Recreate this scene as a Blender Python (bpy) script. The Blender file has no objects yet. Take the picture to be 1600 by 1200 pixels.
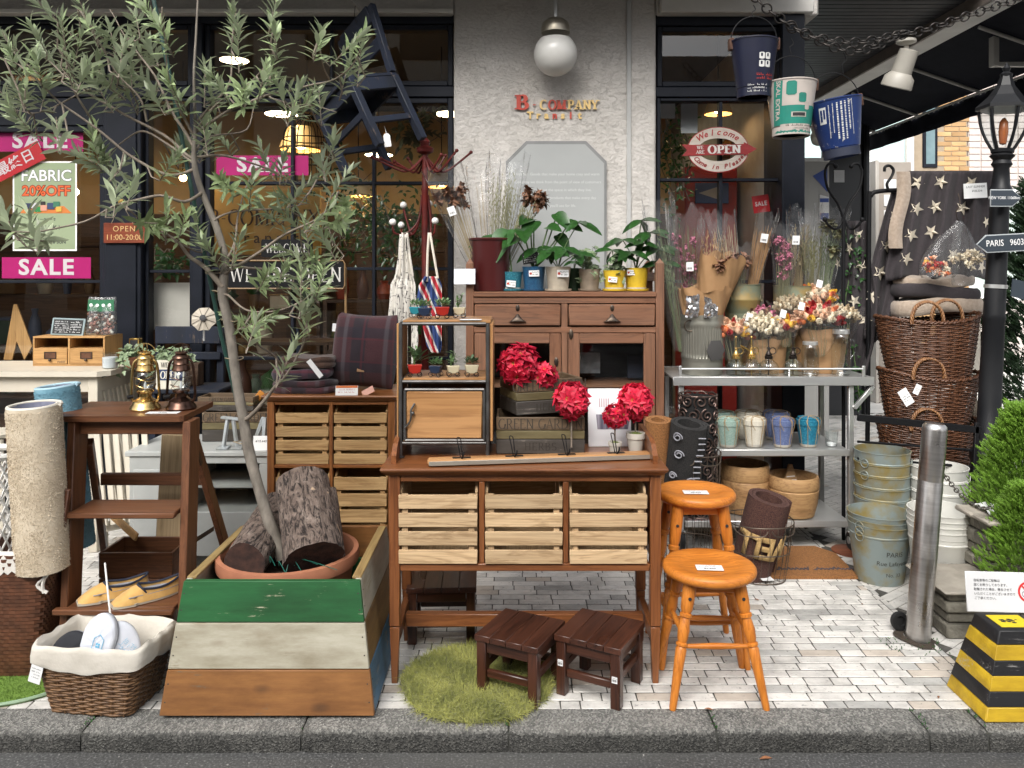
import bpy,bmesh,math,random
import numpy as np
from mathutils import Vector,Matrix,Euler,noise
random.seed(7)
rng=np.random.default_rng(7)
SC=bpy.context.scene
COL=SC.collection
PI=math.pi
R=math.radians
V=Vector
cam_d=bpy.data.cameras.new('camera')
cam=bpy.data.objects.new('camera',cam_d)
COL.objects.link(cam)
cam.location=(0,0,1.52)
cam.rotation_euler=(PI/2,0,0)
cam_d.sensor_width=36.0
cam_d.lens=36.0*1250/1600
cam_d.shift_y=-177/1600
cam_d.clip_start=0.05
cam_d.clip_end=500
SC.camera=cam
SUN_EL,SUN_ROT=44,197
wd=bpy.data.worlds.new('World')
SC.world=wd
wd.use_nodes=True
nt=wd.node_tree
nt.nodes.clear()
wo=nt.nodes.new('ShaderNodeOutputWorld')
bg=nt.nodes.new('ShaderNodeBackground')
sk=nt.nodes.new('ShaderNodeTexSky')
hs=nt.nodes.new('ShaderNodeHueSaturation')
sk.sky_type='NISHITA'
sk.sun_disc=False
sk.sun_elevation=R(SUN_EL)
sk.sun_rotation=R(SUN_ROT)
sk.air_density=1.0
sk.dust_density=4.0
hs.inputs['Saturation'].default_value=0.22
bg.inputs['Strength'].default_value=0.145
nt.links.new(sk.outputs[0],hs.inputs['Color'])
nt.links.new(hs.outputs[0],bg.inputs[0])
nt.links.new(bg.outputs[0],wo.inputs[0])
sl=bpy.data.lights.new('sun','SUN')
sl.energy=1.4
sl.angle=R(34)
sl.color=(1.0,0.97,0.92)
so=bpy.data.objects.new('sun',sl)
COL.objects.link(so)
sd=V((math.sin(R(SUN_ROT))*math.cos(R(SUN_EL)),math.cos(R(SUN_ROT))*math.cos(R(SUN_EL)),math.sin(R(SUN_EL))))
so.rotation_euler=sd.to_track_quat('Z','Y').to_euler()
SC.view_settings.view_transform='Standard'
SC.view_settings.look='None'
SC.view_settings.exposure=0.97
SC.view_settings.gamma=1.0
SC.view_settings.use_curve_mapping=False
SC.render.engine='CYCLES'
SC.cycles.use_denoising=True
SC.cycles.max_bounces=7
SC.cycles.diffuse_bounces=3
SC.cycles.glossy_bounces=3
SC.cycles.transmission_bounces=5
SC.cycles.transparent_max_bounces=24
SC.cycles.sample_clamp_indirect=6.0
SC.cycles.caustics_reflective=False
SC.cycles.caustics_refractive=False
FOC,HCAM,HOR,CX=1250.0,1.52,423.0,800.0
def PX(px,d):return(px-CX)*d/FOC
def PZ(py,d):return HCAM-(py-HOR)*d/FOC
def P(px,py,d):return V((PX(px,d),d,PZ(py,d)))
def GD(py,z=0.0):return(HCAM-z)*FOC/(py-HOR)
MATS={}
def _new(name):
 m=bpy.data.materials.new(name)
 m.use_nodes=True
 n=m.node_tree
 b=n.nodes['Principled BSDF']
 return m,n,b
def hexc(h):
 h=h.lstrip('#')
 c=[int(h[i:i+2],16)/255 for i in(0,2,4)]
 return tuple(x/12.92 if x<=.04045 else((x+.055)/1.055)**2.4 for x in c)
def C3(c):return hexc(c)if isinstance(c,str)else tuple(c)
def rgba(c):return(*C3(c),1.0)
def coord(n,rand=True,kind='Object'):
 tc=n.nodes.new('ShaderNodeTexCoord')
 if not rand:return tc.outputs[kind]
 oi=n.nodes.new('ShaderNodeObjectInfo')
 mu=n.nodes.new('ShaderNodeMath');mu.operation='MULTIPLY';mu.inputs[1].default_value=37.0
 n.links.new(oi.outputs['Random'],mu.inputs[0])
 ad=n.nodes.new('ShaderNodeVectorMath');ad.operation='ADD'
 n.links.new(tc.outputs[kind],ad.inputs[0]);n.links.new(mu.outputs[0],ad.inputs[1])
 return ad.outputs[0]
def mapping(n,src,scale,rot=(0,0,0)):
 mp=n.nodes.new('ShaderNodeMapping')
 mp.inputs['Scale'].default_value=scale
 mp.inputs['Rotation'].default_value=rot
 n.links.new(src,mp.inputs[0])
 return mp.outputs[0]
def noise_tex(n,src,scale,detail=4,rough=.55,dist=0.0):
 t=n.nodes.new('ShaderNodeTexNoise')
 t.inputs['Scale'].default_value=scale;t.inputs['Detail'].default_value=detail
 t.inputs['Roughness'].default_value=rough;t.inputs['Distortion'].default_value=dist
 n.links.new(src,t.inputs['Vector'])
 return t.outputs['Fac']
def ramp(n,src,stops,interp='LINEAR'):
 r=n.nodes.new('ShaderNodeValToRGB')
 r.color_ramp.interpolation=interp
 e=r.color_ramp.elements
 while len(e)<len(stops):e.new(0.5)
 for i,(p,c)in enumerate(stops):
  e[i].position=p
  e[i].color=rgba(c)if not isinstance(c,(int,float))else(c,c,c,1)
 n.links.new(src,r.inputs[0])
 return r.outputs[0]
def mixc(n,fac,a,b,mode='MIX'):
 m=n.nodes.new('ShaderNodeMix');m.data_type='RGBA';m.blend_type=mode
 for i,v in((0,fac),(6,a),(7,b)):
  if hasattr(v,'is_linked'):n.links.new(v,m.inputs[i])
  elif i==0:m.inputs[0].default_value=v
  else:m.inputs[i].default_value=rgba(v)
 return m.outputs[2]
def bump(n,b,src,strength=.3,dist=.01):
 bp=n.nodes.new('ShaderNodeBump')
 bp.inputs['Strength'].default_value=strength;bp.inputs['Distance'].default_value=dist
 n.links.new(src,bp.inputs['Height']);n.links.new(bp.outputs[0],b.inputs['Normal'])
def hue_rand(n,col,amount):

 if not amount:return col
 oi=n.nodes.new('ShaderNodeObjectInfo')
 mr=n.nodes.new('ShaderNodeMapRange')
 mr.inputs[3].default_value=1-amount;mr.inputs[4].default_value=1+amount
 n.links.new(oi.outputs['Random'],mr.inputs[0])
 h=n.nodes.new('ShaderNodeHueSaturation')
 n.links.new(mr.outputs[0],h.inputs['Value']);n.links.new(col,h.inputs['Color'])
 return h.outputs[0]
def mat(name,c1,c2=None,rough=.6,scale=8,detail=5,metal=0,spec=.5,bmp=0,bscale=None,bdist=.004,orand=.0,lo=.35,hi=.65,stretch=(1,1,1),sheen=0,coat=0,sss=0):
 if name in MATS:return MATS[name]
 m,n,b=_new(name)
 src=mapping(n,coord(n),stretch)
 f=noise_tex(n,src,scale,detail)
 c2=c2 or tuple(x*.8 for x in C3(c1))
 col=hue_rand(n,ramp(n,f,[(lo,c1),(hi,c2)]),orand)
 n.links.new(col,b.inputs['Base Color'])
 b.inputs['Roughness'].default_value=rough;b.inputs['Metallic'].default_value=metal
 b.inputs['Specular IOR Level'].default_value=spec
 if sheen:b.inputs['Sheen Weight'].default_value=sheen
 if coat:b.inputs['Coat Weight'].default_value=coat;b.inputs['Coat Roughness'].default_value=.15
 if bmp:bump(n,b,noise_tex(n,src,bscale or scale*4,4),bmp,bdist)
 MATS[name]=m
 return m
def wood(name,c1,c2,axis='x',rough=.5,scale=1.0,contrast=.5,orand=.1,bmp=.15,coat=0,spec=.4,c3=None):
 key=name+axis
 if key in MATS:return MATS[key]
 m,n,b=_new(key)
 src=coord(n)
 i='xyz'.index(axis)
 def sc(a,l):
  v=[a,a,a];v[i]=l;return v
 g=noise_tex(n,mapping(n,src,sc(9*scale,.9*scale)),1.6,5,.6,1.2)
 rings=n.nodes.new('ShaderNodeMath');rings.operation='PINGPONG';rings.inputs[1].default_value=.5
 ml=n.nodes.new('ShaderNodeMath');ml.operation='MULTIPLY';ml.inputs[1].default_value=5.0
 n.links.new(g,ml.inputs[0]);n.links.new(ml.outputs[0],rings.inputs[0])
 fib=noise_tex(n,mapping(n,src,sc(140*scale,3*scale)),1.2,3,.6)
 big=noise_tex(n,mapping(n,src,sc(6,1.5)),1.0,3)
 dk=tuple(x*.62 for x in c2)
 base=ramp(n,rings.outputs[0],[(.01,dk),(.06+.12*contrast,c2),(.12+.3*contrast,c1)])
 base=mixc(n,.42,base,ramp(n,fib,[(.40,dk),(.52,c1),(.68,tuple(min(.9,x*1.25)for x in c1))]))
 base=mixc(n,.35,base,ramp(n,big,[(.38,c3 or c2),(.62,c1)]))
 n.links.new(hue_rand(n,base,orand),b.inputs['Base Color'])
 b.inputs['Roughness'].default_value=rough;b.inputs['Specular IOR Level'].default_value=spec
 if coat:b.inputs['Coat Weight'].default_value=coat;b.inputs['Coat Roughness'].default_value=.2
 n.links.new(ramp(n,big,[(.3,max(.1,rough-.1)),(.7,min(1,rough+.14))]),b.inputs['Roughness'])
 bump(n,b,fib,bmp*1.6,.002)
 MATS[key]=m
 return m
def worn_paint(name,paint,under,axis='x',amount=.42,rough=.55,c2=None,knots=None):

 if name in MATS:return MATS[name]
 m,n,b=_new(name)
 src=coord(n)
 i='xyz'.index(axis)
 def sc(a,l):
  v=[a,a,a];v[i]=l;return v
 fib=noise_tex(n,mapping(n,src,sc(150,7)),1.0,7,.78)
 patch=noise_tex(n,src,9,5)
 mm=n.nodes.new('ShaderNodeMath');mm.operation='MULTIPLY'
 n.links.new(fib,mm.inputs[0]);n.links.new(patch,mm.inputs[1])
 msk=ramp(n,mm.outputs[0],[(amount,0.0),(amount+.03,1.0)])
 pv=ramp(n,noise_tex(n,mapping(n,src,sc(24,3)),1.0,6,.65),[(.3,paint),(.7,c2 or tuple(x*.78 for x in C3(paint)))])
 if knots:
  vo=n.nodes.new('ShaderNodeTexVoronoi');vo.inputs['Scale'].default_value=1.0
  n.links.new(mapping(n,src,sc(10,5)),vo.inputs['Vector'])
  pv=mixc(n,ramp(n,vo.outputs['Distance'],[(.02,1.0),(.22,0.0)]),pv,knots)
 pv=mixc(n,1.0,pv,ramp(n,noise_tex(n,mapping(n,src,sc(9,3)),1.0,6,.65),[(.34,(.62,.58,.52)),(.6,(1,1,1))]),'MULTIPLY')
 n.links.new(hue_rand(n,mixc(n,msk,pv,under),.05),b.inputs['Base Color'])
 b.inputs['Roughness'].default_value=rough
 bump(n,b,fib,.25,.002)
 MATS[name]=m
 return m
def plain(name,c,rough=.5,metal=0,spec=.5,coat=0,emit=None,estr=0):
 if name in MATS:return MATS[name]
 m,n,b=_new(name)
 b.inputs['Base Color'].default_value=rgba(c)
 b.inputs['Roughness'].default_value=rough;b.inputs['Metallic'].default_value=metal
 b.inputs['Specular IOR Level'].default_value=spec
 if coat:b.inputs['Coat Weight'].default_value=coat
 if emit:b.inputs['Emission Color'].default_value=rgba(emit);b.inputs['Emission Strength'].default_value=estr
 MATS[name]=m
 return m
def film(name,tint=(1,1,1),refl=.06,rough=.05,ior=1.45,crinkle=0,haze=0.0,hazec=(.8,.8,.8)):

 if name in MATS:return MATS[name]
 m,n,b=_new(name)
 out=n.nodes['Material Output']
 tr=n.nodes.new('ShaderNodeBsdfTransparent');tr.inputs[0].default_value=rgba(tint)
 gl=n.nodes.new('ShaderNodeBsdfGlossy');gl.inputs['Roughness'].default_value=rough
 lw=n.nodes.new('ShaderNodeLayerWeight');fr=n.nodes.new('ShaderNodeMath');fr.operation='POWER';fr.inputs[1].default_value=4.5;n.links.new(lw.outputs['Facing'],fr.inputs[0])
 mx=n.nodes.new('ShaderNodeMixShader')
 if crinkle:
  bp=n.nodes.new('ShaderNodeBump');bp.inputs['Strength'].default_value=crinkle;bp.inputs['Distance'].default_value=.02
  n.links.new(noise_tex(n,mapping(n,coord(n),(1,1,.5)),30,3,.6,.6),bp.inputs['Height'])
  n.links.new(bp.outputs[0],gl.inputs['Normal']);n.links.new(bp.outputs[0],lw.inputs['Normal'])
 if refl:
  ad=n.nodes.new('ShaderNodeMath');ad.operation='ADD';ad.inputs[1].default_value=refl;ad.use_clamp=True
  n.links.new(fr.outputs[0],ad.inputs[0]);n.links.new(ad.outputs[0],mx.inputs[0])
 else:n.links.new(fr.outputs[0],mx.inputs[0])
 base=tr.outputs[0]
 if haze:
  df=n.nodes.new('ShaderNodeBsdfDiffuse');df.inputs[0].default_value=rgba(hazec)
  m2=n.nodes.new('ShaderNodeMixShader');m2.inputs[0].default_value=haze
  n.links.new(tr.outputs[0],m2.inputs[1]);n.links.new(df.outputs[0],m2.inputs[2]);base=m2.outputs[0]
 n.links.new(base,mx.inputs[1]);n.links.new(gl.outputs[0],mx.inputs[2])
 n.links.new(mx.outputs[0],out.inputs[0])
 MATS[name]=m
 return m
_CH=None
def _chtemplate():
 cs=[(x,y,z)for x in(-1,1)for y in(-1,1)for z in(-1,1)]
 idx={}
 vs=[]
 for c in cs:
  for a in range(3):
   idx[(c,a)]=len(vs);vs.append((c,a))
 fs=[]
 for a in range(3):
  o=[k for k in range(3)if k!=a]
  for s in(-1,1):
   ring=[]
   for u,w in((-1,-1),(1,-1),(1,1),(-1,1)):
    c=[0,0,0];c[a]=s;c[o[0]]=u;c[o[1]]=w
    ring.append(idx[(tuple(c),a)])
   fs.append(ring)
 for a in range(3):
  for b in range(a+1,3):
   k=3-a-b
   for sa in(-1,1):
    for sb in(-1,1):
     c0=[0,0,0];c0[a]=sa;c0[b]=sb;c0[k]=-1
     c1=list(c0);c1[k]=1
     c0,c1=tuple(c0),tuple(c1)
     fs.append([idx[(c0,a)],idx[(c1,a)],idx[(c1,b)],idx[(c0,b)]])
 for c in cs:fs.append([idx[(c,0)],idx[(c,1)],idx[(c,2)]])
 def pos(i,b=.2):
  c,a=vs[i]
  return V([c[k]*(1 if k==a else 1-b)for k in range(3)])
 out=[]
 for f in fs:
  p=[pos(i)for i in f]
  nrm=(p[1]-p[0]).cross(p[2]-p[0])
  if nrm.dot(sum(p,V()))<0:f=f[::-1]
  out.append(f)
 return vs,out
_CH=_chtemplate()
def TM(loc=(0,0,0),rot=(0,0,0),scale=(1,1,1)):
 return Matrix.LocRotScale(V(loc),Euler(rot),V(scale))
class MB:
 def __init__(s):
  s.v=[];s.f=[];s.m=[]
 def add(s,vs,fs,mi=0,M=None):
  o=len(s.v)
  if M is not None:s.v.extend([(M@V(p))[:]for p in vs])
  else:s.v.extend([tuple(p)for p in vs])
  s.f.extend([tuple(i+o for i in f)for f in fs])
  s.m.extend([mi]*len(fs))
  return s
 def box(s,x0,x1,y0,y1,z0,z1,bev=.003,mi=0,M=None):
  h=V(((x1-x0)/2,(y1-y0)/2,(z1-z0)/2));c=V(((x1+x0)/2,(y1+y0)/2,(z1+z0)/2))
  b=min(bev,min(abs(k)for k in h)*.8)
  if b<=0:
   vs=[(x,y,z)for x in(x0,x1)for y in(y0,y1)for z in(z0,z1)]
   fs=[(0,1,3,2),(4,6,7,5),(0,4,5,1),(2,3,7,6),(0,2,6,4),(1,5,7,3)]
   return s.add(vs,fs,mi,M)
  vs=[[c[k]+q[k]*(h[k]if k==a else h[k]-b)for k in range(3)]for q,a in _CH[0]]
  return s.add(vs,_CH[1],mi,M)
 def cbox(s,c,size,rot=(0,0,0),bev=.003,mi=0):
  x,y,z=[k/2 for k in size]
  return s.box(-x,x,-y,y,-z,z,bev,mi,TM(c,rot))
 def bar(s,a,b,w,t,bev=.002,mi=0,up=(0,0,1)):

  a,b=V(a),V(b);d=b-a;L=d.length;d.normalize()
  u=V(up);sx=d.cross(u)
  if sx.length<1e-4:u=V((0,1,0));sx=d.cross(u)
  sx.normalize();u=sx.cross(d)
  M=Matrix((sx,d,u)).transposed().to_4x4();M.translation=a
  return s.box(-w/2,w/2,0,L,-t/2,t/2,bev,mi,M)
 def tube(s,pts,r,n=8,closed=False,cap=True,mi=0):
  pts=[V(p)for p in pts];k=len(pts)
  rs=r if isinstance(r,(list,tuple))else[r]*k
  vs=[];fs=[]
  if closed:T=[(pts[(i+1)%k]-pts[i-1])for i in range(k)]
  else:T=[(pts[min(i+1,k-1)]-pts[max(i-1,0)])for i in range(k)]
  T=[t.normalized()if t.length>1e-9 else V((0,0,1))for t in T]
  u=T[0].orthogonal().normalized()
  cs=[(math.cos(2*PI*j/n),math.sin(2*PI*j/n))for j in range(n)]
  for i in range(k):
   if i:u=u-T[i]*u.dot(T[i]);u=u.normalized()if u.length>1e-6 else T[i].orthogonal().normalized()
   w=T[i].cross(u)
   for c,q in cs:vs.append(pts[i]+(u*c+w*q)*rs[i])
  for i in range(k if closed else k-1):
   a=i*n;b=((i+1)%k)*n
   for j in range(n):
    j2=(j+1)%n
    fs.append((a+j,a+j2,b+j2,b+j))
  if cap and not closed:
   fs.append(tuple(range(n-1,-1,-1)));fs.append(tuple((k-1)*n+j for j in range(n)))
  return s.add(vs,fs,mi)
 def lathe(s,prof,n=24,M=None,cap0=True,cap1=True,mi=0,wob=0):
  vs=[];fs=[];k=len(prof)
  for i,(r,z)in enumerate(prof):
   for j in range(n):
    a=2*PI*j/n
    rr=r*(1+wob*math.sin(3*a+z*9))if wob else r
    vs.append((rr*math.cos(a),rr*math.sin(a),z))
  for i in range(k-1):
   for j in range(n):
    j2=(j+1)%n
    fs.append((i*n+j,i*n+j2,(i+1)*n+j2,(i+1)*n+j))
  if cap0:fs.append(tuple(range(n-1,-1,-1)))
  if cap1:fs.append(tuple((k-1)*n+j for j in range(n)))
  return s.add(vs,fs,mi,M)
 def poly(s,pts,th,M=None,mi=0):

  n=len(pts)
  area=sum(pts[i][0]*pts[(i+1)%n][1]-pts[(i+1)%n][0]*pts[i][1]for i in range(n))
  if area<0:pts=pts[::-1]
  vs=[(x,0,z)for x,z in pts]+[(x,th,z)for x,z in pts]
  fs=[tuple(range(n)),tuple(range(2*n-1,n-1,-1))]
  for i in range(n):
   j=(i+1)%n
   fs.append((i,i+n,j+n,j))
  return s.add(vs,fs,mi,M)
 def grid(s,fn,nu,nv,mi=0,M=None,closeu=False):
  vs=[fn(i/(nu if closeu else nu-1),j/(nv-1))for j in range(nv)for i in range(nu)]
  fs=[]
  for j in range(nv-1):
   for i in range(nu if closeu else nu-1):
    i2=(i+1)%nu
    fs.append((j*nu+i,j*nu+i2,(j+1)*nu+i2,(j+1)*nu+i))
  return s.add(vs,fs,mi,M)
 def ball(s,c,r,n=10,m=7,mi=0,sq=(1,1,1),rough=0):
  vs=[];fs=[]
  c=V(c)
  for i in range(m+1):
   t=PI*i/m
   for j in range(n):
    a=2*PI*j/n
    k=1+(random.uniform(-rough,rough)if rough else 0)
    vs.append((c.x+r*sq[0]*k*math.sin(t)*math.cos(a),c.y+r*sq[1]*k*math.sin(t)*math.sin(a),c.z+r*sq[2]*k*math.cos(t)))
  for i in range(m):
   for j in range(n):
    j2=(j+1)%n
    fs.append((i*n+j,(i+1)*n+j,(i+1)*n+j2,i*n+j2))
  return s.add(vs,fs,mi)
 def leaf(s,base,d,up,L,w,curl=.25,fold=.15,prof=((0,.12),(.3,.85),(.55,1),(.8,.6),(1,.0)),mi=0):
  base=V(base);d=V(d).normalized();up=V(up)
  sx=d.cross(up)
  if sx.length<1e-5:sx=d.orthogonal()
  sx.normalize();nn=sx.cross(d)
  vs=[];fs=[]
  for t,q in prof:
   p=base+d*(L*t)-nn*(curl*L*t*t)
   vs.append(p-sx*(w*q/2)+nn*(fold*w*q));vs.append(p);vs.append(p+sx*(w*q/2)+nn*(fold*w*q))
  for i in range(len(prof)-1):
   a=i*3
   fs.append((a,a+1,a+4,a+3));fs.append((a+1,a+2,a+5,a+4))
  return s.add(vs,fs,mi)
 def mesh(s,name,mats,smooth=True,ang=38):
  me=bpy.data.meshes.new(name)
  me.from_pydata(s.v,[],s.f)
  if not isinstance(mats,(list,tuple)):mats=[mats]
  for m in mats:me.materials.append(m)
  if len(mats)>1:me.polygons.foreach_set('material_index',s.m)
  if smooth:
   me.polygons.foreach_set('use_smooth',[True]*len(s.f))
   me.set_sharp_from_angle(angle=R(ang))
  me.update()
  return me
 def build(s,name,mats,parent=None,label=None,cat=None,group=None,kind=None,loc=None,rot=None,smooth=True,ang=38):
  o=bpy.data.objects.new(name,s.mesh(name,mats,smooth,ang))
  COL.objects.link(o)
  if parent:o.parent=parent
  if loc is not None:o.location=loc
  if rot is not None:o.rotation_euler=rot
  return tag(o,label,cat,group,kind)
def orient(ax):

 z=V(ax).normalized();x=V((0,1,0)).cross(z)
 x=x.normalized()if x.length>1e-4 else V((1,0,0));y=z.cross(x)
 return Matrix((x,y,z)).transposed().to_euler()
def tag(o,label=None,cat=None,group=None,kind=None):
 if label:o['label']=label
 if cat:o['category']=cat
 if group:o['group']=group
 if kind:o['kind']=kind
 return o
def thing(name,label,cat,loc=(0,0,0),rz=0,group=None,rot=None):
 o=bpy.data.objects.new(name,None)
 COL.objects.link(o)
 o.empty_display_size=.05
 o.location=loc
 o.rotation_euler=rot if rot is not None else(0,0,rz)
 return tag(o,label,cat,group)
def inst(name,me,parent=None,M=None,loc=None,rot=None,scale=None,kind=None,label=None,cat=None,group=None):
 o=bpy.data.objects.new(name,me)
 COL.objects.link(o)
 if parent:o.parent=parent
 if M is not None:o.matrix_basis=M
 if loc is not None:o.location=loc
 if rot is not None:o.rotation_euler=rot
 if scale is not None:o.scale=scale
 return tag(o,label,cat,group,kind)
_KIDS=None
def copy_tree(o,parent=None):
 c=o.copy();COL.objects.link(c)
 if parent:c.parent=parent
 for ch in list(o.children):copy_tree(ch,c)
 return c
def dup(o,loc,rz=None,label=None,rot=None,scale=None):
 c=copy_tree(o)
 c.location=loc
 if rz is not None:c.rotation_euler=(0,0,rz)
 if rot is not None:c.rotation_euler=rot
 if scale is not None:c.scale=(scale,)*3 if isinstance(scale,(int,float))else scale
 if label:c['label']=label
 return c
def textm(txt,size,m,parent=None,loc=(0,0,0),rot=(PI/2,0,0),ext=.0008,align='CENTER',name='lettering',sx=1.0,shear=0,spacing=1,bold=0,label=None):
 cu=bpy.data.curves.new('t','FONT')
 cu.body=txt;cu.size=size;cu.extrude=ext;cu.align_x=align;cu.align_y='CENTER'
 cu.resolution_u=3;cu.shear=shear;cu.space_character=spacing;cu.offset=bold
 tmp=bpy.data.objects.new('t',cu)
 me=bpy.data.meshes.new_from_object(tmp)
 bpy.data.objects.remove(tmp)
 me.name=name
 me.materials.clear();me.materials.append(m)
 o=bpy.data.objects.new(name,me)
 COL.objects.link(o)
 if parent:o.parent=parent
 o.location=loc;o.rotation_euler=rot;o.scale=(sx,1,1)
 return tag(o,label)
def _arc(cx,cy,rx,ry,a0,a1,n=12):
 return[(cx+rx*math.cos(R(a0+(a1-a0)*i/n)),cy+ry*math.sin(R(a0+(a1-a0)*i/n)))for i in range(n+1)]
SER={'A':(.78,[[(.08,0),(.39,1)],[(.39,1),(.70,0)],[(.2,.34),(.58,.34)]],[(.08,0),(.70,0)]),'B':(.68,[[(.14,0),(.14,1)],[(.14,1),(.32,1)]+_arc(.32,.76,.22,.24,90,-90)+[(.14,.52)],[(.14,.52),(.34,.52)]+_arc(.34,.26,.26,.26,90,-90)+[(.14,0)]],[(.14,0),(.14,1)]),'C':(.74,[_arc(.44,.5,.36,.5,48,312,18)],[]),'D':(.80,[[(.14,0),(.14,1)],[(.14,1),(.32,1)]+_arc(.32,.5,.40,.5,90,-90,16)+[(.14,0)]],[(.14,0),(.14,1)]),'E':(.64,[[(.14,0),(.14,1)],[(.14,1),(.56,1),(.57,.86)],[(.14,.52),(.46,.52)],[(.14,0),(.57,0),(.59,.15)]],[(.14,0),(.14,1)]),'G':(.80,[_arc(.44,.5,.36,.5,48,360,20)+[(.80,.46)],[(.72,.46),(.72,.08)]],[(.72,.45)]),'H':(.80,[[(.14,0),(.14,1)],[(.66,0),(.66,1)],[(.14,.52),(.66,.52)]],[(.14,0),(.14,1),(.66,0),(.66,1)]),'I':(.30,[[(.15,0),(.15,1)]],[(.15,0),(.15,1)]),'L':(.60,[[(.14,0),(.14,1)],[(.14,0),(.54,0),(.56,.16)]],[(.14,0),(.14,1)]),'M':(.94,[[(.14,0),(.14,1)],[(.14,1),(.47,.05)],[(.47,.05),(.80,1)],[(.80,0),(.80,1)]],[(.14,0),(.80,0),(.12,1),(.82,1)]),'N':(.82,[[(.14,0),(.14,1)],[(.14,1),(.68,0)],[(.68,0),(.68,1)]],[(.14,0),(.12,1),(.68,1)]),'O':(.84,[_arc(.42,.5,.35,.5,0,360,26)],[]),'P':(.64,[[(.14,0),(.14,1)],[(.14,1),(.32,1)]+_arc(.32,.73,.25,.27,90,-90)+[(.14,.46)]],[(.14,0),(.14,1)]),'R':(.72,[[(.14,0),(.14,1)],[(.14,1),(.32,1)]+_arc(.32,.74,.24,.26,90,-90)+[(.14,.48)],[(.34,.48),(.66,0)]],[(.14,0),(.14,1),(.66,0)]),'S':(.62,[_arc(.32,.75,.22,.25,35,270,12)+_arc(.32,.25,.24,.25,90,-150,12)],[]),'T':(.66,[[(.33,0),(.33,1)],[(.06,.86),(.06,1),(.60,1),(.60,.86)]],[(.33,0)]),'W':(1.04,[[(.06,1),(.30,0)],[(.30,0),(.52,1)],[(.52,1),(.76,0)],[(.76,0),(.98,1)]],[(.06,1),(.52,1),(.98,1)]),'Y':(.72,[[(.06,1),(.36,.48)],[(.36,.48),(.66,1)],[(.36,0),(.36,.48)]],[(.06,1),(.66,1),(.36,0)]),' ':(.36,[],[]),'-':(.4,[[(.08,.42),(.32,.42)]],[]),}
def serif(txt,h,thick=.13,thin=.05,gap=.06,sx=1.0,ext=.001,center=True,mb=None,M=None):

 mb=mb or MB()
 tot=sum(SER[c][0]+gap for c in txt)-gap
 x0=-tot/2 if center else 0
 k=0
 for ch in txt:
  w,strokes,ser=SER[ch]
  for st in strokes:
   n=len(st)
   L=[];Rr=[]
   for i in range(n):
    a=V(st[max(i-1,0)]);b=V(st[min(i+1,n-1)])
    d=(b-a)
    if d.length<1e-6:d=V((0,1))
    d.normalize()
    t=thin+(thick-thin)*abs(d.y)**1.5
    if len(st)==2 and d.x*d.y>0 and abs(d.x)>.2 and ch in 'AWYMN':t=thin*1.2
    nrm=V((-d.y,d.x))*(t/2)
    p=V(st[i])
    L.append(p+nrm);Rr.append(p-nrm)
   pl=L+Rr[::-1]
   m=len(L)
   y=-.00025*(k%5);k+=1
   vs=[((x0+q.x)*h*sx,y,q.y*h)for q in L]+[((x0+q.x)*h*sx,y,q.y*h)for q in Rr]
   mb.add(vs,[(i,m+i,m+i+1,i+1)for i in range(m-1)],0,M)
  for(sxx,sy)in ser:
   y0,y1=(0,thin)if sy<.5 else(1-thin,1)
   y=-.00025*(k%5);k+=1
   q=[(sxx-thick*.95,y0),(sxx+thick*.95,y0),(sxx+thick*.95,y1),(sxx-thick*.95,y1)]
   mb.add([((x0+a)*h*sx,y,b*h)for a,b in q],[(0,1,2,3)],0,M)
  x0+=w+gap
 return mb
def scribble(mb,x0,x1,z,h,words,M=None,th=None):

 x=x0
 th=th or h*.35
 k=0
 while x<x1:
  w=h*random.uniform(.25,.7)
  if random.random()<words:x+=h*.8;continue
  mb.add([(x,0,z),(x+w,0,z),(x+w,0,z+th),(x,0,z+th)],[(0,1,2,3)],0,M)
  if random.random()<.6:mb.add([(x,0,z),(x+th*.6,0,z),(x+th*.6,0,z+h),(x,0,z+h)],[(0,1,2,3)],0,M)
  x+=w+h*.25
 return mb
# SETTING
M_navy=mat('navy_frame',(.007,.009,.014),(.011,.013,.020),rough=.5,scale=6,bmp=.05,spec=.2)
M_black=plain('black_iron',(.008,.008,.009),rough=.5,spec=.2)
M_white=plain('white_card',(.80,.80,.79),rough=.55)
M_ink=plain('black_ink',(.02,.02,.022),rough=.6)
M_glass=film('window_glass',tint=(.95,.96,.95),refl=.075,rough=.005)
M_clear=film('clear_glass',tint=(.90,.93,.93),refl=.09,rough=.03)
M_steel=mat('stainless',(.72,.72,.70),(.62,.62,.61),rough=.34,metal=.8,scale=3,stretch=(1,1,8),bmp=.03)
M_cello=film('cellophane',tint=(.985,.985,.985),refl=.025,rough=.10,crinkle=.55,haze=.03)
b=MB();b.add([(-30,-7,0),(30,-7,0),(30,2.70,0),(-30,2.70,0)],[(0,1,2,3)])
m,n,bb=_new('wet_asphalt')
s_=coord(n,False)
cA=ramp(n,noise_tex(n,s_,120,4),[(.36,(.028,.028,.030)),(.56,(.075,.075,.076)),(.70,(.26,.26,.25))])
cB=mixc(n,ramp(n,noise_tex(n,mapping(n,s_,(.5,2,1)),1.2,4),[(.35,0.0),(.7,.6)]),cA,(.115,.112,.10))
n.links.new(cB,bb.inputs['Base Color'])
n.links.new(ramp(n,noise_tex(n,s_,2.5,4),[(.35,.28),(.7,.8)]),bb.inputs['Roughness'])
bump(n,bb,noise_tex(n,s_,140,3),.6,.004)
road=b.build('road',m,kind='structure',loc=(0,0,-.07),smooth=False)
b=MB();b.add([(-90,-90,0),(90,-90,0),(90,120,0),(-90,120,0)],[(0,1,2,3)])
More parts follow.
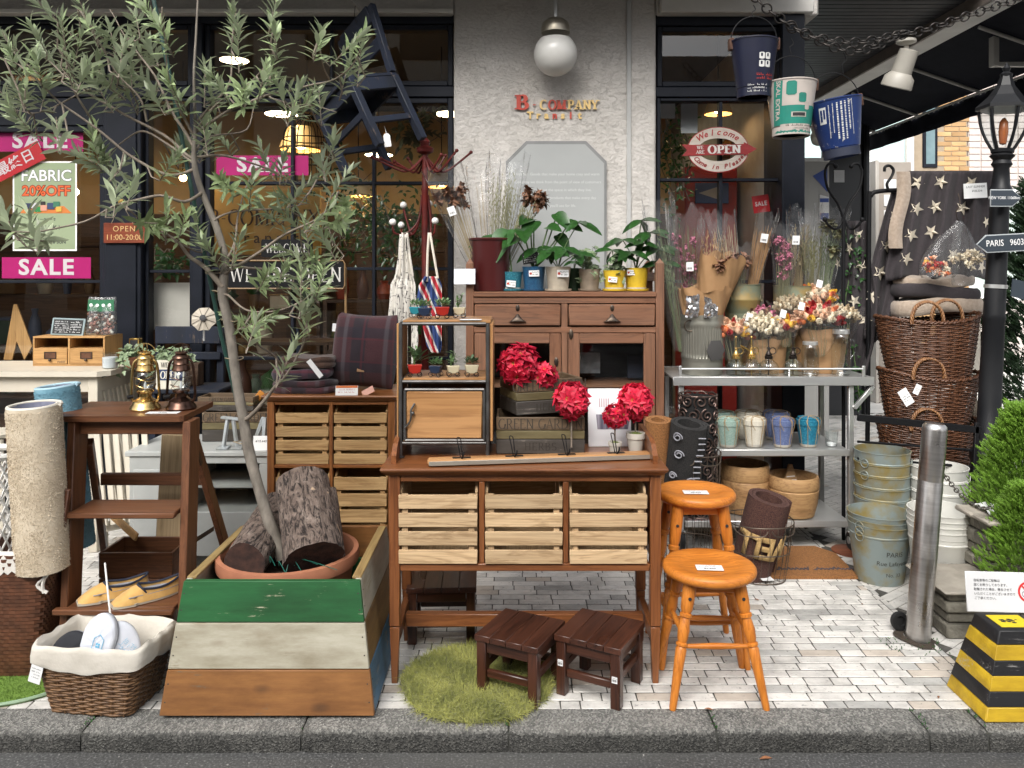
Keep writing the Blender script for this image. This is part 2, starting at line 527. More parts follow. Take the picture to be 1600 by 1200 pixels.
b.build('ground',mat('ground_grey',(.16,.16,.155),(.22,.215,.2),scale=3),kind='structure',loc=(0,0,-.12),smooth=False)
m,n,bb=_new('kerb_concrete')
s_=coord(n)
vo=n.nodes.new('ShaderNodeTexVoronoi');vo.inputs['Scale'].default_value=170;n.links.new(s_,vo.inputs['Vector'])
peb=ramp(n,vo.outputs['Color'],[(.2,(.05,.05,.048)),(.5,(.17,.165,.15)),(.85,(.42,.41,.37))])
cA=mixc(n,.42,peb,ramp(n,noise_tex(n,s_,7,5),[(.35,(.12,.118,.11)),(.65,(.24,.23,.21))]))
sx=n.nodes.new('ShaderNodeSeparateXYZ');tc=n.nodes.new('ShaderNodeTexCoord');n.links.new(tc.outputs['Object'],sx.inputs[0])
grime=ramp(n,sx.outputs['Z'],[(.0,1.0),(.07,.95),(.084,.0)])
gm=n.nodes.new('ShaderNodeMath');gm.operation='MULTIPLY'
n.links.new(grime,gm.inputs[0]);n.links.new(ramp(n,noise_tex(n,s_,5,5),[(.25,.8),(.6,1.0)]),gm.inputs[1])
n.links.new(mixc(n,gm.outputs[0],cA,mixc(n,.14,(.010,.0095,.008),peb)),bb.inputs['Base Color'])
bb.inputs['Roughness'].default_value=.8
bump(n,bb,vo.outputs['Distance'],.8,.006)
M_kerb=m
kerb=bpy.data.objects.new('kerb',None);COL.objects.link(kerb);kerb.location=(0,2.70,-.085);tag(kerb,kind='structure')
kx=[-5.1,-4.4,-3.72,-3.05,-2.37,PX(140,2.7),PX(477,2.7),PX(795,2.7),PX(1114,2.7),PX(1439,2.7),PX(1530,2.7),2.25,2.92,3.6,4.3,5.0]
def kerb_stone(L):
 prof=[(-.062,0),(-.062,.055)]+[(-.062+.022*(1-math.cos(a)),.055+.028*math.sin(a))for a in(PI/6,PI/3,PI/2)]+[(.075,.086),(.075,0)]
 nx=max(4,int(L/.03))
 bb=MB()
 def f(u,v):
  i=int(round(v*(len(prof)-1)));y,z=prof[i]
  e=min(u,1-u)*L
  c=max(0,.006-e)*.9
  w=.004*noise.noise(V((u*L*9,y*30,z*30))+V((L*51,0,0)))
  return(u*L,y+c+(w if y<0 else 0),z-c*(z>.05)+w*.5*(z>.05))
 bb.grid(f,nx,len(prof))
 k=len(prof)
 bb.add([f(0,i/(k-1))for i in range(k)],[tuple(range(k))]);bb.add([f(1,i/(k-1))for i in range(k)],[tuple(range(k-1,-1,-1))])
 return bb
for a,c in zip(kx[:-1],kx[1:]):
 g=random.uniform(.005,.009)
 o=kerb_stone(c-a-g).build('kerb_stone',M_kerb,kerb,loc=(a+g/2,0,random.uniform(-.002,.002)),ang=50)
MB().box(-30,30,-.050,.072,-.02,.072,0).build('mortar',mat('joint_mortar',(.05,.05,.045),(.08,.08,.07)),kerb)
MB().box(-30,-5.11,-.06,.075,-.01,.085,.01).build('kerb_run',M_kerb,kerb);MB().box(5.01,30,-.06,.075,-.01,.085,.01).build('kerb_run',M_kerb,kerb)
pave=bpy.data.objects.new('pavement',None);COL.objects.link(pave);tag(pave,kind='structure')
b=MB();b.box(-30,30,2.775,40,-.10,-.0028,0)
b.build('bedding',mat('grout',(.045,.042,.036),(.09,.085,.075),scale=30,rough=.9),pave,smooth=False)
def tile_mat(name,c1,c2,pit):
 m,n,bb=_new(name)
 s=coord(n)
 cl=ramp(n,noise_tex(n,mapping(n,s,(14,26,14)),1,6,.62),[(.3,c2),(.62,c1)])
 w=n.nodes.new('ShaderNodeNewGeometry')
 big=ramp(n,noise_tex(n,w.outputs['Position'],3.2,7,.68),[(.36,.62),(.50,.93),(.62,1.0)])
 spot=ramp(n,noise_tex(n,w.outputs['Position'],38,4,.6),[(.30,.45),(.36,1.0)])
 big=mixc(n,1.0,big,spot,'MULTIPLY')
 pits=ramp(n,noise_tex(n,mapping(n,s,(60,110,60)),1,4,.6),[(.30,1.0),(.36,0.0)])
 pm=n.nodes.new('ShaderNodeMath');pm.operation='MULTIPLY';pm.inputs[1].default_value=pit
 n.links.new(pits,pm.inputs[0])
 col=mixc(n,pm.outputs[0],cl,(.15,.14,.13))
 n.links.new(hue_rand(n,mixc(n,1.0,col,big,'MULTIPLY'),.09),bb.inputs['Base Color'])
 bb.inputs['Roughness'].default_value=.55
 bump(n,bb,noise_tex(n,s,55,4),.25,.003)
 return m
M_tiles=[tile_mat('travertine_white',(.755,.73,.685),(.60,.575,.535),.7),tile_mat('travertine_beige',(.60,.535,.46),(.50,.435,.37),.5),tile_mat('travertine_grey',(.55,.54,.51),(.42,.41,.385),.9)]
_tmesh={}
def tile_mesh(L,k):
 key=(L,k)
 if key not in _tmesh:
  _tmesh[key]=MB().box(-L/2,L/2,-.0244,.0244,-.012,0,.0022).mesh('tile',M_tiles[k])
 return _tmesh[key]
LENS=[.07,.098,.125,.155,.18]
cand=[];far=MB()
row=0;y=2.803
pr=random.Random(3)
while y<5.0:
 x=-3.6+pr.uniform(-.1,.1)
 while x<(1.70 if y>3.06 else 4.0):
  L=pr.choice(LENS)
  if y>3.06 and x+L>1.70:L=max(.03,1.70-x-.002)
  r=pr.random();zone=noise.noise(V((x*1.1,y*2.4,3)))
  k=1 if(r<.06 or(zone>.28 and r<.4))else(2 if r<.15 else 0)
  cand.append((x+L/2,y,L-.0042,k));x+=L
 y+=.0545;row+=1
def tscore(c):
 x,y,L,k=c
 if not(0<800+x*1250/y<1600):return 9e9
 if-1.25<x<-.45 and y<3.46:return 9e9
 if(x+.128)**2+(y-2.95)**2<.27**2:return 9e9
 if x<-1.25 and y>2.9:return 50+y
 return y/(L**.5)*.35
cand.sort(key=tscore)
singles=0
for x,y,L,k in cand:
 rz=pr.uniform(-.003,.003);dz=pr.uniform(-.0012,.0006)
 if singles<300 and tscore((x,y,L,k))<1e6:
  Lq=min(LENS,key=lambda q:abs(q-.0042-L))-.0042
  if abs(Lq-L)<.004:
   inst('tile',tile_mesh(Lq,k),pave,loc=(x,y,dz),rot=(0,0,rz));singles+=1;continue
 far.box(-L/2,L/2,-.0244,.0244,-.012,0,.002,k,TM((x,y,dz),(0,0,rz)))
ca,sa=math.cos(R(38)),math.sin(R(38))
for i in range(-130,130):
 j=-40
 u=-6+pr.uniform(0,.1)
 while u<9:
  L=pr.choice(LENS)
  cx_,cy_=u+L/2,i*.0545
  x,y=1.75+cx_*ca-cy_*sa,3.1+cx_*sa+cy_*ca
  u+=L
  if x<1.745 or x>5 or y<3.10 or y>8.5:continue
  q=800+x*1250/y
  if q>1680:continue
  r=pr.random();k=1 if r<.12 else(2 if r<.22 else 0)
  far.box(-(L-.004)/2,(L-.004)/2,-.0253,.0253,-.012,0,0,k,TM((x,y,pr.uniform(-.001,.0005)),(0,0,R(38))))
far.build('paving',M_tiles,pave,kind='stuff')
b=MB();b.box(1.5,30,8.55,60,-.08,.0,0)
b.build('side_street',mat('pale_paving',(.62,.60,.56),(.5,.48,.45),scale=4),kind='structure',smooth=False)
D0=4.95
def zz(py,d=5.0):return PZ(py,d)
def xx(px,d=5.0):return PX(px,d)
m,n,bb=_new('stucco')
s_=coord(n,False)
hgt=noise_tex(n,mapping(n,s_,(1,1,1.5)),42,8,.6,.3)
cr=ramp(n,noise_tex(n,mapping(n,s_,(1,1,2)),9,7,.7,1.2),[(.485,0.0),(.5,1.0),(.515,0.0)])
n.links.new(mixc(n,.12,ramp(n,noise_tex(n,s_,3,5),[(.35,(.50,.472,.435)),(.65,(.57,.54,.505))]),ramp(n,hgt,[(.35,(.30,.28,.26)),(.6,(.62,.6,.57))])),bb.inputs['Base Color'])
bb.inputs['Roughness'].default_value=.88
mm=n.nodes.new('ShaderNodeMath');mm.operation='MULTIPLY_ADD';mm.inputs[1].default_value=-.35
n.links.new(cr,mm.inputs[0]);n.links.new(hgt,mm.inputs[2])
bump(n,bb,mm.outputs[0],.6,.014)
M_stucco=m
shop=thing('shop_building','furniture shop front with rough white stucco pillar and dark navy window frames','building',(0,D0,0))
def L0(p):return V(p)-V((0,D0,0))
px0,px1=xx(709,D0),xx(1025,D0)
b=MB()
b.box(px0,px1,0,.35,-.02,4.4,.012)
b.box(-9,px0-.001,0,.35,zz(24,D0),4.4,.012)
b.box(px1+.001,1.90,0,.35,zz(24,D0),4.4,.012)
b.build('wall',M_stucco,shop)
MB().box(xx(979,D0),xx(986,D0),-.012,-.001,0,4.3,.003).build('cable_cover',mat('grey_trunking',(.36,.36,.35),(.42,.42,.41)),shop)
b=MB()
b.box(-9,px0-.003,-.05,-.003,zz(25,D0)+.004,zz(17,D0),.004)
b.box(px1+.02,xx(1272,4.9),-.06,-.003,zz(25,D0)+.004,zz(-6,D0),.008)
b.build('cornice',mat('cornice_paint',(.56,.54,.50),(.62,.6,.56),rough=.7,scale=9,bmp=.1),shop)
fr=MB();y0,y1=.03,.11
def fbox(xa,xb,ya,yb,dy=0.0,th=.0):fr.box(xx(xa),xx(xb),y0-dy,y1+th,zz(yb),zz(ya),.004)
def framebuild(name,par=None):
 global fr
 o=fr.build(name,M_navy,par or shop);fr=MB();return o
wins=[]
def window(name_lbl,xa,xb,ya,yb,mun_v=(),mun_h=(),fw=8,pane_cut=None):

 w=MB()
 fx=lambda a:xx(a);fz=lambda a:zz(a)
 w.box(fx(xa),fx(xa+fw),y0,y1,fz(yb),fz(ya),.004);w.box(fx(xb-fw),fx(xb),y0,y1,fz(yb),fz(ya),.004)
 w.box(fx(xa+fw)+.001,fx(xb-fw)-.001,y0+.002,y1,fz(ya+fw),fz(ya),.004);w.box(fx(xa+fw)+.001,fx(xb-fw)-.001,y0+.002,y1,fz(yb),fz(yb-fw),.004)
 o=w.build('window',M_navy,shop)
 vs=[xa+fw]+list(mun_v)+[xb-fw];hs=[ya+fw]+list(mun_h)+[yb-fw]
 for q in mun_v:
  MB().box(fx(q-2.5),fx(q+2.5),y0+.012,y1-.01,fz(yb-fw),fz(ya+fw),.003).build('glazing_bar',M_navy,o)
 for q in mun_h:
  MB().box(fx(xa+fw),fx(xb-fw),y0+.016,y1-.014,fz(q+2.5),fz(q-2.5),.003).build('glazing_bar',M_navy,o)
 for i in range(len(vs)-1):
  for j in range(len(hs)-1):
   p=MB();p.add([(fx(vs[i]),.075,fz(hs[j])),(fx(vs[i+1]),.075,fz(hs[j])),(fx(vs[i+1]),.075,fz(hs[j+1])),(fx(vs[i]),.075,fz(hs[j+1]))],[(0,3,2,1)])
   p.build('pane',M_glass,o)
 return o
fr.box(-9,px0-.002,.02,.13,zz(39),zz(24.5),.005)
fr.box(px1+.002,xx(1222),.02,.13,zz(42),zz(24.5),.005)
framebuild('head_rail')
fr.box(-9,px0-.002,.02,.13,zz(153),zz(136),.005);fr.box(px1+.002,xx(1222),.022,.13,zz(153),zz(137),.005)
framebuild('transom')
fr.box(xx(169),xx(228),-.02,.12,0,zz(153)-.002,.006);fr.box(xx(174),xx(222),-.032,-.021,0,zz(170),.004)
framebuild('door_post')
fr.box(xx(304),xx(321),.0,.12,0,zz(39)-.002,.005)
framebuild('post')
fr.box(xx(-320),xx(-300),.0,.12,0,zz(39)-.002,.005)
framebuild('post')
fr.box(xx(1222,4.92),xx(1258,4.92),-.03,.33,0,zz(27),.006)
framebuild('post')
fr.box(xx(-299),xx(168),.03,.12,zz(197),zz(154),.004)
framebuild('panel')
fr.box(-9,xx(-321),.03,.12,0,zz(154),.004);fr.box(-9,px0-.003,.035,.115,0,.16,.004);fr.box(px1+.003,xx(1222)-.002,.035,.115,0,.16,.004)
framebuild('plinth')
window('u',-299,168,40,135);window('u',169,303,40,135);window('u',322,708,40,135,(518,));window('u',1026,1221,43,136)
window('l',-299,167,198,760,(-66,),(440,),9)
window('l',229,303,154,760,(),(424,),5)
window('l',322,708,154,760,(457,584),(286,420,560),8)
window('l',1026,1221,154,760,(1126,),(281,440),5)
MB().box(1.80,1.90,.345,4.6,0,4.4,.01).build('side_wall',M_stucco,shop)
MB().box(-9,1.75,-.80,-.002,3.30,3.42,.01).build('shade_canopy',mat('shade_canopy_paint',(.20,.20,.20),(.25,.25,.25)),shop)  # unseen overhead slab, added and sized to shade the upper wall
M_ochre=mat('ochre_wall',(.50,.34,.17),(.58,.42,.23),rough=.8,scale=2)
M_dkwood=wood('shelf_dark',(.085,.05,.03),(.035,.02,.013),'x')
inn=MB()
inn.box(-9,1.78,3.60,3.70,0,3.6,0)
inn.box(-9,-8.9,.4,3.6,0,3.6,0)
MB().box(-8.8,1.69,3.50,3.59,0,2.12,.01).build('dark_back_panel',M_dkwood,shop)  # dark sheet added so the lower back wall reads dark
inn.build('back_wall',M_ochre,shop,smooth=False)
MB().box(1.70,1.79,.36,3.6,0,3.6,0).build('inner_wall',mat('inner_grey',(.30,.29,.27),(.36,.35,.33)),shop,smooth=False)
MB().box(-9,1.7,.13,3.6,3.22,3.3,0).build('ceiling',plain('ceiling_dark',(.018,.016,.015),.8),shop,smooth=False)
MB().box(-9,1.7,.13,3.6,-.02,.01,0).build('shop_floor',wood('floor_wood',(.22,.13,.07),(.12,.07,.04),'y'),shop,smooth=False)
MB().box(xx(322,6.6),xx(500,6.6),1.65,1.70,zz(398,6.6),zz(296,6.6),.005).build('partition',mat('mustard',(.60,.37,.10),(.66,.42,.13)),shop)
M_brass_l=plain('sign_brown',(.06,.03,.02),.5)
serif('B-COMPANY',.13,sx=1.0).build('lettering',M_brass_l,shop,loc=(xx(412,6.58),1.645,zz(352,6.58)))
textm('Transit',.13,M_brass_l,shop,(xx(412,6.58),1.645,zz(372,6.58)),spacing=1.5)
M_red=mat('red_letter',(.55,.07,.035),(.45,.05,.03),rough=.3,spec=.8)
M_gold=mat('gold_letter',(.80,.58,.26),(.72,.5,.2),rough=.3,metal=.25)
def solid_letters(txt,h,m,px_,base_py,sx=1.0,thick=.22,thin=.09):
 g=serif(txt,h,thick,thin,sx=sx)
 o=g.build('letter',m,shop,loc=(xx(px_,4.93),-.010,zz(base_py,4.93)),smooth=False)
 md=o.modifiers.new('depth','SOLIDIFY');md.thickness=.007;md.offset=1
 return o
solid_letters('B',.088,M_red,816,170.5,1.25,.24,.08)
solid_letters('-',.07,M_red,835,171)
xs=[849,863,877.5,892,904,917.5,929.5]
for ch,q,mm_ in zip('COMPANY',xs,[M_gold,M_red,M_red,M_gold,M_gold,M_gold,M_gold]):
 solid_letters(ch,.056,mm_,q,170.5,1.02,.23,.10)
for ch,q,mm_ in zip('Transit',[828.5,841,854,867,879.5,892,906],[M_gold,M_gold,M_gold,M_red,M_gold,M_red,M_gold]):
 textm(ch,.060,mm_,shop,(xx(q,4.93),-.008,zz(180,4.93)),ext=.003,name='letter',bold=.0026)
plq=thing('wall_plaque','grey eight sided plaque with faint lettering on the stucco pillar behind potted plants','plaque',(xx(869,4.93),D0-.004,zz(450,4.93)))
def oct_(w,h0,h1,c):return[(-w,h0),(w,h0),(w,h1-c),(w-c,h1),(-w+c,h1),(-w,h1-c)]
MB().poly(oct_(.31,-.05,.905,.125),.02,TM((0,-.02,0))).build('rim',mat('plaque_rim',(.16,.165,.16),(.2,.2,.2),rough=.5),plq,smooth=False)
MB().poly(oct_(.295,-.05,.885,.118),.004,TM((0,-.0245,0))).build('face',mat('plaque_face',(.31,.32,.315),(.34,.35,.345),rough=.45,scale=3),plq,smooth=False)
M_faint=plain('faint_print',(.56,.57,.56),.5)
for q,s_t in enumerate(['Interior. Goods that make your home cosy and warm','Company we think from the point of view of customers','and care about the space in which they live.','We bring you with products that make every day',"goods you'll use for life."]):
 textm(s_t,.0235,M_faint,plq,(.01,-.0253,.70-q*.0485),ext=.0002)
gl=thing('globe_lamp','unlit white globe lamp on a metal stem on the stucco pillar','lamp',(xx(868,4.78),4.78,zz(120,4.78)))
def zl(py):return PZ(py,4.78)-PZ(120,4.78)
MB().lathe([(.004,zl(120)-.0)]+[(.13*math.sin(a),zl(85)-.13*math.cos(a))for a in[PI*i/16 for i in range(1,13)]],32,cap0=True,cap1=False).build('globe',mat('opal_glass',(.60,.59,.56),(.63,.62,.59),rough=.28,spec=.5),gl)
MB().lathe([(.086,zl(52)),(.086,zl(44)),(.078,zl(36)),(.05,zl(30)),(.012,zl(28))],28).build('collar',mat('brass_tin',(.42,.38,.30),(.36,.32,.26),rough=.35,metal=.8),gl)
MB().tube([(0,0,zl(29)),(0,0,zl(-10)),(0,.03,zl(-24)),(0,.17,zl(-28))],.011).build('stem',M_steel,gl)
so_=thing('arcade_roof','dark ribbed soffit with white edge beam beside the shop corner','roof',(2.4,7.0,3.3))
b=MB()
for k in range(60):
 yy=-1.95+k*.076
 b.box(-.52,.60,yy,yy+.07,0,.02,.004)
b.build('soffit_boards',mat('soffit_dark',(.028,.028,.031),(.038,.038,.041),rough=.6,spec=.2),so_)
MB().box(.596,.616,-2.4,2.6,-.09,.02,.002).build('inner_face',mat('beam_brown',(.12,.10,.085),(.16,.13,.11)),so_)
MB().box(.617,.79,-3.6,2.6,-.092,.05,.003).build('beam',mat('beam_white',(.72,.71,.68),(.64,.63,.60),scale=5),so_)
awn=thing('awning','dark navy awning with pale struts sloping out over the side street','awning',(3.2,7.0,3.2))
M_canvas=mat('navy_canvas',(.007,.008,.013),(.010,.011,.017),rough=.85,scale=14,spec=.1)
xr,zr=.64,-.20
b=MB();b.add([(0,-3.4,.01),(xr,-3.4,zr),(xr,1.75,zr),(0,1.75,.01),(0,-3.4,.02),(xr,-3.4,zr+.01),(xr,1.75,zr+.01),(0,1.75,.02)],[(0,3,2,1),(4,5,6,7),(0,1,5,4),(2,3,7,6)])
b.build('canopy_cloth',M_canvas,awn,smooth=False)
def val(u,v):return(xr+.012+.006*math.sin(u*90),-3.4+5.15*u,zr-.02-.17*v)
g=MB();g.grid(val,120,4);o=g.build('valance',M_canvas,awn);md=o.modifiers.new('t','SOLIDIFY');md.thickness=.004
M_alu=mat('strut_alu',(.45,.44,.41),(.38,.37,.35),rough=.5,scale=6)
MB().tube([(xr,-3.4,zr-.018),(xr,1.75,zr-.018)],.011).build('front_rail',M_alu,awn)
for yy in(1.45,.55,-.45,-1.5,-2.5):
 MB().tube([(.01,yy,-.005),(xr,yy+.02,zr-.012)],.014).build('strut',M_alu,awn)
b=MB()
for k in range(64):
 yy=-3.3+k*.08
 b.tube([(xr+.012,yy,zr-.006),(xr+.02,yy,zr-.03),(xr+.004,yy+.006,zr-.034)],.0028,5)
b.build('lacing',M_alu,awn,kind='stuff')
b=MB();b.box(.16,.20,-1.42,-1.36,-.25,-.02,.003);b.bar((.18,-1.39,-.235),(.95,-1.39,-.235),.04,.03)
b.build('bracket',M_alu,awn)
def building(name,lbl,xa,xb,d,top,m,deep=4):
 t=thing(name,lbl,'building',((PX(xa,d)+PX(xb,d))/2,d,0))
 w=(PX(xb,d)-PX(xa,d))/2
 MB().box(-w,w,0,deep,0,top,.01).build('wall',m,t)
 return t,w
M_aqua=mat('aqua_glass',(.44,.58,.58),(.50,.63,.62),rough=.2,scale=.8)
bd,w=building('glazed_building','pale turquoise glazed building far down the side street',1180,1426,14,9,M_aqua)
for q in(1225,1290,1358):MB().box(PX(q,14)-bd.location.x-.03,PX(q,14)-bd.location.x+.03,-.05,-.002,0,9,.005).build('mullion',M_white,bd)
MB().box(w-.14,w-.01,-.08,-.003,0,9,.005).build('downpipe',mat('pale_pipe',(.6,.56,.52),(.66,.62,.58)),bd)
D_b=14.0
bd,w=building('brick_building','ochre brick building with a narrow dark window down the side street',1428,1512,D_b,8,mat('brick_mortar',(.30,.24,.17),(.36,.29,.21),scale=8))
M_brick=mat('ochre_brick',(.52,.33,.16),(.40,.24,.11),rough=.8,scale=2,orand=.18,bmp=.2)
bm_=MB().box(-.125,.125,-.012,.02,-.037,.037,.004).mesh('brick',M_brick)
rest=MB();cnt=0
zb=.04;k=0
brs=[]
while zb<4.6:
 x=-w+.13-(.13 if k%2 else 0)
 while x<w+.05:
  if x-.125>=-w-.02 and x+.125<=w+.14:brs.append((x,zb))
  x+=.262
 zb+=.086;k+=1
wx0,wx1,wz0,wz1=PX(1441,D_b)-bd.location.x,PX(1464,D_b)-bd.location.x,PZ(262,D_b),PZ(150,D_b)
brs=[q for q in brs if not(wx0-.12<q[0]<wx1+.12 and wz0-.03<q[1]<wz1+.03)]
brs.sort(key=lambda q:-q[1]if q[1]<4.6 else 99)
for x,z in brs:
 if cnt<280 and z>2.6:inst('brick',bm_,bd,loc=(x,0,z));cnt+=1
 else:rest.box(x-.125,x+.125,-.012,.01,z-.037,z+.037,0)
rest.build('brickwork',M_brick,bd,kind='stuff')
wn=MB().box(wx0,wx1,-.03,.03,wz0,wz1,.01).build('window',M_navy,bd)
MB().box(wx0+.05,wx1-.05,-.036,-.031,wz0+.06,wz1-.05,.002).build('pane',mat('far_pane',(.10,.16,.18),(.16,.24,.26),rough=.15,scale=2),wn)
bd,w=building('tiled_building','pink grey tiled building with a pale shop window beyond the lamp post',1513,1610,14.0,7,mat('far_tile_joint',(.45,.40,.37),(.5,.45,.42)))
g=MB();k=0
zt=3.0
while zt<6:
 x=-w
 while x<w-.02:g.box(x+.008,x+.20,-.02,-.001,zt,zt+.10,.003);x+=.215
 zt+=.112
g.build('tiling',mat('far_tile',(.50,.43,.40),(.56,.49,.45),orand=.1,scale=1),bd,kind='stuff')
wn=MB().box(-w+.0,w-.02,-.03,-.002,1.0,2.95,.01).build('shop_window',M_white,bd)
MB().box(-w+.12,w-.12,-.04,-.031,1.1,2.85,.005).build('pane',mat('pale_green_pane',(.50,.60,.55),(.56,.66,.6),rough=.2),wn)
bd,w=building('white_building','white rendered building at the far right of the side street',1611,1800,14.0,7,mat('white_render',(.66,.65,.62),(.6,.59,.57)))
for q in(-1.0,.2):
 wn=MB().box(q,q+.7,-.03,-.002,1.8,3.2,.01).build('window',M_navy,bd)
tt=thing('totem_sign','tan upright sign board with white plates behind the starry blanket','sign',(PX(1397,9.2),9.2,0))
MB().box(-.21,.20,0,.12,0,PZ(253,9.2),.008).build('board',mat('tan_board',(.30,.26,.22),(.34,.30,.26)),tt)
MB().box(-.225,-.185,-.03,.13,0,PZ(252,9.2)+.01,.006).build('edge',mat('tan_edge',(.40,.37,.33),(.44,.41,.37)),tt)
for q in range(6):MB().box(-.12,.02,-.012,-.001,PZ(290+q*24,9.2)-.06,PZ(290+q*24,9.2)+.07,.003).build('plate',M_white,tt)
dp=thing('arcade_panel','tall black panel with a small paper notice at the end of the awning','panel',(PX(1322,8.4),8.4,0))
MB().box(-.24,.25,0,.06,0,PZ(190,8.4),.006).build('sheet',plain('panel_black',(.012,.013,.016),.4),dp)
MB().box(-.25,-.215,-.03,.0,0,PZ(190,8.4),.006).build('stile',M_black,dp);MB().box(.17,.21,-.03,.0,0,PZ(190,8.4),.006).build('stile',M_black,dp)
MB().box(-.13,-.02,-.008,-.001,PZ(285,8.4),PZ(266,8.4),0).build('notice',mat('notice_grey',(.5,.5,.5),(.55,.55,.55)),dp)
sc_=thing('glazed_screen','grey glazed screen with blue posters right of the corner post','screen',(PX(1275,7.2),7.2,0))
MB().box(-.30,.12,0,.05,0,PZ(252,7.2),.005).build('sheet',mat('screen_grey',(.34,.335,.32),(.40,.395,.38),rough=.25,scale=2),sc_)
MB().box(-.30,.12,-.02,.03,PZ(253,7.2)+.004,PZ(247,7.2),.004).build('rail',M_white,sc_)
M_blue=mat('poster_blue',(.03,.07,.30),(.04,.09,.36),rough=.4)
MB().poly([(-.03,PZ(275,7.2)),(.10,PZ(262,7.2)),(.10,PZ(300,7.2)),(.02,PZ(284,7.2))],.004,TM((0,-.006,0))).build('poster',M_blue,sc_)
o=MB().poly([(.03,PZ(346,7.2)),(.115,PZ(346,7.2)),(.115,PZ(308,7.2)),(.03,PZ(304,7.2))],.004,TM((0,-.006,0))).build('poster',M_white,sc_)
MB().box(.033,.112,-.009,-.0065,PZ(343,7.2),PZ(333,7.2),0).build('print',M_blue,o);MB().box(.033,.112,-.009,-.0065,PZ(316,7.2),PZ(310,7.2),0).build('print',M_blue,o)
def opposite(x0,x1,h,m,lbl,rows):
 t=thing('street_building',lbl,'building',((x0+x1)/2,-8.5,0),PI)
 w=(x1-x0)/2
 MB().box(-w,w,0,6,-.1,h,.02).build('wall',m,t)
 for r in range(rows):
  for c in range(int(w*2/2.2)):
   x=-w+.7+c*2.2
   MB().box(x,x+1.2,-.03,-.002,.6+r*2.9,2.3+r*2.9,.01).build('window',M_navy,t)
 return t
opposite(-16,-6.2,7.5,mat('opp_a',(.30,.28,.25),(.34,.32,.29)),'low grey building across the street left of the shop',2)
opposite(-6,1.5,9,mat('opp_b',(.5,.45,.38),(.55,.5,.43)),'beige building with dark windows across the street from the shop',3)
opposite(1.8,9,6.5,mat('opp_c',(.20,.17,.15),(.24,.2,.18)),'low brown building across the street to the right',2)
# FRONT ROW
def hexa(mb,q,bev=.003,mi=0):

 bm=bmesh.new()
 v=[bm.verts.new(p)for p in q]
 for f in((0,1,3,2),(4,6,7,5),(0,4,5,1),(2,3,7,6),(0,2,6,4),(1,5,7,3)):bm.faces.new([v[i]for i in f])
 bmesh.ops.recalc_face_normals(bm,faces=bm.faces)
 if bev:bmesh.ops.bevel(bm,geom=bm.edges[:],offset=bev,segments=1,affect='EDGES')
 bm.verts.index_update()
 mb.add([p.co[:]for p in bm.verts],[[w.index for w in f.verts]for f in bm.faces],mi)
 bm.free()
 return mb
M_terra=mat('terracotta',(.42,.17,.09),(.34,.13,.07),rough=.75,scale=9,bmp=.08)
M_soil=mat('soil',(.03,.022,.016),(.06,.045,.03),rough=.95,scale=40,bmp=.8)
PC=V((-.831,3.072,0));PB,PT,PH=.366,.3065,.447
pl=thing('planter_box','square planter of green, white and brown painted boards with an olive tree in it','planter',PC)
def ps(z):return PB+(PT-PB)*z/PH
cols={'front':[worn_paint('board_brown',(.34,.155,.048),(.15,.105,.065),'x',.36,c2=(.21,.088,.028),knots=(.07,.035,.018)),worn_paint('board_cream',(.52,.49,.395),(.27,.23,.16),'x',.36,c2=(.38,.35,.26),knots=(.25,.2,.13)),worn_paint('board_green',(.018,.125,.036),(.46,.42,.30),'x',.38,c2=(.012,.085,.024))],'side':[worn_paint('board_blue',(.075,.19,.31),(.20,.2,.2),'y',.33,c2=(.055,.13,.22)),worn_paint('board_olive',(.27,.17,.06),(.15,.10,.05),'y',.32,c2=(.17,.10,.04)),worn_paint('board_pale',(.47,.46,.38),(.30,.28,.2),'y',.335,c2=(.38,.36,.29))]}
zs=[0.012,.158,.161,.309,.312,.447]
T=.021
for i in range(3):
 z0,z1=zs[2*i],zs[2*i+1]
 a,c=ps(z0),ps(z1)
 for nm,sg in(('front',-1),('back',1)):
  q=[]
  for xs in(-1,1):
   for yo in(0,T):
    for z,s_ in((z0,a),(z1,c)):q.append((xs*(s_-.001*i),sg*(s_-yo),z))
  hexa(MB(),q,.0025).build('board',cols['front' if nm=='front' else 'front'][i]if nm=='front' else cols['front'][(i+1)%3],pl)
 for sg in(1,-1):
  q=[]
  for xo in(0,T):
   for ys in(-1,1):
    for z,s_ in((z0,a),(z1,c)):q.append((sg*(s_-xo-.0015),ys*(s_-T-.001),z))
  hexa(MB(),q,.0025).build('board',cols['side'][i],pl)
s1=ps(PH)
b=MB()
for i in range(3):
 for sx_ in(-1,1):
  for q in(.3,.7):
   z=zs[2*i]+(zs[2*i+1]-zs[2*i])*q;b.ball((sx_*(ps(z)-.012),-ps(z)-.0005,z),.0028,7,4,sq=(1,.4,1));b.ball((ps(z)-.0012,sx_*(ps(z)-.035),z),.0028,7,4,sq=(.4,1,1))
b.build('nails',plain('nail',(.05,.04,.035),.6),pl,kind='stuff')
M_rawpine=wood('raw_pine',(.34,.24,.10),(.22,.14,.055),'y')
for sg in(1,-1):MB().box(sg*s1-.016-sg*.018,sg*s1+.016-sg*.018,-s1+.03,s1-.03,PH-.004,PH+.006,.002).build('cap_rail',M_rawpine,pl)
for x in(-.2,.16):MB().box(x-.05,x+.05,-.33,.33,0,.0115,.002).build('foot',M_soil,pl)
pot=thing('tree_pot','round terracotta tub inside the painted planter box','pot',(-.862,3.085,.16))
rp=.262
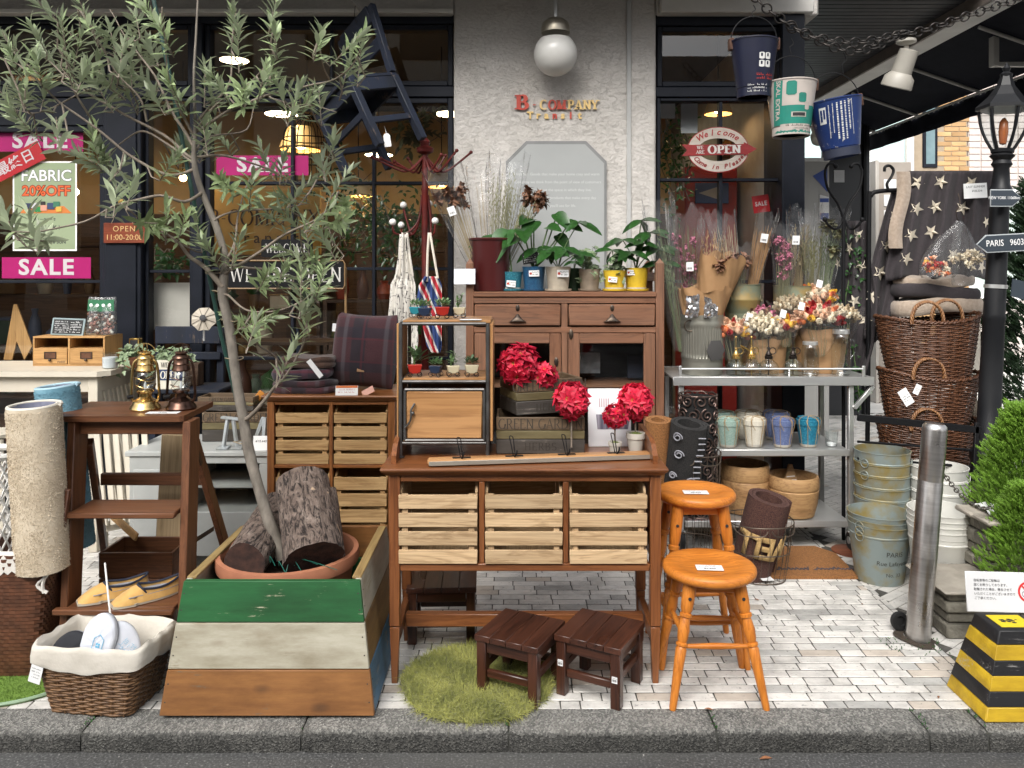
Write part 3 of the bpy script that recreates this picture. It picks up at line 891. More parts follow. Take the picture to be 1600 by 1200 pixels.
MB().lathe([(.17,-.12),(.215,0),(.245,.22),(.25,.235),(rp+.004,.24),(rp+.008,.262),(rp+.004,.285),(rp-.014,.287),(rp-.022,.27),(rp-.03,.20)],44,cap1=False).build('tub',M_terra,pot)
MB().lathe([(.001,.205),(.12,.215),(.235,.20)],30,cap0=False,cap1=False).build('soil',M_soil,pot)
def bark_mat():
 m,n,bb=_new('bark')
 s=coord(n)
 hb=noise_tex(n,mapping(n,s,(46,46,17)),1,7,.68,1.6)
 c=mixc(n,ramp(n,hb,[(.40,1.0),(.52,0.0)]),ramp(n,noise_tex(n,s,26,7,.7),[(.32,(.11,.075,.058)),(.55,(.22,.165,.135)),(.75,(.36,.29,.24))]),(.018,.012,.010))
 n.links.new(mixc(n,ramp(n,noise_tex(n,s,13,3),[(.70,0.0),(.73,1.0)]),c,(.52,.36,.24)),bb.inputs['Base Color'])
 bb.inputs['Roughness'].default_value=.9
 bump(n,bb,hb,1.0,.02)
 return m
M_bark=bark_mat()
M_cut=mat('cut_end',(.075,.035,.025),(.03,.016,.013),rough=.9,scale=30,bmp=.6)
def log(name,lbl,a,c,r0,r1,seed):
 a,c=V(a),V(c);ax=c-a;L=ax.length
 t=thing(name,lbl,'log',a,rot=orient(ax))
 b=MB()
 def f(u,v):
  an=2*PI*u;r=r0+(r1-r0)*v
  p=V((math.cos(an),math.sin(an),v*L*3+seed))
  r*=1+.09*noise.noise(p*1.3)+.045*noise.noise(p*5)+.03*noise.noise(V((p.x*14,p.y*14,p.z*5)))
  return(r*math.cos(an),r*math.sin(an),v*L)
 b.grid(f,64,40,closeu=True);b.build('bark',M_bark,t,ang=80)
 b=MB();e=[f(i/64,0)for i in range(64)];b.add(e+[(0,0,.004)],[(i,64,(i+1)%64)for i in range(64)])
 b.build('cut_face',M_cut,t);b=MB()
 e=[f(i/64,1)for i in range(64)];b.add(e+[(0,0,L)],[(i,(i+1)%64,64)for i in range(64)])
 b.build('cut_face',M_cut,t)
log('log','thick upright dark log leaning in the terracotta tub',P(490,874,2.93),P(472,752,3.16),.110,.098,1)
log('log','paler log lying behind the tree trunk in the terracotta tub',P(382,880,2.93),P(436,800,3.3),.078,.088,5)
log('log','narrow split log standing at the right rim of the terracotta tub',P(524,884,3.02),P(512,765,3.16),.040,.034,9)
def leaf_mat(name,top,under,rough=.45,trans=.25,orand=.15,noise_c=None):
 if name in MATS:return MATS[name]
 m,n,bb=_new(name)
 g=n.nodes.new('ShaderNodeNewGeometry')
 s=coord(n)
 tv=ramp(n,noise_tex(n,s,6,3),[(.35,tuple(x*.75 for x in top)),(.65,tuple(x*1.15 for x in top))])if not noise_c else ramp(n,noise_tex(n,s,40,3),[(.42,top),(.6,noise_c)])
 c=hue_rand(n,mixc(n,g.outputs['Backfacing'],tv,under),orand)
 n.links.new(c,bb.inputs['Base Color']);bb.inputs['Roughness'].default_value=rough
 out=n.nodes['Material Output']
 tl=n.nodes.new('ShaderNodeBsdfTranslucent');n.links.new(c,tl.inputs[0])
 mx=n.nodes.new('ShaderNodeMixShader');mx.inputs[0].default_value=trans
 n.links.new(bb.outputs[0],mx.inputs[1]);n.links.new(tl.outputs[0],mx.inputs[2]);n.links.new(mx.outputs[0],out.inputs[0])
 MATS[name]=m
 return m
M_olive=leaf_mat('olive_leaf',(.33,.425,.205),(.50,.57,.38),.40,.24,.38)
M_olbark=mat('olive_bark',(.11,.095,.078),(.24,.21,.175),rough=.85,scale=34,detail=7,stretch=(1,1,.45),bmp=1.0,bscale=60,lo=.3,hi=.7)
M_twig=mat('twig',(.16,.13,.10),(.24,.20,.16),rough=.8,scale=30)
tree=thing('olive_tree','slender olive tree with loose grey green crown growing from the painted planter box','tree',(-.862,3.06,.36))
TO=V(tree.location)
tr=random.Random(11)
trunk_px=[(442,872,3.05),(434,850,3.05),(425,828,3.05),(407,772,3.06),(393,722,3.07),(386,690,3.08),(380,652,3.08),(372,610,3.08),(365,560,3.08),(357,505,3.08),(348,462,3.07),(350,432,3.07),(352,402,3.07),(340,360,3.07),(328,330,3.07),(312,290,3.06),(303,250,3.05),(305,200,3.05),(303,120,3.07),(306,60,3.09),(310,-20,3.1)]
trunk=[P(*q)-TO for q in trunk_px]
tr_r=[.027,.024,.0225,.021,.0205,.020,.0195,.019,.0185,.0185,.019,.0165,.0145,.0135,.0125,.0115,.010,.0065,.005,.004,.003]
def spath(pts,k=4):
 out=[]
 n=len(pts)
 for i in range(n-1):
  p0,p1,p2,p3=pts[max(i-1,0)],pts[i],pts[i+1],pts[min(i+2,n-1)]
  for j in range(k):
   t=j/k
   out.append(.5*((2*p1)+(p2-p0)*t+(2*p0-5*p1+4*p2-p3)*t*t+(3*p1-p0-3*p2+p3)*t**3))
 out.append(pts[-1])
 return out
def smooth_r(rs,k=4):
 out=[]
 for i in range(len(rs)-1):
  for j in range(k):out.append(rs[i]+(rs[i+1]-rs[i])*j/k)
 return out+[rs[-1]]
tp=spath(trunk);trr=smooth_r(tr_r)
trr=[r*(1+.09*noise.noise(p*14))for r,p in zip(trr,tp)]
MB().tube(tp,trr,12).build('trunk',M_olbark,tree,ang=60)
branches=[([(348,448),(325,422),(300,400),(280,378),(250,362)],-.05,.012),([(316,300),(290,318),(250,308),(190,318),(130,345),(70,362),(20,362)],-.3,.007),([(305,262),(262,272),(205,243),(150,200),(100,160),(40,112),(-10,85)],-.15,.007),([(303,248),(240,202),(170,166),(110,125),(70,90)],.15,.007),([(303,230),(268,172),(240,120),(205,70),(170,15)],.05,.007),([(304,215),(270,140),(259,70),(252,10)],-.2,.006),([(304,195),(332,165),(358,125),(364,70),(370,15)],.1,.006),([(304,205),(345,160),(395,130),(425,90),(430,30)],-.15,.006),([(306,245),(350,243),(400,256),(450,282),(480,305)],.2,.006),([(308,205),(370,168),(450,143),(515,126),(548,108),(562,80)],-.25,.006),([(420,150),(460,162),(500,168),(525,175)],-.2,.004),([(352,405),(368,372),(378,320),(392,275),(425,250)],.15,.006),([(351,428),(405,392),(458,362),(505,335),(530,300)],-.1,.007),([(354,415),(410,420),(450,435),(500,420)],.2,.006),([(351,460),(385,482),(420,488),(470,470),(490,460)],-.2,.005),([(384,655),(402,640),(428,605),(444,588),(470,545),(480,500)],-.2,.009),([(444,588),(430,560),(400,535),(385,510)],-.3,.005),([(306,235),(320,215),(385,200),(400,150),(420,120)],.25,.005),([(303,255),(262,225),(222,205),(190,225),(165,245)],.1,.006),([(230,190),(215,150),(180,110),(150,60),(120,10)],-.1,.005),([(150,200),(130,170),(105,110),(100,60),(85,20)],-.25,.005),([(335,345),(372,330),(440,330),(480,345)],.2,.005),([(140,140),(95,160),(50,175),(5,170)],.1,.004),([(60,120),(30,90),(5,50)],0,.004),([(500,335),(515,360),(520,385)],-.1,.004),([(515,126),(505,100),(497,60)],-.25,.004),([(480,305),(505,262),(520,230)],.1,.004),]
bpts=[]
for pts,dz,r in branches:
 n=len(pts)
 w=[P(q[0],q[1],3.06+dz*(i/(n-1)))-TO for i,q in enumerate(pts)]
 sp=spath(w,5)
 sp=[p+V((noise.noise(p*7+V((r*900,0,0))),0,noise.noise(p*7+V((0,5,r*500)))))*.012*(0 if i==0 else 1)for i,p in enumerate(sp)]
 m_=len(sp)
 MB().tube(sp,[r*(1-.72*i/(m_-1))for i in range(m_)],6).build('limb',M_twig,tree,ang=70)
 for i,p in enumerate(sp):
  if i>m_*.25:bpts.append(p)
shoots=[(100,60),(85,30),(150,50),(190,90),(150,110),(110,110),(60,110),(20,95),(8,60),(215,40),(258,60),(262,110),(300,140),(275,150),(230,130),(200,150),(160,150),(120,150),(70,150),(30,150),(5,150),(365,40),(372,70),(365,120),(345,140),(330,150),(380,150),(320,130),(425,30),(430,60),(425,110),(410,130),(440,150),(460,165),(480,160),(500,165),(497,70),(502,100),(545,75),(562,100),(540,120),(520,120),(40,200),(90,210),(30,185),(150,235),(165,250),(185,265),(140,252),(250,230),(280,240),(300,235),(265,260),(320,215),(520,232),(505,262),(530,290),(470,300),(450,312),(440,330),(420,335),(500,340),(520,352),(510,382),(480,375),(462,400),(495,410),(440,430),(412,440),(470,455),(490,470),(380,500),(400,505),(395,520),(480,500),(500,482),(232,350),(260,350),(285,355),(310,362),(332,400),(15,352),(50,358),(70,372),(205,300),(180,312),(450,562),(370,392),(560,300),(355,292),(392,300),(120,85),(175,60),(205,110),(240,85),(135,30),(60,60),(40,130),(95,135),(280,95),(245,160),(190,125),(345,215),(385,215),(415,250),(440,265),(240,30),(215,75),(170,130),(130,120),(80,95),(455,345),(530,325),(470,425),(430,470),(500,445)]
LM=MB()
leaf_specs=[]
twig=MB()
for sxp,syp in shoots:
 if tr.random()<.14:continue
 base0=P(sxp,syp,3.06)-TO
 near=min(bpts,key=lambda p:((p.x-base0.x)**2+(p.z-base0.z)**2))
 d=near.y+TO.y+tr.uniform(-.16,.16)
 tip=P(sxp,syp,d)-TO
 outw=V((tip.x-near.x,0,tip.z-near.z))
 ax=V((tip.x*.35+outw.x*3+tr.uniform(-.25,.25),tr.uniform(-.45,.3),.55+outw.z*2+tr.uniform(-.25,.35)))
 if syp>290:ax.z-=.25
 ax.normalize()
 L=tr.uniform(.10,.19)
 st=tip-ax*(L*.55)
 mid=(near+st)/2+V((tr.uniform(-.03,.03),tr.uniform(-.02,.02),-.015))
 path=[near,mid,st]+[st+ax*(L*k/5)+V((0,0,.012*(k/5)**2))for k in range(1,6)]
 twig.tube(path,[.0034,.003,.0026,.0024,.0022,.002,.0017,.001],5)
 nl=tr.randint(17,25)
 q1=ax.orthogonal().normalized();q2=ax.cross(q1)
 for k in range(nl):
  t=(k+.5)/nl
  an=k*2.4+tr.uniform(-.4,.4)
  side=q1*math.cos(an)+q2*math.sin(an)
  sp_=1.0-.65*t
  dr=(side*sp_+ax*(.45+.5*t)+V((tr.uniform(-.2,.2),tr.uniform(-.2,.2),tr.uniform(-.28,.15)))).normalized()
  ll=tr.uniform(.052,.092)*(1-.25*abs(t-.45))
  leaf_specs.append((st+ax*(L*t),dr,ax,ll,ll*tr.uniform(.20,.28),tr.uniform(.0,.35)))
for p in bpts[::3]:
 if tr.random()<.22:
  for k in range(2):
   dr=V((tr.uniform(-1,1),tr.uniform(-1,.6),tr.uniform(-.6,1))).normalized()
   ll=tr.uniform(.045,.085)
   leaf_specs.append((p,dr,V((0,0,1)),ll,ll*.16,.2))
twig.build('twigs',M_twig,tree,kind='stuff',ang=70)
lmesh=[MB().leaf((0,0,0),(0,0,1),(0,1,0),1,.165,c_,.18,((0,.1),(.15,.6),(.45,1),(.75,.75),(1,0))).mesh('leaf',M_olive,ang=80)for c_ in(.02,.15,.3)]
leaf_specs.sort(key=lambda s:s[0].y)
tr.shuffle(leaf_specs)
leaf_specs.sort(key=lambda s:round(s[0].y*4)-s[3]*10)
for i,(p,d,up,L,w,cu)in enumerate(leaf_specs):
 if i<300:
  z=d;x=up.cross(d).normalized();y=z.cross(x)
  M=Matrix((x,y,z)).transposed().to_4x4()@Matrix.Diagonal((L*(w/L)/.165,L,L,1));M.translation=p
  inst('leaf',lmesh[i%3],tree,M=M)
 else:LM.leaf(p,d,up,L,w,cu,.18,((0,.1),(.3,.9),(.62,.92),(1,0)))
LM.build('foliage',M_olive,tree,kind='stuff',ang=80)
stk=thing('tree_stake','long dark green garden stake tied beside the olive trunk','stake',P(436,900,3.16))
MB().tube([P(436,900,3.16)-stk.location,P(385,690,3.14)-stk.location,P(345,520,3.13)-stk.location,P(300,300,3.12)-stk.location,P(268,130,3.12)-stk.location,P(236,-20,3.12)-stk.location],.0085,10).build('pole',plain('stake_green',(.012,.045,.035),.4),stk)
b=MB()
for px_,py_ in((352,455),(366,500),(372,560),(385,690)):
 c=P(px_-6,py_,3.1)-stk.location
 b.tube([c+V((.034*math.cos(a),.034*math.sin(a),.004*math.sin(2*a)))for a in[2*PI*k/14 for k in range(14)]],.0018,5,closed=True)
b.build('tie',mat('twine',(.36,.29,.19),(.28,.22,.14)),stk,kind='stuff')
b=MB()
for k in range(7):
 a=P(430+k*6,884,2.92)
 q=V((tr.uniform(-.1,.22),tr.uniform(-.06,.05),tr.uniform(-.03,.01)))
 b.tube(spath([a,a+q*.4+V((0,0,.03)),a+q+V((.03,0,0))]),.0012,4)
b.build('wire',plain('green_wire',(.02,.16,.12),.4),label='loose thin green wires lying in the terracotta tub',cat='wire')
M_slat={a:wood('crate_wood',(.54,.385,.225),(.31,.19,.09),a,rough=.6,scale=1.1,contrast=.5,orand=.16,bmp=.15,c3=(.47,.31,.17))for a in 'xyz'}
M_slat2={a:wood('crate_wood_tan',(.50,.325,.15),(.31,.17,.065),a,rough=.6,scale=.8,contrast=.45,orand=.1,bmp=.1)for a in 'xyz'}
def crate(lbl,w,h,dep,loc,group,mats,slats=4,gap=.0155):
 t=thing('slatted_crate',lbl,'crate',loc,group=group)
 sh=(h-gap*(slats-1))/slats
 for k in range(slats):
  z=k*(sh+gap)
  MB().box(-w/2,w/2,0,.010,z+.001,z+sh,.0018).build('slat',mats['x'],t,loc=(0,random.uniform(-.001,.001),0))
 for s in(-1,1):
  MB().box(s*(w/2-.022)-.011,s*(w/2-.022)+.011,.0105,.024,.002,h+.0,.001).build('post',mats['z'],t)
  pr_=[(.028,.004),(dep,.004),(dep,h+.035),(.06,h+.035),(.028,h+.004)]
  b=MB().poly(pr_,.009,Matrix(((0,1,0,s*w/2-(.0095 if s>0 else-.0005)),(1,0,0,0),(0,0,1,0),(0,0,0,1))))
  b.build('side',mats['y'],t,smooth=False)
 MB().box(-w/2+.011,w/2-.011,.025,dep,.006,.012,0).build('bottom',mats['y'],t)
 MB().box(-w/2+.011,w/2-.011,dep-.012,dep-.003,.013,h+.03,.001).build('back',mats['x'],t)
 return t
M_teak={a:wood('console_teak',(.235,.085,.028),(.135,.044,.015),a,rough=.34,contrast=.7,orand=.06,bmp=.05,coat=.25)for a in 'xyz'}
DC=2.93
ct=thing('console_table','reddish brown console table with three open bays and tapered legs','table',(0.043,DC,0))
cx0=ct.location.x
def cX(px):return PX(px,DC)-cx0
ztop=.80
def ogee(x0,x1,y0,y1,m):
 prof=[(0,-.030),(.012,-.030),(.004,-.022),(-.004,-.014),(-.008,-.007),(-.006,-.001),(.002,0)]
 b=MB()
 for(o,z),(o2,z2)in zip(prof[1:-1],prof[2:]):
  b.add([(x0+o,y0+o,z),(x1-o,y0+o,z),(x1-o,y1,z),(x0+o,y1,z),(x0+o2,y0+o2,z2),(x1-o2,y0+o2,z2),(x1-o2,y1,z2),(x0+o2,y1,z2)],[(0,1,5,4),(1,2,6,5),(2,3,7,6),(3,0,4,7)])
 o=prof[-1][0];b.add([(x0+o,y0+o,0),(x1-o,y0+o,0),(x1-o,y1,0),(x0+o,y1,0)],[(0,1,2,3)])
 o=prof[1][0];b.add([(x0+o,y0+o,-.03),(x1-o,y0+o,-.03),(x1-o,y1,-.03),(x0+o,y1,-.03)],[(3,2,1,0)])
 return b
ogee(cX(598),cX(1040),-.012,.40,None).build('top',M_teak['x'],ct,loc=(0,0,ztop),ang=60)
M_y=lambda x:Matrix(((0,1,0,x),(1,0,0,0),(0,0,1,0),(0,0,0,1)))
for x in(cX(608),cX(1024)):
 MB().poly([(.05,.0005),(.395,.0005),(.395,.085),(.14,.080),(.095,.066),(.07,.045),(.05,.03)],.018,M_y(x)@TM((0,0,ztop))).build('gallery_side',M_teak['y'],ct,smooth=False)
lx=[cX(607),cX(1017)]
for x in lx:
 for y in(.012,.35):
  b=MB()
  b.box(x,x+.040,y,y+.036,.21,ztop-.0305,.003)
  hexa(b,[(x+(.002 if zz_ else .009),y+yy_*.036+(.002 if not yy_ else-.002),.0 if not zz_ else .207)if xx_==0 else(x+.040-(.002 if zz_ else .009),y+yy_*.036+(.002 if not yy_ else-.002),.0 if not zz_ else .207)for xx_ in(0,1)for yy_ in(0,1)for zz_ in(0,1)],.002)
  b.build('leg',M_teak['z'],ct)
a,c=lx[0]+.041,lx[1]-.001
zr0,zr1=PZ(893,DC+.012),PZ(881,DC+.012)
MB().box(a,c,.014,.040,zr0,zr1,.003).build('rail',M_teak['x'],ct)
MB().box(a,c,.014,.040,PZ(753,DC+.012),ztop-.031,.003).build('rail',M_teak['x'],ct)
MB().box(a,c,.041,.349,zr1-.014,zr1-.002,.001).build('shelf',M_teak['x'],ct)
MB().box(a,c,.355,.38,zr0,zr0+.06,.003).build('rail',M_teak['x'],ct)
for s,x in((1,lx[0]+.003),(-1,lx[1]+.025)):
 MB().box(x,x+.012,.049,.349,zr0,ztop-.032,.001).build('side_panel',M_teak['y'],ct)
for q in(752.5,884.5):MB().box(cX(q)-.0105,cX(q)+.0105,.016,.36,zr1+.001,PZ(753,DC+.012)-.001,.002).build('divider',M_teak['z'],ct)
MB().box(a-.002,c+.004,.18,.215,.135,.185,.003).build('stretcher',M_teak['x'],ct)
for x in lx:MB().box(x+.008,x+.034,.049,.349,.135,.185,.003).build('stretcher',M_teak['y'],ct)
for q,lbl in(((623,746),'pale slatted crate in the left bay of the console table'),((758,879),'pale slatted crate in the middle bay of the console table'),((890,1011),'pale slatted crate in the right bay of the console table')):
 w=(q[1]-q[0])*(DC+.01)/1250
 crate(lbl,w,PZ(772,DC+.01)-PZ(881,DC+.01)-.002,.30,(PX(sum(q)/2,DC+.01),DC+.004,zr1+.001),'crates in the console table',M_slat)
DH=3.78
M_teak2={a:wood('chest_teak',(.26,.10,.030),(.16,.055,.016),a,rough=.4,contrast=.7,orand=.05,bmp=.05,coat=.15)for a in 'xyz'}
ch=thing('crate_chest','reddish brown chest holding slatted crates with folded plaid blankets on top','chest',(PX(517,DH),DH,0))
def hX(px):return PX(px,DH)-ch.location.x
zt=PZ(617,DH)
ogee(hX(412),hX(622),-.015,.36,None).build('top',M_teak2['x'],ch,loc=(0,0,zt),ang=60)
for x0,x1,nm in((hX(417),hX(428),'side_panel'),(hX(606),hX(617),'side_panel'),(hX(514.5),hX(519.5),'divider')):
 MB().box(x0,x1,.0,.35,.03,zt-.031,.003).build(nm,M_teak2['z'],ch)
rowz=[PZ(725,DH),PZ(842,DH),.06]
MB().box(hX(428)+.001,hX(606)-.001,.004,.03,PZ(633,DH),zt-.031,.002).build('rail',M_teak2['x'],ch)
for k,z in enumerate(rowz):
 for xa,xb in((428,514.5),(519.5,606)):
  MB().box(hX(xa)+.001,hX(xb)-.001,.003,.34,z-.02,z-.004,.002).build('shelf',M_teak2['x'],ch)
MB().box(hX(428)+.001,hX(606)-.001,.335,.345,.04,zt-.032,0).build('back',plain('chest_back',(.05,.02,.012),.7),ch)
pos={0:('upper left','upper right'),1:('middle left','middle right'),2:('lower left','lower right')}
for k,(ya,yb)in enumerate(((646,723),(747,838),(0,0))):
 for c_,(xa,xb)in enumerate(((430,513),(521,604))):
  if k==2:continue
  h=PZ(ya,DH)-rowz[k]+.004
  crate('tan slatted crate in the %s opening of the brown chest'%pos[k][c_],(xb-xa)*DH/1250,h,.3,(PX((xa+xb)/2,DH),DH+.006,rowz[k]-.003),'crates in the brown chest',M_slat2)
M_dark={a:wood('stool_dark',(.075,.026,.014),(.030,.011,.007),a,rough=.33,contrast=.6,orand=.12,bmp=.06,coat=.3)for a in 'xyz'}
def step_stool(lbl,c,rz,h,w,tagside=None,dep=None):
 dep=dep or w
 t=thing('step_stool',lbl,'stool',c,rz,'dark wooden step stools')
 nb=4
 for k in range(nb):
  x0=-w/2+w*k/nb
  MB().box(x0+.0006,x0+w/nb-.0006,-dep/2,dep/2,h-.022,h,.0016).build('seat_board',M_dark['y'],t)
 lw=.036
 for sx_ in(-1,1):
  for sy_ in(-1,1):
   x,y=sx_*(w/2-lw/2-.006),sy_*(dep/2-lw/2-.006)
   MB().box(x-lw/2,x+lw/2,y-lw/2,y+lw/2,0,h-.0225,.003).build('leg',M_dark['z'],t)
 for s in(-1,1):
  e=w/2-lw-.007;y=s*(dep/2-.024)
  MB().box(-e,e,y-.010,y+.010,h-.064,h-.023,.002).build('apron',M_dark['x'],t)
  MB().box(-e,e,y-.009,y+.009,.065,.093,.003).build('stretcher',M_dark['x'],t)
  e2=dep/2-lw-.007;x=s*(w/2-.024)
  MB().box(x-.010,x+.010,-e2,e2,h-.064,h-.023,.002).build('apron',M_dark['y'],t)
  MB().box(x-.009,x+.009,-e2,e2,.085,.113,.003).build('stretcher',M_dark['y'],t)
 return t
def stick_tag(t,x,y,z,w=.020,h=.022,nrm='y'):
 o=MB().box(-w/2,w/2,-.001,.001,-h/2,h/2,0).build('price_sticker',M_white,t,loc=(x,y,z))
 b=MB()
 for k in range(9):b.box(-w*.38+k*w*.085,-w*.38+k*w*.085+w*random.choice((.02,.045)),-.0016,-.0011,-h*.25,h*.12,0)
 scribble(b,-w*.4,w*.4,h*.25,h*.14,.1,TM((0,-.0014,0)))
 b.build('barcode',M_ink,o,kind='stuff',smooth=False)
rzA=math.atan2(-.11,.2235)
s1_=step_stool('dark brown square step stool standing on the green shaggy rug',(.0315,2.925,0),rzA,.217,.25)
rzB=math.atan2(-.121,.2246)
s2_=step_stool('dark brown step stool with price stickers on two front legs',(.322,2.921,0),rzB,.217,.255)
stick_tag(s2_,-.103,-.1235,.118);stick_tag(s2_,.103,-.1235,.105)
step_stool('dark brown step stool tucked under the left end of the console table',(PX(692,3.37),3.37,0),R(2),.233,.285,dep=.25)
def blades(name,P0,N0,L,W,m,parent=None,spread=.8,droop=.5,seed=1,kind='stuff',seg=2):
 r=np.random.default_rng(seed);n=len(P0)
 d=N0+r.normal(0,spread,(n,3));d/=np.linalg.norm(d,axis=1,keepdims=True)
 side=np.cross(d,r.normal(0,1,(n,3)));side/=np.linalg.norm(side,axis=1,keepdims=True)+1e-9
 Ls=L*r.uniform(.6,1.2,(n,1))
 dr=r.normal(0,1,(n,3))*droop;dr[:,2]-=droop*.6
 mid=P0+d*Ls*.55
 tip=P0+d*Ls*.9+dr*Ls*.5
 w=side*W/2
 vs=np.stack([P0-w,P0+w,mid-w*.8,mid+w*.8,tip],1).reshape(-1,3)
 ix=(np.arange(n)*5)[:,None]
 quads=(ix+np.array([0,1,3,2])).tolist();tris=(ix+np.array([2,3,4])).tolist()
 me=bpy.data.meshes.new(name);me.from_pydata(vs.tolist(),[],quads+tris);me.materials.append(m);me.update()
 o=bpy.data.objects.new(name,me);COL.objects.link(o)
 if parent:o.parent=parent
 if kind:o['kind']=kind
 return o
M_rug=mat('rug_green',(.40,.40,.10),(.19,.205,.04),rough=.85,scale=7,detail=4,lo=.38,hi=.6,sheen=.3)
rug=thing('shaggy_rug','round moss green shaggy rug spilling over the kerb','rug',(-.128,2.945,0))
b=MB();b.lathe([(.262,.002),(.265,.008),(.2,.012),(.001,.012)],40,cap1=False);b.build('backing',M_rug,rug)
N_=22000
rr=.272*np.sqrt(rng.uniform(0,1,N_));aa=rng.uniform(0,2*PI,N_)
p0=np.stack([rr*np.cos(aa),rr*np.sin(aa),np.full(N_,.010)],1)
n0=np.stack([.55*rr/.27*np.cos(aa)+.5*np.sin(p0[:,1]*25+p0[:,0]*12),.55*rr/.27*np.sin(aa)+.5*np.cos(p0[:,0]*23),np.full(N_,.8)],1)
blades('pile',p0,n0,.038,.0022,M_rug,rug,.55,.8,4)
M_or={a:wood('orange_beech',(.58,.20,.028),(.43,.125,.014),a,rough=.42,contrast=.55,orand=.07,bmp=.08,coat=.1)for a in 'xz'}
def turned(mb,a,c,prof):
 a,c=V(a),V(c);d=c-a;L=d.length
 M=d.to_track_quat('Z','Y').to_matrix().to_4x4();M.translation=a
 return mb.lathe([(r,t*L)for t,r in prof],14,M)
LEGP=[(0,.0105),(.02,.0125),(.30,.017),(.47,.0195),(.49,.0150),(.497,.0205),(.515,.0205),(.522,.0150),(.55,.0185),(.62,.0215),(.70,.0165),(.715,.0145),(.722,.0215),(.745,.0215),(.752,.0165),(.78,.021),(.86,.0235),(1,.0245)]
STP=[(0,.007),(.15,.0085),(.5,.0115),(.85,.0085),(1,.007)]
def orange_stool(lbl,c,h,rs,foot,foot_y,ring_z):
 t=thing('round_stool',lbl,'stool',c,0,'orange wooden stools')
 seat=[(rs*.93,h-.036),(rs*.985,h-.029),(rs,h-.020),(rs*.992,h-.010),(rs*.955,h-.002),(rs*.9,h),(rs*.70,h-.002),(rs*.60,h-.008),(rs*.45,h-.011),(.001,h-.012)]
 MB().lathe(seat,48,cap1=False).build('seat',M_or['x'],t,ang=50)
 tops={};feet={}
 for sx_ in(-1,1):
  for sy_ in(-1,1):
   f=V((sx_*foot,sy_*foot_y,0));tp_=V((sx_*foot*.52,sy_*foot_y*.52,h-.037))
   feet[sx_,sy_]=f;tops[sx_,sy_]=tp_
   lg=turned(MB(),f,tp_,LEGP).build('leg',M_or['z'],t)
   q=f.lerp(tp_,.88);dd=V((0,-1,0))
   MB().lathe([(.0062,0),(.0062,.002)],10,TM(q+V((0,-.0255,0)),(PI/2,0,0))).build('plug',M_ink,lg)
 for k,z in enumerate(ring_z):
  u=z/(h-.037)
  for a_,c_ in(((-1,-1),(1,-1)),((-1,1),(1,1))):
   turned(MB(),feet[a_].lerp(tops[a_],u),feet[c_].lerp(tops[c_],u),STP).build('stretcher',M_or['x'],t)
  u2=(z+.04)/(h-.037)
  for a_,c_ in(((-1,-1),(-1,1)),((1,-1),(1,1))):
   turned(MB(),feet[a_].lerp(tops[a_],u2),feet[c_].lerp(tops[c_],u2),STP).build('stretcher',M_or['x'],t)
 MB().box(-foot*.5,foot*.5,-foot_y*.52-.008,-foot_y*.52+.008,h-.075,h-.037,.002).build('apron',M_or['x'],t)
 return t
def pcard(parent,loc,w,h,rot,txt='¥4,900',rows=2):
 o=MB().box(-w/2,w/2,-h/2,h/2,0,.0012,0).build('price_card',M_white,parent,loc=loc,rot=rot)
 b=MB()
 for k in range(rows):scribble(b,-w*.42,w*.3,h*(.30-.2*k),h*.12,.15,TM((0,0,.0016))@Matrix.Rotation(-PI/2,4,'X'))
 b.build('print',mat('grey_print',(.2,.2,.2),(.25,.25,.25)),o,kind='stuff',smooth=False)
 textm(txt,h*.3,M_ink,o,(0,-h*.22,.0018),(0,0,0),ext=.0002)
 return o
st1=orange_stool('low orange wooden stool with round dished seat standing at the kerb',(.718,2.915,0),.456,.168,.163,.148,(.205,))
tag(pcard(None,(.712,2.885,.4485),.095,.05,(0,0,R(-4)),'¥4,900'),'white price card lying on the low orange stool','price card')
st2=orange_stool('tall orange wooden stool with round seat behind the low one',(.735,3.205,0),.644,.158,.165,.155,(.17,.30))
tag(pcard(None,(.732,3.19,.6365),.098,.05,(0,0,R(-3)),'¥5,900'),'white price card lying on the tall orange stool','price card')
M_lad={a:wood('ladder_brown',(.155,.062,.027),(.08,.030,.014),a,rough=.42,contrast=.6,orand=.07,bmp=.08,coat=.1)for a in 'xyz'}
sl_=thing('step_ladder','reddish brown wooden folding step ladder with lanterns on its top','step ladder',(-1.53,3.02,0))
LO=V(sl_.location)
b=MB();tx=[(-1.80,3.09),(-1.285,3.09),(-1.272,3.10),(-1.285,3.44),(-1.81,3.44),(-1.80,3.10)]
vs=[(x-LO.x,y-LO.y)for x,y in tx]
b.poly(vs,.022,Matrix(((1,0,0,0),(0,0,1,0),(0,-1,0,.958),(0,0,0,1))));b.build('top_step',M_lad['x'],sl_,smooth=False)
for s,xt,xb_ in((-1,-1.708,-1.684),(1,-1.262,-1.240)):
 q=[]
 for xo in(-.015,.015):
  for y_t,y_b in((3.10,2.985),(3.20,3.085)):
   for z in(0,1):q.append(((xt if z else xb_)+xo-LO.x,(y_t if z else y_b)-LO.y,.935 if z else 0))
 hexa(MB(),q,.003).build('stile',M_lad['z'],sl_)
for z,d0,d1,xa,xb_ in((.606,3.045,3.20,-1.690,-1.280),(.26,3.0,3.22,-1.680,-1.268)):
 MB().box(xa-LO.x-.03,xb_-LO.x+.006,d0-LO.y-.03,d0-LO.y-.001,z-.022,z,.004).build('nosing',M_lad['x'],sl_)
 MB().box(xa-LO.x+.012,xb_-LO.x-.0,d0-LO.y,d1-LO.y,z-.0215,z-.0005,.003).build('step',M_lad['x'],sl_)
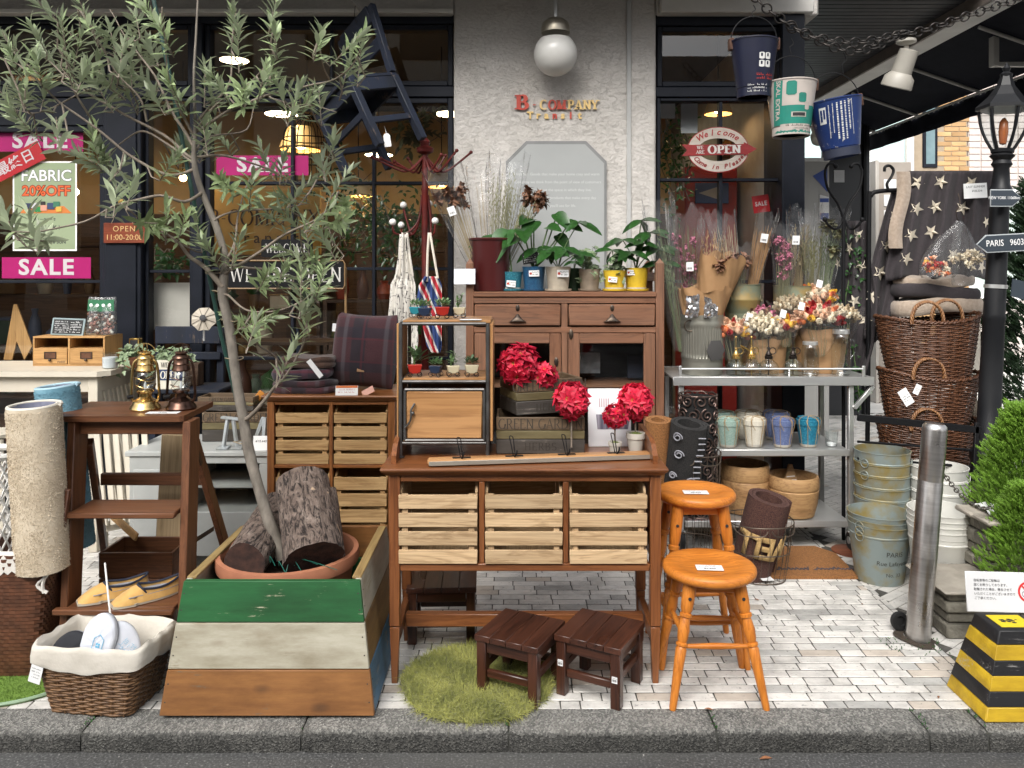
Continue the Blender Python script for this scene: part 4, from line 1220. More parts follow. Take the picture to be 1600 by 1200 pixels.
for s,a,c in((-1,P(140,690,3.22),(-1.865,3.72,0)),(1,P(304,690,3.22),(-1.235,3.66,0))):
 MB().bar(V(a)-LO,V(c)-LO,.026,.045,.003).build('back_leg',M_lad['z'],sl_)
MB().box(-1.735-LO.x,-1.28-LO.x,3.37-LO.y,3.395-LO.y,.615,.665,.003).build('brace',M_lad['x'],sl_)
MB().box(-1.69-LO.x,-1.28-LO.x,3.13-LO.y,3.155-LO.y,.88,.935,.002).build('apron',M_lad['x'],sl_)
M_hinge=mat('dark_hinge',(.05,.04,.035),(.08,.065,.05),metal=.7,rough=.5)
b=MB();b.bar(P(305,690,3.19)-LO,P(300,740,3.12)-LO,.004,.022);b.bar(P(305,690,3.19)-LO,P(315,726,3.25)-LO,.004,.022);b.build('hinge',M_hinge,sl_)
MB().bar(P(334,826,3.5)-LO,P(296,850,3.2)-LO,.003,.02).build('stay',M_hinge,sl_)
tag(pcard(None,(PX(255,3.16),3.16,.9592),.125,.04,(0,0,0),'¥9,800',1),'white price card lying on the step ladder top before the lanterns','price card')
def lantern(lbl,c,m,dark):
 t=thing('oil_lantern',lbl,'lantern',c,group='oil lanterns')
 MB().lathe([(.058,0),(.060,.006),(.056,.016),(.050,.022),(.047,.035),(.030,.046),(.024,.052)],28).build('tank',m,t)
 MB().lathe([(.024,.0525),(.024,.066),(.032,.070),(.034,.076),(.030,.080)],24).build('burner',m,t)
 MB().lathe([(.026,.081),(.036,.100),(.037,.125),(.031,.148),(.026,.155)],24,cap0=False,cap1=False).build('globe',M_clear,t)
 MB().lathe([(.005,.081),(.006,.1),(.001,.115)],8).build('wick',M_white,t)
 MB().lathe([(.033,.155),(.036,.16),(.033,.168),(.030,.18),(.034,.184),(.031,.19),(.029,.205),(.035,.208),(.033,.214),(.020,.224),(.026,.228),(.025,.233),(.008,.236)],24).build('chimney',m,t)
 for s in(-1,1):
  MB().tube(spath([V((s*.045,0,.03)),V((s*.056,0,.05)),V((s*.055,0,.10)),V((s*.051,0,.16)),V((s*.044,0,.19)),V((s*.030,0,.203))]),.0055,8).build('side_tube',m,t)
 MB().tube([(.05*math.cos(a),0,.205+.062*math.sin(a)*1.0)for a in[PI*.16+PI*.68*k/20 for k in range(21)]],.0016,6).build('bail',m,t)
 MB().tube([(.008*math.cos(a),0,.25+.017*math.sin(a))for a in[2*PI*k/16 for k in range(16)]],.0022,6,closed=True).build('ring',m,t)
 b=MB()
 for z in(.095,.125):b.tube([(.040*math.cos(a),.040*math.sin(a),z+.008*math.sin(a*2))for a in[2*PI*k/24 for k in range(24)]],.0013,5,closed=True)
 b.tube([(-.03,-.028,.085),(.0,-.042,.118),(.035,-.025,.14)],.0013,5);b.build('guard_wire',m,t,kind='stuff')
 MB().tube([(.03,-.03,.074),(.04,-.042,.072)],.006,8).build('cap',M_black if dark else m,t)
 MB().tube([(-.03,-.038,.058),(-.05,-.05,.056)],.008,8).build('knob',M_black,t)
 return t
M_brass=mat('brass',(.66,.47,.20),(.55,.37,.14),metal=1,rough=.25,scale=5)
M_bronze=mat('dark_bronze',(.13,.075,.055),(.08,.045,.035),metal=1,rough=.28,scale=5)
zl_=.9585
def fit(t,px0,px1,d):pass
l1=lantern('polished brass oil lantern on top of the step ladder',(PX(227,3.24),3.24,zl_),M_brass,False)
l2=lantern('dark bronze oil lantern on the step ladder right of the brass one',(PX(283,3.25),3.25,zl_),M_bronze,True)
M_yel=mat('yellow_felt',(.64,.385,.125),(.56,.32,.09),rough=.8,scale=30,bmp=.15,sheen=.3)
M_grey=mat('grey_felt',(.33,.34,.37),(.26,.27,.30),rough=.9,scale=40,bmp=.2)
M_navyf=plain('navy_trim',(.015,.02,.04),.7)
def outline(t,L=.255):
 y=L*t
 w=.046*(math.sin(PI*min(1,(t*.94+.05))**.75))**.62*(1-.12*math.sin(PI*t*1.6)*(t>.3))
 return y,max(w,.004)
def slipper(lbl,c,rz):
 t=thing('slipper',lbl,'slipper',c,rz,group='yellow slippers')
 L=.255
 b=MB();pts=[outline(k/24)[::-1]for k in range(25)]
 ol=[(w,y)for w,y in pts]+[(-w,y)for w,y in reversed(pts)]
 b.poly(ol,.010,Matrix(((1,0,0,0),(0,0,1,0),(0,-1,0,.010),(0,0,0,1))));b.build('sole',mat('sole_pale',(.5,.44,.34),(.4,.36,.3)),t,smooth=False)
 def top(u,v):
  tt=.01+.46*v;y,w=outline(tt);s=u*2-1
  h=.012+.050*min(1,v*1.25)**.7
  return(s*w*(1.02-.10*v*(1-abs(s))),y+.03*(1-s*s)*(0 if v<1 else-.25)-.02*v*(1-s*s),.008+(h-.008)*max(0,1-s*s)**.42)
 b=MB();b.grid(top,15,12)
 def wall(u,v):
  a=u;
  if a<.5:tt=.40+.60*(a/.5);sg=1
  else:tt=.40+.60*((1-a)/.5);sg=-1
  y,w=outline(min(tt,.997));k=(tt-.40)/.6
  hh=.048-.014*math.sin(PI*k)+.010*k
  if tt>.985:w*=.8
  return(sg*w*(1.02-.16*v),y-.006*v*k,.008+hh*v)
 b.grid(wall,41,6);b.build('upper',M_yel,t,ang=75)
 rim=[wall(k/40,1.0)for k in range(41)]
 MB().tube(rim,.0042,6).build('binding',M_navyf,t)
 front=[top(k/14,1.0)for k in range(15)]
 MB().tube([rim[-1]]+[V(p)+V((0,0,.001))for p in front][1:-1]+[rim[0]],.0042,6).build('binding',M_navyf,t)
 b=MB();q=[outline(.2+.79*k/20)for k in range(21)]
 ol=[(w*.93,y)for y,w in q]+[(-w*.93,y)for y,w in reversed(q)]
 b.poly(ol,.002,Matrix(((1,0,0,0),(0,0,1,0),(0,-1,0,.034),(0,0,0,1))));b.build('insole',M_grey,t,smooth=False)
 return t
slipper('yellow felt slipper on the lowest ladder step, nearer the front',(PX(174,2.985),2.985,.262),R(-50))
slipper('yellow felt slipper on the lowest ladder step, behind the other',(PX(120,3.015),3.015,.262),R(-55))
# shared builders
def wicker(parent,fn,nz,nst,r,m,amp=.004,rim=True,stake_m=None,sides=5,rim_r=None):

 cen=lambda v:sum((fn(k/8,v)for k in range(8)),V())/8
 b=MB()
 for k in range(nz):
  v=(k+.5)/nz;c=cen(v)
  pts=[]
  for j in range(nst*2):
   p=fn(j/(nst*2),v)
   o=(p-c);o.z=0;o.normalize()
   s=0 if j%2 else(1 if(j//2+k)%2 else-1)
   pts.append(p+o*(s*amp)+V((0,0,random.uniform(-.15,.15)*r)))
  b.tube(pts,r*random.uniform(.88,1.1),sides,closed=True)
 b.build('weave',m,parent,kind='stuff',ang=80)
 b=MB()
 for j in range(nst):b.tube([fn(j/nst,k/6)for k in range(7)],r*.9,5)
 b.build('stakes',stake_m or m,parent,kind='stuff',ang=80)
 if rim:
  b=MB();rr_=rim_r or r*1.5
  for q in range(2):
   pts=[]
   for j in range(nst*4):
    p=fn(j/(nst*4),1.0);a=j*2.2+q*PI
    o=p-cen(1.0);o.z=0;o.normalize()
    pts.append(p+o*(rr_*.9*math.cos(a))+V((0,0,rr_*.9*math.sin(a))))
   b.tube(pts,rr_*.8,5,closed=True)
  b.build('rim',m,parent,ang=80)
def sup(a,hx,hy,e=4):
 t=2*PI*a;c,s=math.cos(t),math.sin(t)
 k=(abs(c)**e+abs(s)**e)**(-1/e)
 return c*k*hx,s*k*hy
_leafm={}
def leaf_mesh(kind,m):
 key=(kind,m.name)
 if key in _leafm:return _leafm[key]
 prof={'oval':((0,.15),(.15,.6),(.4,1),(.7,.8),(.9,.35),(1,0)),'heart':((-.12,.5),(0,.9),(.2,1),(.5,.85),(.8,.42),(1,0)),'narrow':((0,.2),(.3,.8),(.6,.9),(1,0)),'ivy':((-.05,.5),(.15,.7),(.3,1),(.45,.55),(.7,.4),(1,0)),'fat':((0,.4),(.4,.9),(.75,1),(1,.2)),'bract':((0,.12),(.3,.75),(.5,1),(.75,.6),(1,0))}[kind]
 w={'oval':.42,'heart':.72,'narrow':.2,'ivy':.9,'fat':.36,'bract':.5}[kind]
 _leafm[key]=MB().leaf((0,0,0),(0,0,1),(0,1,0),1,w,.22 if kind!='fat' else .05,.16,prof).mesh('leaf',m,ang=80)
 return _leafm[key]
def put_leaf(parent,me,p,d,L,up=V((0,0,1)),name='leaf'):
 d=V(d).normalized();x=V(up).cross(d)
 if x.length<1e-4:x=d.orthogonal()
 x.normalize()
 M=Matrix((x,d.cross(x),d)).transposed().to_4x4()@Matrix.Scale(L,4);M.translation=p
 return inst(name,me,parent,M=M)
M_lf_dark=leaf_mat('leaf_dark',(.020,.068,.014),(.05,.11,.04),.28,.15,.2)
M_lf_mid=leaf_mat('leaf_mid',(.040,.125,.030),(.08,.17,.06),.35,.2,.2)
M_lf_var=leaf_mat('leaf_variegated',(.07,.15,.06),(.14,.2,.11),.45,.2,.25,noise_c=(.42,.48,.30))
M_lf_succ=leaf_mat('leaf_succulent',(.20,.34,.15),(.22,.34,.18),.45,.1,.15)
M_lf_succd=leaf_mat('leaf_succulent_dark',(.06,.11,.05),(.09,.15,.07),.45,.1,.15)
M_stem=mat('green_stem',(.10,.17,.05),(.07,.12,.04))
def stem(mb,pts,r):mb.tube(spath([V(p)for p in pts],4),r,6)
def pot_thing(lbl,c,rt,rb,h,m,saucer=True,rimh=0,group='plant pots on the wooden cabinet',sm=None,cat='pot plant'):
 t=thing('potted_plant',lbl,cat,c,group=group)
 z0=.008 if saucer else 0
 prof=[(rb,z0),(rt-(rt-rb)*.12,z0+h-max(rimh,.004)),(rt,z0+h-max(rimh,.004)+.001)if rimh else(rt,z0+h-.003),(rt,z0+h),(rt-.005,z0+h),(rt-.008,z0+h-.02)]
 MB().lathe(prof,28,cap1=False).build('pot',m,t)
 if saucer:MB().lathe([(rb+.004,0),(rt+.002,.004),(rt+.004,.014),(rt,.014),(rb,.0075)],28).build('saucer',sm or m,t)
 MB().lathe([(rt-.008,z0+h-.02),(.001,z0+h-.014)],20,cap0=False,cap1=False).build('soil',M_soil,t)
 t['_z']=z0+h-.014
 return t,z0+h-.014
def plant_tag(t,x,y,z,w=.045,h=.03,rot=0,txt='PLANTS'):
 o=MB().box(-w/2,w/2,-.001,.001,-h/2,h/2,.0005).build('label_card',M_white,t,loc=(x,y,z),rot=(0,rot,0))
 textm(txt,h*.34,M_ink,o,(w*.12,-.0014,h*.2),ext=.0001);textm('¥1,380',h*.34,M_ink,o,(w*.12,-.0014,-h*.18),ext=.0001)
 MB().lathe([(h*.2,0),(h*.2,.0008)],12,TM((-w*.33,-.0014,0),(PI/2,0,0))).build('sticker',M_red,o)
def glazed(name,c,c2,band=None):
 return mat(name,c,c2,rough=.3,scale=160,detail=2,lo=.45,hi=.6,spec=.6)
# OLD CABINET against the pillar
DK=4.40
M_cab={a:wood('cabinet_wood',(.185,.080,.040),(.10,.042,.021),a,rough=.6,contrast=.6,orand=.08,bmp=.25,c3=(.25,.14,.09))for a in 'xyz'}
kb=thing('glazed_cabinet','old reddish brown cabinet with two drawers and glazed doors under the potted plants','cabinet',(PX(884,DK),DK,0))
kz=lambda py:PZ(py,DK)
kX=lambda px:PX(px,DK)-kb.location.x
b=MB()
MB().box(kX(739)+.001,kX(1026)-.001,-.006,.40,kz(464),kz(456),.004).build('top',M_cab['x'],kb)
for a,c in((728,740),(1025,1038)):
 for y in(0,.36):
  b=MB();x0,x1=kX(a),kX(c)
  hi=kz(412)if y==0 or a>900 else kz(412)
  b.box(x0,x1,y,y+.042,0,hi,.003)
  xm,ym=(x0+x1)/2,y+.021
  b.add([(x0,y,hi+.001),(x1,y,hi+.001),(x1,y+.042,hi+.001),(x0,y+.042,hi+.001),(xm,ym,hi+.03)],[(0,1,4),(1,2,4),(2,3,4),(3,0,4)])
  b.build('post',M_cab['z'],kb)
 MB().box((x0+x1)/2-.009,(x0+x1)/2+.009,.043,.359,.06,kz(463),.002).build('side_panel',M_cab['z'],kb)
 MB().box((x0+x1)/2-.012,(x0+x1)/2+.012,.043,.359,kz(440),kz(426),.003).build('side_rail',M_cab['y'],kb)
MB().box(kX(740),kX(1025),.004,.03,kz(474),kz(464.5),.002).build('rail',M_cab['x'],kb)
MB().box(kX(740),kX(1025),.005,.03,kz(520),kz(511),.002).build('rail',M_cab['x'],kb)
MB().box(kX(740),kX(1025),.004,.03,.08,.14,.002).build('rail',M_cab['x'],kb)
MB().box(kX(877.5),kX(887),.006,.03,.141,kz(474.5),.002).build('mullion',M_cab['z'],kb)
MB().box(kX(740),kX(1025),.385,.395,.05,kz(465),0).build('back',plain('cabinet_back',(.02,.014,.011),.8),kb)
MB().box(kX(740),kX(1025),.04,.384,.10,.115,.001).build('floor_board',M_cab['x'],kb)
M_oldm=mat('old_bronze',(.055,.042,.035),(.10,.075,.055),metal=.8,rough=.45,scale=30)
for a,c in((741,876.5),(888,1024)):
 d=MB().box(kX(a)+.002,kX(c)-.002,-.010,.02,kz(509),kz(475.5),.006).build('drawer',M_cab['x'],kb)
 cx_=(kX(a)+kX(c))/2;z=kz(500)
 b=MB()
 b.lathe([(.004,0),(.011,.003),(.008,.006),(.003,.007)],12,TM((cx_,-.010,kz(481)),(PI/2,0,0),(1,1.7,1)))
 def shell(u,v):
  a_=PI*u;rr_=.046*(1+.05*math.cos(a_*14)*v)
  return(cx_+rr_*math.cos(a_)*(.35+.65*v),-.011-.022*math.sin(PI*.5*v)*math.sin(a_)**.5,z+.034*math.sin(a_)*(1-.9*v)-.008*v)
 b.grid(shell,29,7);b.build('cup_pull',M_oldm,d)
for k,(a,c)in enumerate(((741,877),(887.5,1024))):
 x0,x1=kX(a)+.002,kX(c)-.002;zt_,zb_=kz(521),.145
 dr=MB().box(x0,x0+.062,-.004,.022,zb_,zt_,.003).build('door_stile',M_cab['z'],kb)
 MB().box(x1-.062,x1,-.004,.022,zb_,zt_,.003).build('door_stile',M_cab['z'],kb)
 MB().box(x0+.0625,x1-.0625,-.003,.021,zt_-.055,zt_,.003).build('door_rail',M_cab['x'],kb)
 MB().box(x0+.0625,x1-.0625,-.003,.021,zb_,zb_+.07,.003).build('door_rail',M_cab['x'],kb)
 b=MB();b.add([(x0+.06,.008,zb_+.06),(x1-.06,.008,zb_+.06),(x1-.06,.008,zt_-.05),(x0+.06,.008,zt_-.05)],[(0,1,2,3)]);b.build('door_glass',M_clear,kb)
MB().lathe([(.006,0),(.012,.004),(.006,.01)],10,TM((kX(869),-.004,kz(565)),(PI/2,0,0),(1,2.2,1))).build('latch',M_oldm,kb)
MB().lathe([(.006,0),(.012,.004),(.006,.01)],10,TM((kX(892),-.004,kz(522)),(PI/2,0,0),(1,2.4,1))).build('latch',M_oldm,kb)
ZC=kz(456)
tag(MB().box(-.05,.05,0,.02,0,.13,.002).build('book',M_navyf,loc=(PX(994,4.62),4.62,.9)),'navy book standing inside the right glazed cabinet door','book')
tag(MB().box(-.08,.08,0,.004,0,.12,.001).build('photo_card',mat('photo_grey',(.12,.12,.13),(.3,.3,.3),scale=12),loc=(PX(916,4.6),4.6,.93)),'grey picture card standing inside the right cabinet door','card')
MB().box(kX(741),kX(1024),.05,.38,.87,.885,.001).build('inner_shelf',M_cab['x'],kb)
tag(MB().box(-.058,.058,-.001,.001,-.042,.042,0).build('notice_card',mat('card_bluewhite',(.66,.69,.76),(.78,.79,.82),scale=6),loc=(PX(726,4.37),4.37,PZ(432,4.37))),'blank white card clipped to the left post of the cabinet','card')
DP=4.53
def PPc(px,d=DP):return(PX(px,d),d,ZC+.001)
M_teal=glazed('glaze_teal',(.015,.115,.165),(.05,.22,.27));M_bluep=glazed('glaze_blue',(.015,.06,.13),(.025,.10,.19))
M_beige=mat('pot_beige',(.46,.40,.31),(.38,.33,.26),rough=.7,scale=30);M_taupe=mat('pot_taupe',(.27,.215,.16),(.22,.18,.13),rough=.7,scale=30)
M_yelp=mat('pot_yellow',(.66,.46,.035),(.56,.38,.03),rough=.4,scale=30);M_grn=plain('pot_green',(.02,.05,.025),.4)
M_band=mat('raw_band',(.45,.42,.36),(.5,.46,.4),rough=.8)
def band(t,rb,z0=.009,h=.012):
 MB().lathe([(rb+.0012,z0),(rb+.0022,z0+h)],28,cap0=False,cap1=False).build('raw_clay_band',M_band,t)
k_=DP/1250
t,z=pot_thing('small speckled teal pot with a single long stem and heart shaped leaves',PPc(800),17*k_,13*k_,28*k_,M_teal);band(t,13*k_)
plant_tag(t,-.005,-.062,.042,.052,.036,.1)
b=MB();stem(b,[(0,0,z),(-.01,-.01,.18),(-.035,-.02,.30)],.004);stem(b,[(0,0,z),(-.03,0,.16),(-.08,-.01,.25)],.003);b.build('stems',M_stem,t)
for p,d,L in(((-.03,-.02,.33),(-.35,-.5,-.75),.19),((-.06,0,.27),(-1,-.3,.05),.19),((-.02,.02,.28),(.6,.3,.2),.12)):put_leaf(t,leaf_mesh('heart',M_lf_mid),p,d,L,V((-.2,-.6,.8)))
t,z=pot_thing('speckled dark blue pot with glossy leaves and a black chalk label',PPc(834),18.5*k_,15*k_,36*k_,M_bluep);plant_tag(t,.0,-.070,.10,.058,.034,-.03)
o=MB().box(-.045,.045,-.002,.002,-.03,.03,.008).build('chalk_label',plain('slate',(.012,.012,.013),.6),t,loc=(-.02,-.055,.185),rot=(0,-.15,0))
b=MB()
for q in range(4):scribble(b,-.038,.03,.014-q*.011,.006,.2,TM((0,-.0026,0)))
b.build('chalk',mat('chalk',(.7,.7,.7),(.6,.6,.6)),o,kind='stuff',smooth=False)
b=MB()
rl=random.Random(5)
tips=[(-.10,-.02,.30),(-.06,-.05,.34),(.0,0,.39),(.08,-.03,.36),(.13,0,.43),(.14,.02,.31),(-.02,.05,.41),(.19,.0,.37)]
for tpn in tips:stem(b,[(0,0,z),(tpn[0]*.4,tpn[1]*.4,.2),tpn],.0045)
b.build('stems',M_stem,t)
for tpn in tips:put_leaf(t,leaf_mesh('heart',M_lf_dark),tpn,(tpn[0]*4+rl.uniform(-.3,.3),-.5,-.15+rl.uniform(-.55,.15)),rl.uniform(.10,.15),V((0,-.7,.7)))
def umbrella(t,tips,z,kind,m,L,nl=6,r=.003):
 b=MB()
 for tpn in tips:
  stem(b,[(0,0,z),(tpn[0]*.35,tpn[1]*.3,z+(tpn[2]-z)*.5),tpn],r)
 b.build('stems',M_stem,t)
 for tpn in tips:
  a0=rl.uniform(0,6)
  for k in range(nl):
   a=a0+2*PI*k/nl
   put_leaf(t,leaf_mesh(kind,m),tpn,(math.cos(a),math.sin(a)*.7-.25,rl.uniform(-.5,.1)),L*rl.uniform(.85,1.2),V((0,-.55,.8)))
t,z=pot_thing('beige clay pot with broad glossy green leaves and a price tag',PPc(872,4.50),20*k_,15.5*k_,36*k_,M_beige);plant_tag(t,.022,-.074,.10,.064,.04)
umbrella(t,[(.115,-.01,.385),(-.04,-.06,.23),(.03,-.08,.24),(-.12,0,.24),(.10,-.05,.21)],z,'oval',M_lf_dark,.125,5)
t,z=pot_thing('dark green pot half hidden between the beige and taupe pots',PPc(897,4.62),12*k_,11*k_,36*k_,M_grn,saucer=False)
umbrella(t,[(0,0,.17),(.03,0,.2)],z,'oval',M_lf_mid,.06,5)
t,z=pot_thing('taupe clay pot of small variegated ivy',PPc(921),17*k_,14*k_,32*k_,M_taupe)
def ivy(t,z,n,spread,hang,L=.03,m=M_lf_var,seed=3,up=.1):
 r=random.Random(seed);b=MB()
 for k in range(n):
  a=r.uniform(0,2*PI);e=V((math.cos(a)*spread*r.uniform(.4,1),math.sin(a)*spread*r.uniform(.4,1)-spread*.2,z+r.uniform(-hang,up)))
  p=[V((0,0,z)),V((e.x*.5,e.y*.5,max(e.z,z)+.03)),e]
  stem(b,p,.0012)
  sp=spath(p,4)
  for q in sp[2:]:put_leaf(t,leaf_mesh('ivy',m),q,(r.uniform(-1,1),r.uniform(-1,.3),r.uniform(-.8,.4)),L*r.uniform(.7,1.2),V((0,-.5,.8)))
 b.build('stems',M_stem,t)
ivy(t,z,16,.085,.07,.034,seed=4,up=.11)
t,z=pot_thing('yellow pot with variegated ivy and dark leaves, left of the taller yellow pot',PPc(960,4.50),18*k_,14*k_,30*k_,M_yelp);band(t,14.4*k_,.012,.01);plant_tag(t,-.018,-.066,.066,.05,.03,.12)
ivy(t,z,9,.075,.05,.034,seed=8,up=.08);umbrella(t,[(.035,-.03,.2),(-.015,-.02,.23)],z,'oval',M_lf_dark,.10,4)
t,z=pot_thing('taller yellow pot with a branching dark leaved plant at the right cabinet post',PPc(994),19*k_,15*k_,34*k_,M_yelp);band(t,15.4*k_,.012,.01);plant_tag(t,-.035,-.06,.105,.05,.03)
umbrella(t,[(.03,0,.40),(.07,-.03,.33),(-.08,-.02,.29),(.03,-.06,.27),(-.04,-.06,.22),(.12,-.02,.24),(.14,-.03,.16)],z,'oval',M_lf_dark,.115,5)
umbrella(t,[(.05,.03,.3)],z,'ivy',M_lf_var,.045,6)
M_burg=mat('burgundy_enamel',(.060,.008,.008),(.048,.007,.007),rough=.35,scale=3,coat=.2)
bk=thing('flower_bucket','tall burgundy bucket of dried flower bunches on the left of the cabinet','bucket',PPc(766,4.55))
MB().lathe([(.096,0),(.100,.004),(.119,.27),(.121,.285),(.127,.288),(.128,.297),(.122,.300),(.117,.29),(.097,.01)],36).build('body',M_burg,bk)
M_dry={'straw':mat('dry_straw',(.34,.27,.14),(.24,.18,.09),orand=.1),'brown':mat('dry_brown',(.21,.10,.055),(.14,.065,.035),scale=30),'olive':mat('dry_olive',(.19,.185,.085),(.12,.115,.05),scale=20),'pink':mat('dry_pink',(.52,.17,.25),(.40,.11,.19),scale=40),'wheat':mat('dry_wheat',(.46,.27,.12),(.35,.19,.08),scale=20),'sand':mat('dry_sand',(.52,.42,.28),(.42,.33,.21),scale=20),'white':mat('dry_white',(.72,.65,.50),(.60,.52,.38),scale=40),'red':mat('dry_red',(.40,.022,.022),(.28,.014,.018),scale=40),'orange':mat('dry_orange',(.62,.17,.04),(.5,.11,.03),scale=40),'yellow':mat('dry_yellow',(.70,.42,.025),(.62,.33,.02),scale=40),'peach':mat('dry_peach',(.66,.38,.24),(.72,.5,.34),scale=40),'green':mat('dry_green',(.15,.19,.09),(.10,.13,.06))}
def bunch(lbl,base,tip,rb,rt,stems_m,heads=None,nst=40,wrap=True,head_r=.012,head_z=(.75,1),nheads=12,grass=False,group=None,seed=1,card=None,spread=.75,kraft=False,top_extra=.06):

 base,tip=V(base),V(tip);ax=tip-base;L=ax.length
 t=thing('dried_bouquet',lbl,'dried flowers',base,rot=orient(ax),group=group)
 r=random.Random(seed);b=MB()
 ends=[]
 for k in range(nst):
  a=r.uniform(0,2*PI);q=math.sqrt(r.random());l=L*r.uniform(.72,1)
  e=V((math.cos(a)*q*rt*spread,math.sin(a)*q*rt*spread,l))
  s=V((math.cos(a)*q*rb*.7,math.sin(a)*q*rb*.7,0))
  b.tube([s,s.lerp(e,.5)+V((r.uniform(-.006,.006),r.uniform(-.006,.006),0)),e],[.0016,.0014,.0008],4)
  ends.append((e,(e-s).normalized()))
  if grass:
   for q_ in range(7):
    u=.55+.06*q_+r.uniform(0,.03);p=s.lerp(e,min(u,1));dv=V((r.uniform(-1,1),r.uniform(-1,1),1.6)).normalized()
    b.leaf(p,dv,V((0,-1,.1)),r.uniform(.018,.035),.005,.1,.1,((0,.3),(.5,1),(1,0)))
 b.build('stems',stems_m,t,kind='stuff',ang=80)
 if heads:
  hb=MB();hm=heads if isinstance(heads,list)else[heads]
  for k in range(nheads):
   e,d=ends[k%len(ends)]
   zz_=L*r.uniform(*head_z);p=V((e.x*zz_/L*1.15,e.y*zz_/L*1.15,zz_))
   mi=r.randrange(len(hm));hr=head_r*r.uniform(.75,1.2)
   hb.ball(p,hr*.6,6,4,mi)
   for q in range(22):
    dv=V((r.gauss(0,1),r.gauss(0,1),r.gauss(.3,1))).normalized()
    hb.leaf(p+dv*hr*.35,dv,V((0,0,1)),hr*.95,hr*.75,.3,.1,((0,.5),(.5,1),(1,.1)),mi)
  hb.build('flower_heads',hm,t,kind='stuff',ang=80)
 if wrap:
  lw=L+top_extra;ph=r.uniform(0,6)
  def f(u,v):
   a=2*PI*u;rr_=rb*1.1+(rt*1.12-rb*1.1)*v**.8
   rr_*=1+.10*math.sin(5*a+ph+v*5)*v+.05*math.sin(11*a+v*14+ph)
   zz_=lw*v*(1+(.045*math.sin(3*a+ph)+.03*math.sin(8*a))*(v>.95))
   return(rr_*math.cos(a),rr_*math.sin(a)*.8,zz_+.01)
  w=MB().grid(f,48,16,closeu=True).build('wrapper',M_kraft if kraft else M_cello,t,ang=60)
 if card:
  o=MB().box(-.02,.02,-.001,.001,-.025,.025,0).build('price_tag',M_white,t,loc=(card[0],-rt*1.0-.004,card[1]))
  bb_=MB()
  for q in range(9):bb_.box(-.014+q*.003,-.014+q*.003+r.choice((.0008,.0017)),-.0018,-.0012,-.016,-.004,0)
  bb_.build('barcode',M_ink,o,kind='stuff',smooth=False)
 return t
M_kraft=mat('kraft_paper',(.42,.25,.12),(.34,.19,.085),rough=.75,scale=5,bmp=.2)
bt=V(PPc(766,4.55))+V((0,0,.06))
bunch('bunch of brown dried thistles in clear film leaning out left of the burgundy bucket',bt+V((-.05,-.02,0)),P(696,282,4.5),.02,.10,M_dry['straw'],M_dry['brown'],34,head_r=.034,head_z=(.72,.95),nheads=14,seed=2,card=(-.02,.42))
bunch('tall bunch of dried grasses in clear film at the centre of the burgundy bucket',bt+V((.03,.02,0)),P(792,262,4.62),.03,.11,M_dry['olive'],None,40,grass=True,seed=3,spread=.9)
bunch('clear film bunch of pale straw stems behind the burgundy bucket',bt+V((-.01,.05,0)),P(757,275,4.66),.03,.09,M_dry['straw'],None,16,seed=4)
bunch('bunch of dried stems with tan flower heads leaning right of the burgundy bucket',bt+V((.05,0,0)),P(836,302,4.57),.02,.07,M_dry['olive'],M_dry['brown'],26,head_r=.036,head_z=(.88,1.0),nheads=9,grass=True,seed=5,wrap=False)
# CONSOLE TABLE TOP
ZT=ztop+.001
DU=3.08
M_iron=mat('raw_steel',(.16,.155,.15),(.09,.085,.08),metal=.8,rough=.42,scale=14,bmp=.1)
M_acac={a:wood('acacia',(.46,.245,.10),(.29,.135,.05),a,rough=.4,scale=.42,contrast=.6,orand=.08,bmp=.08,coat=.15)for a in 'xyz'}
un=thing('metal_framed_box','wooden box shelf in a dark steel frame with one door, standing on the console table','shelf unit',(PX(694,DU),DU,ZT))
uX=lambda px:PX(px,DU)-un.location.x
uZ=lambda py:PZ(py,DU)-ZT
w0,w1=uX(626),uX(762);dep=.27
zA,zB,zC_,zD=uZ(506),uZ(598),uZ(606),uZ(690)
b=None
for x in(w0,w1):
 for y in(0,dep):
  lg=MB().tube([(x,y,.004),(x,y,zA)],.0075,10).build('leg',M_iron,un)
  MB().lathe([(.014,0),(.015,.003),(.008,.007)],14,TM((x,y,0))).build('foot',M_iron,lg)
for z in(zA,zB+.004,zD-.006):
 for y in(0,dep):MB().tube([(w0+.007,y,z),(w1-.007,y,z)],.0068,10).build('rail',M_iron,un)
 for x in(w0,w1):MB().tube([(x,.007,z),(x,dep-.007,z)],.0068,10).build('rail',M_iron,un)
MB().box(w0+.008,w1+.012,.004,dep,zA+.002,zA+.014,.002).build('top',M_acac['x'],un)
MB().box(w1+.0085,w1+.020,.006,dep,zD,zA+.001,.002).build('side',M_acac['z'],un)
MB().box(w0-.016,w0-.0085,.006,dep,zD,zA+.001,.002).build('side',M_acac['z'],un)
MB().box(w0+.008,w1-.008,.006,dep,zB+.006,zB+.016,.002).build('shelf',M_acac['x'],un)
MB().box(w0+.008,w1-.008,.006,dep,zD-.004,zD+.004,.002).build('base',M_acac['x'],un)
MB().box(w0+.009,w1-.009,dep-.012,dep-.002,zD+.005,zB,.001).build('back',M_acac['x'],un)
d0,d1=w0+.017,w1-.014
dr=MB().box(d0+.007,d1-.007,-.008,.004,zD+.012,zC_-.012,.006).build('door',M_acac['x'],un)
for z in(zD+.006,zC_-.006):MB().tube([(d0,-.003,z),(d1,-.003,z)],.0062,8).build('door_frame',M_iron,dr)
for x in(d0,d1):MB().tube([(x,-.003,zD+.006),(x,-.003,zC_-.006)],.0062,8).build('door_frame',M_iron,dr)
hx=d0+.028
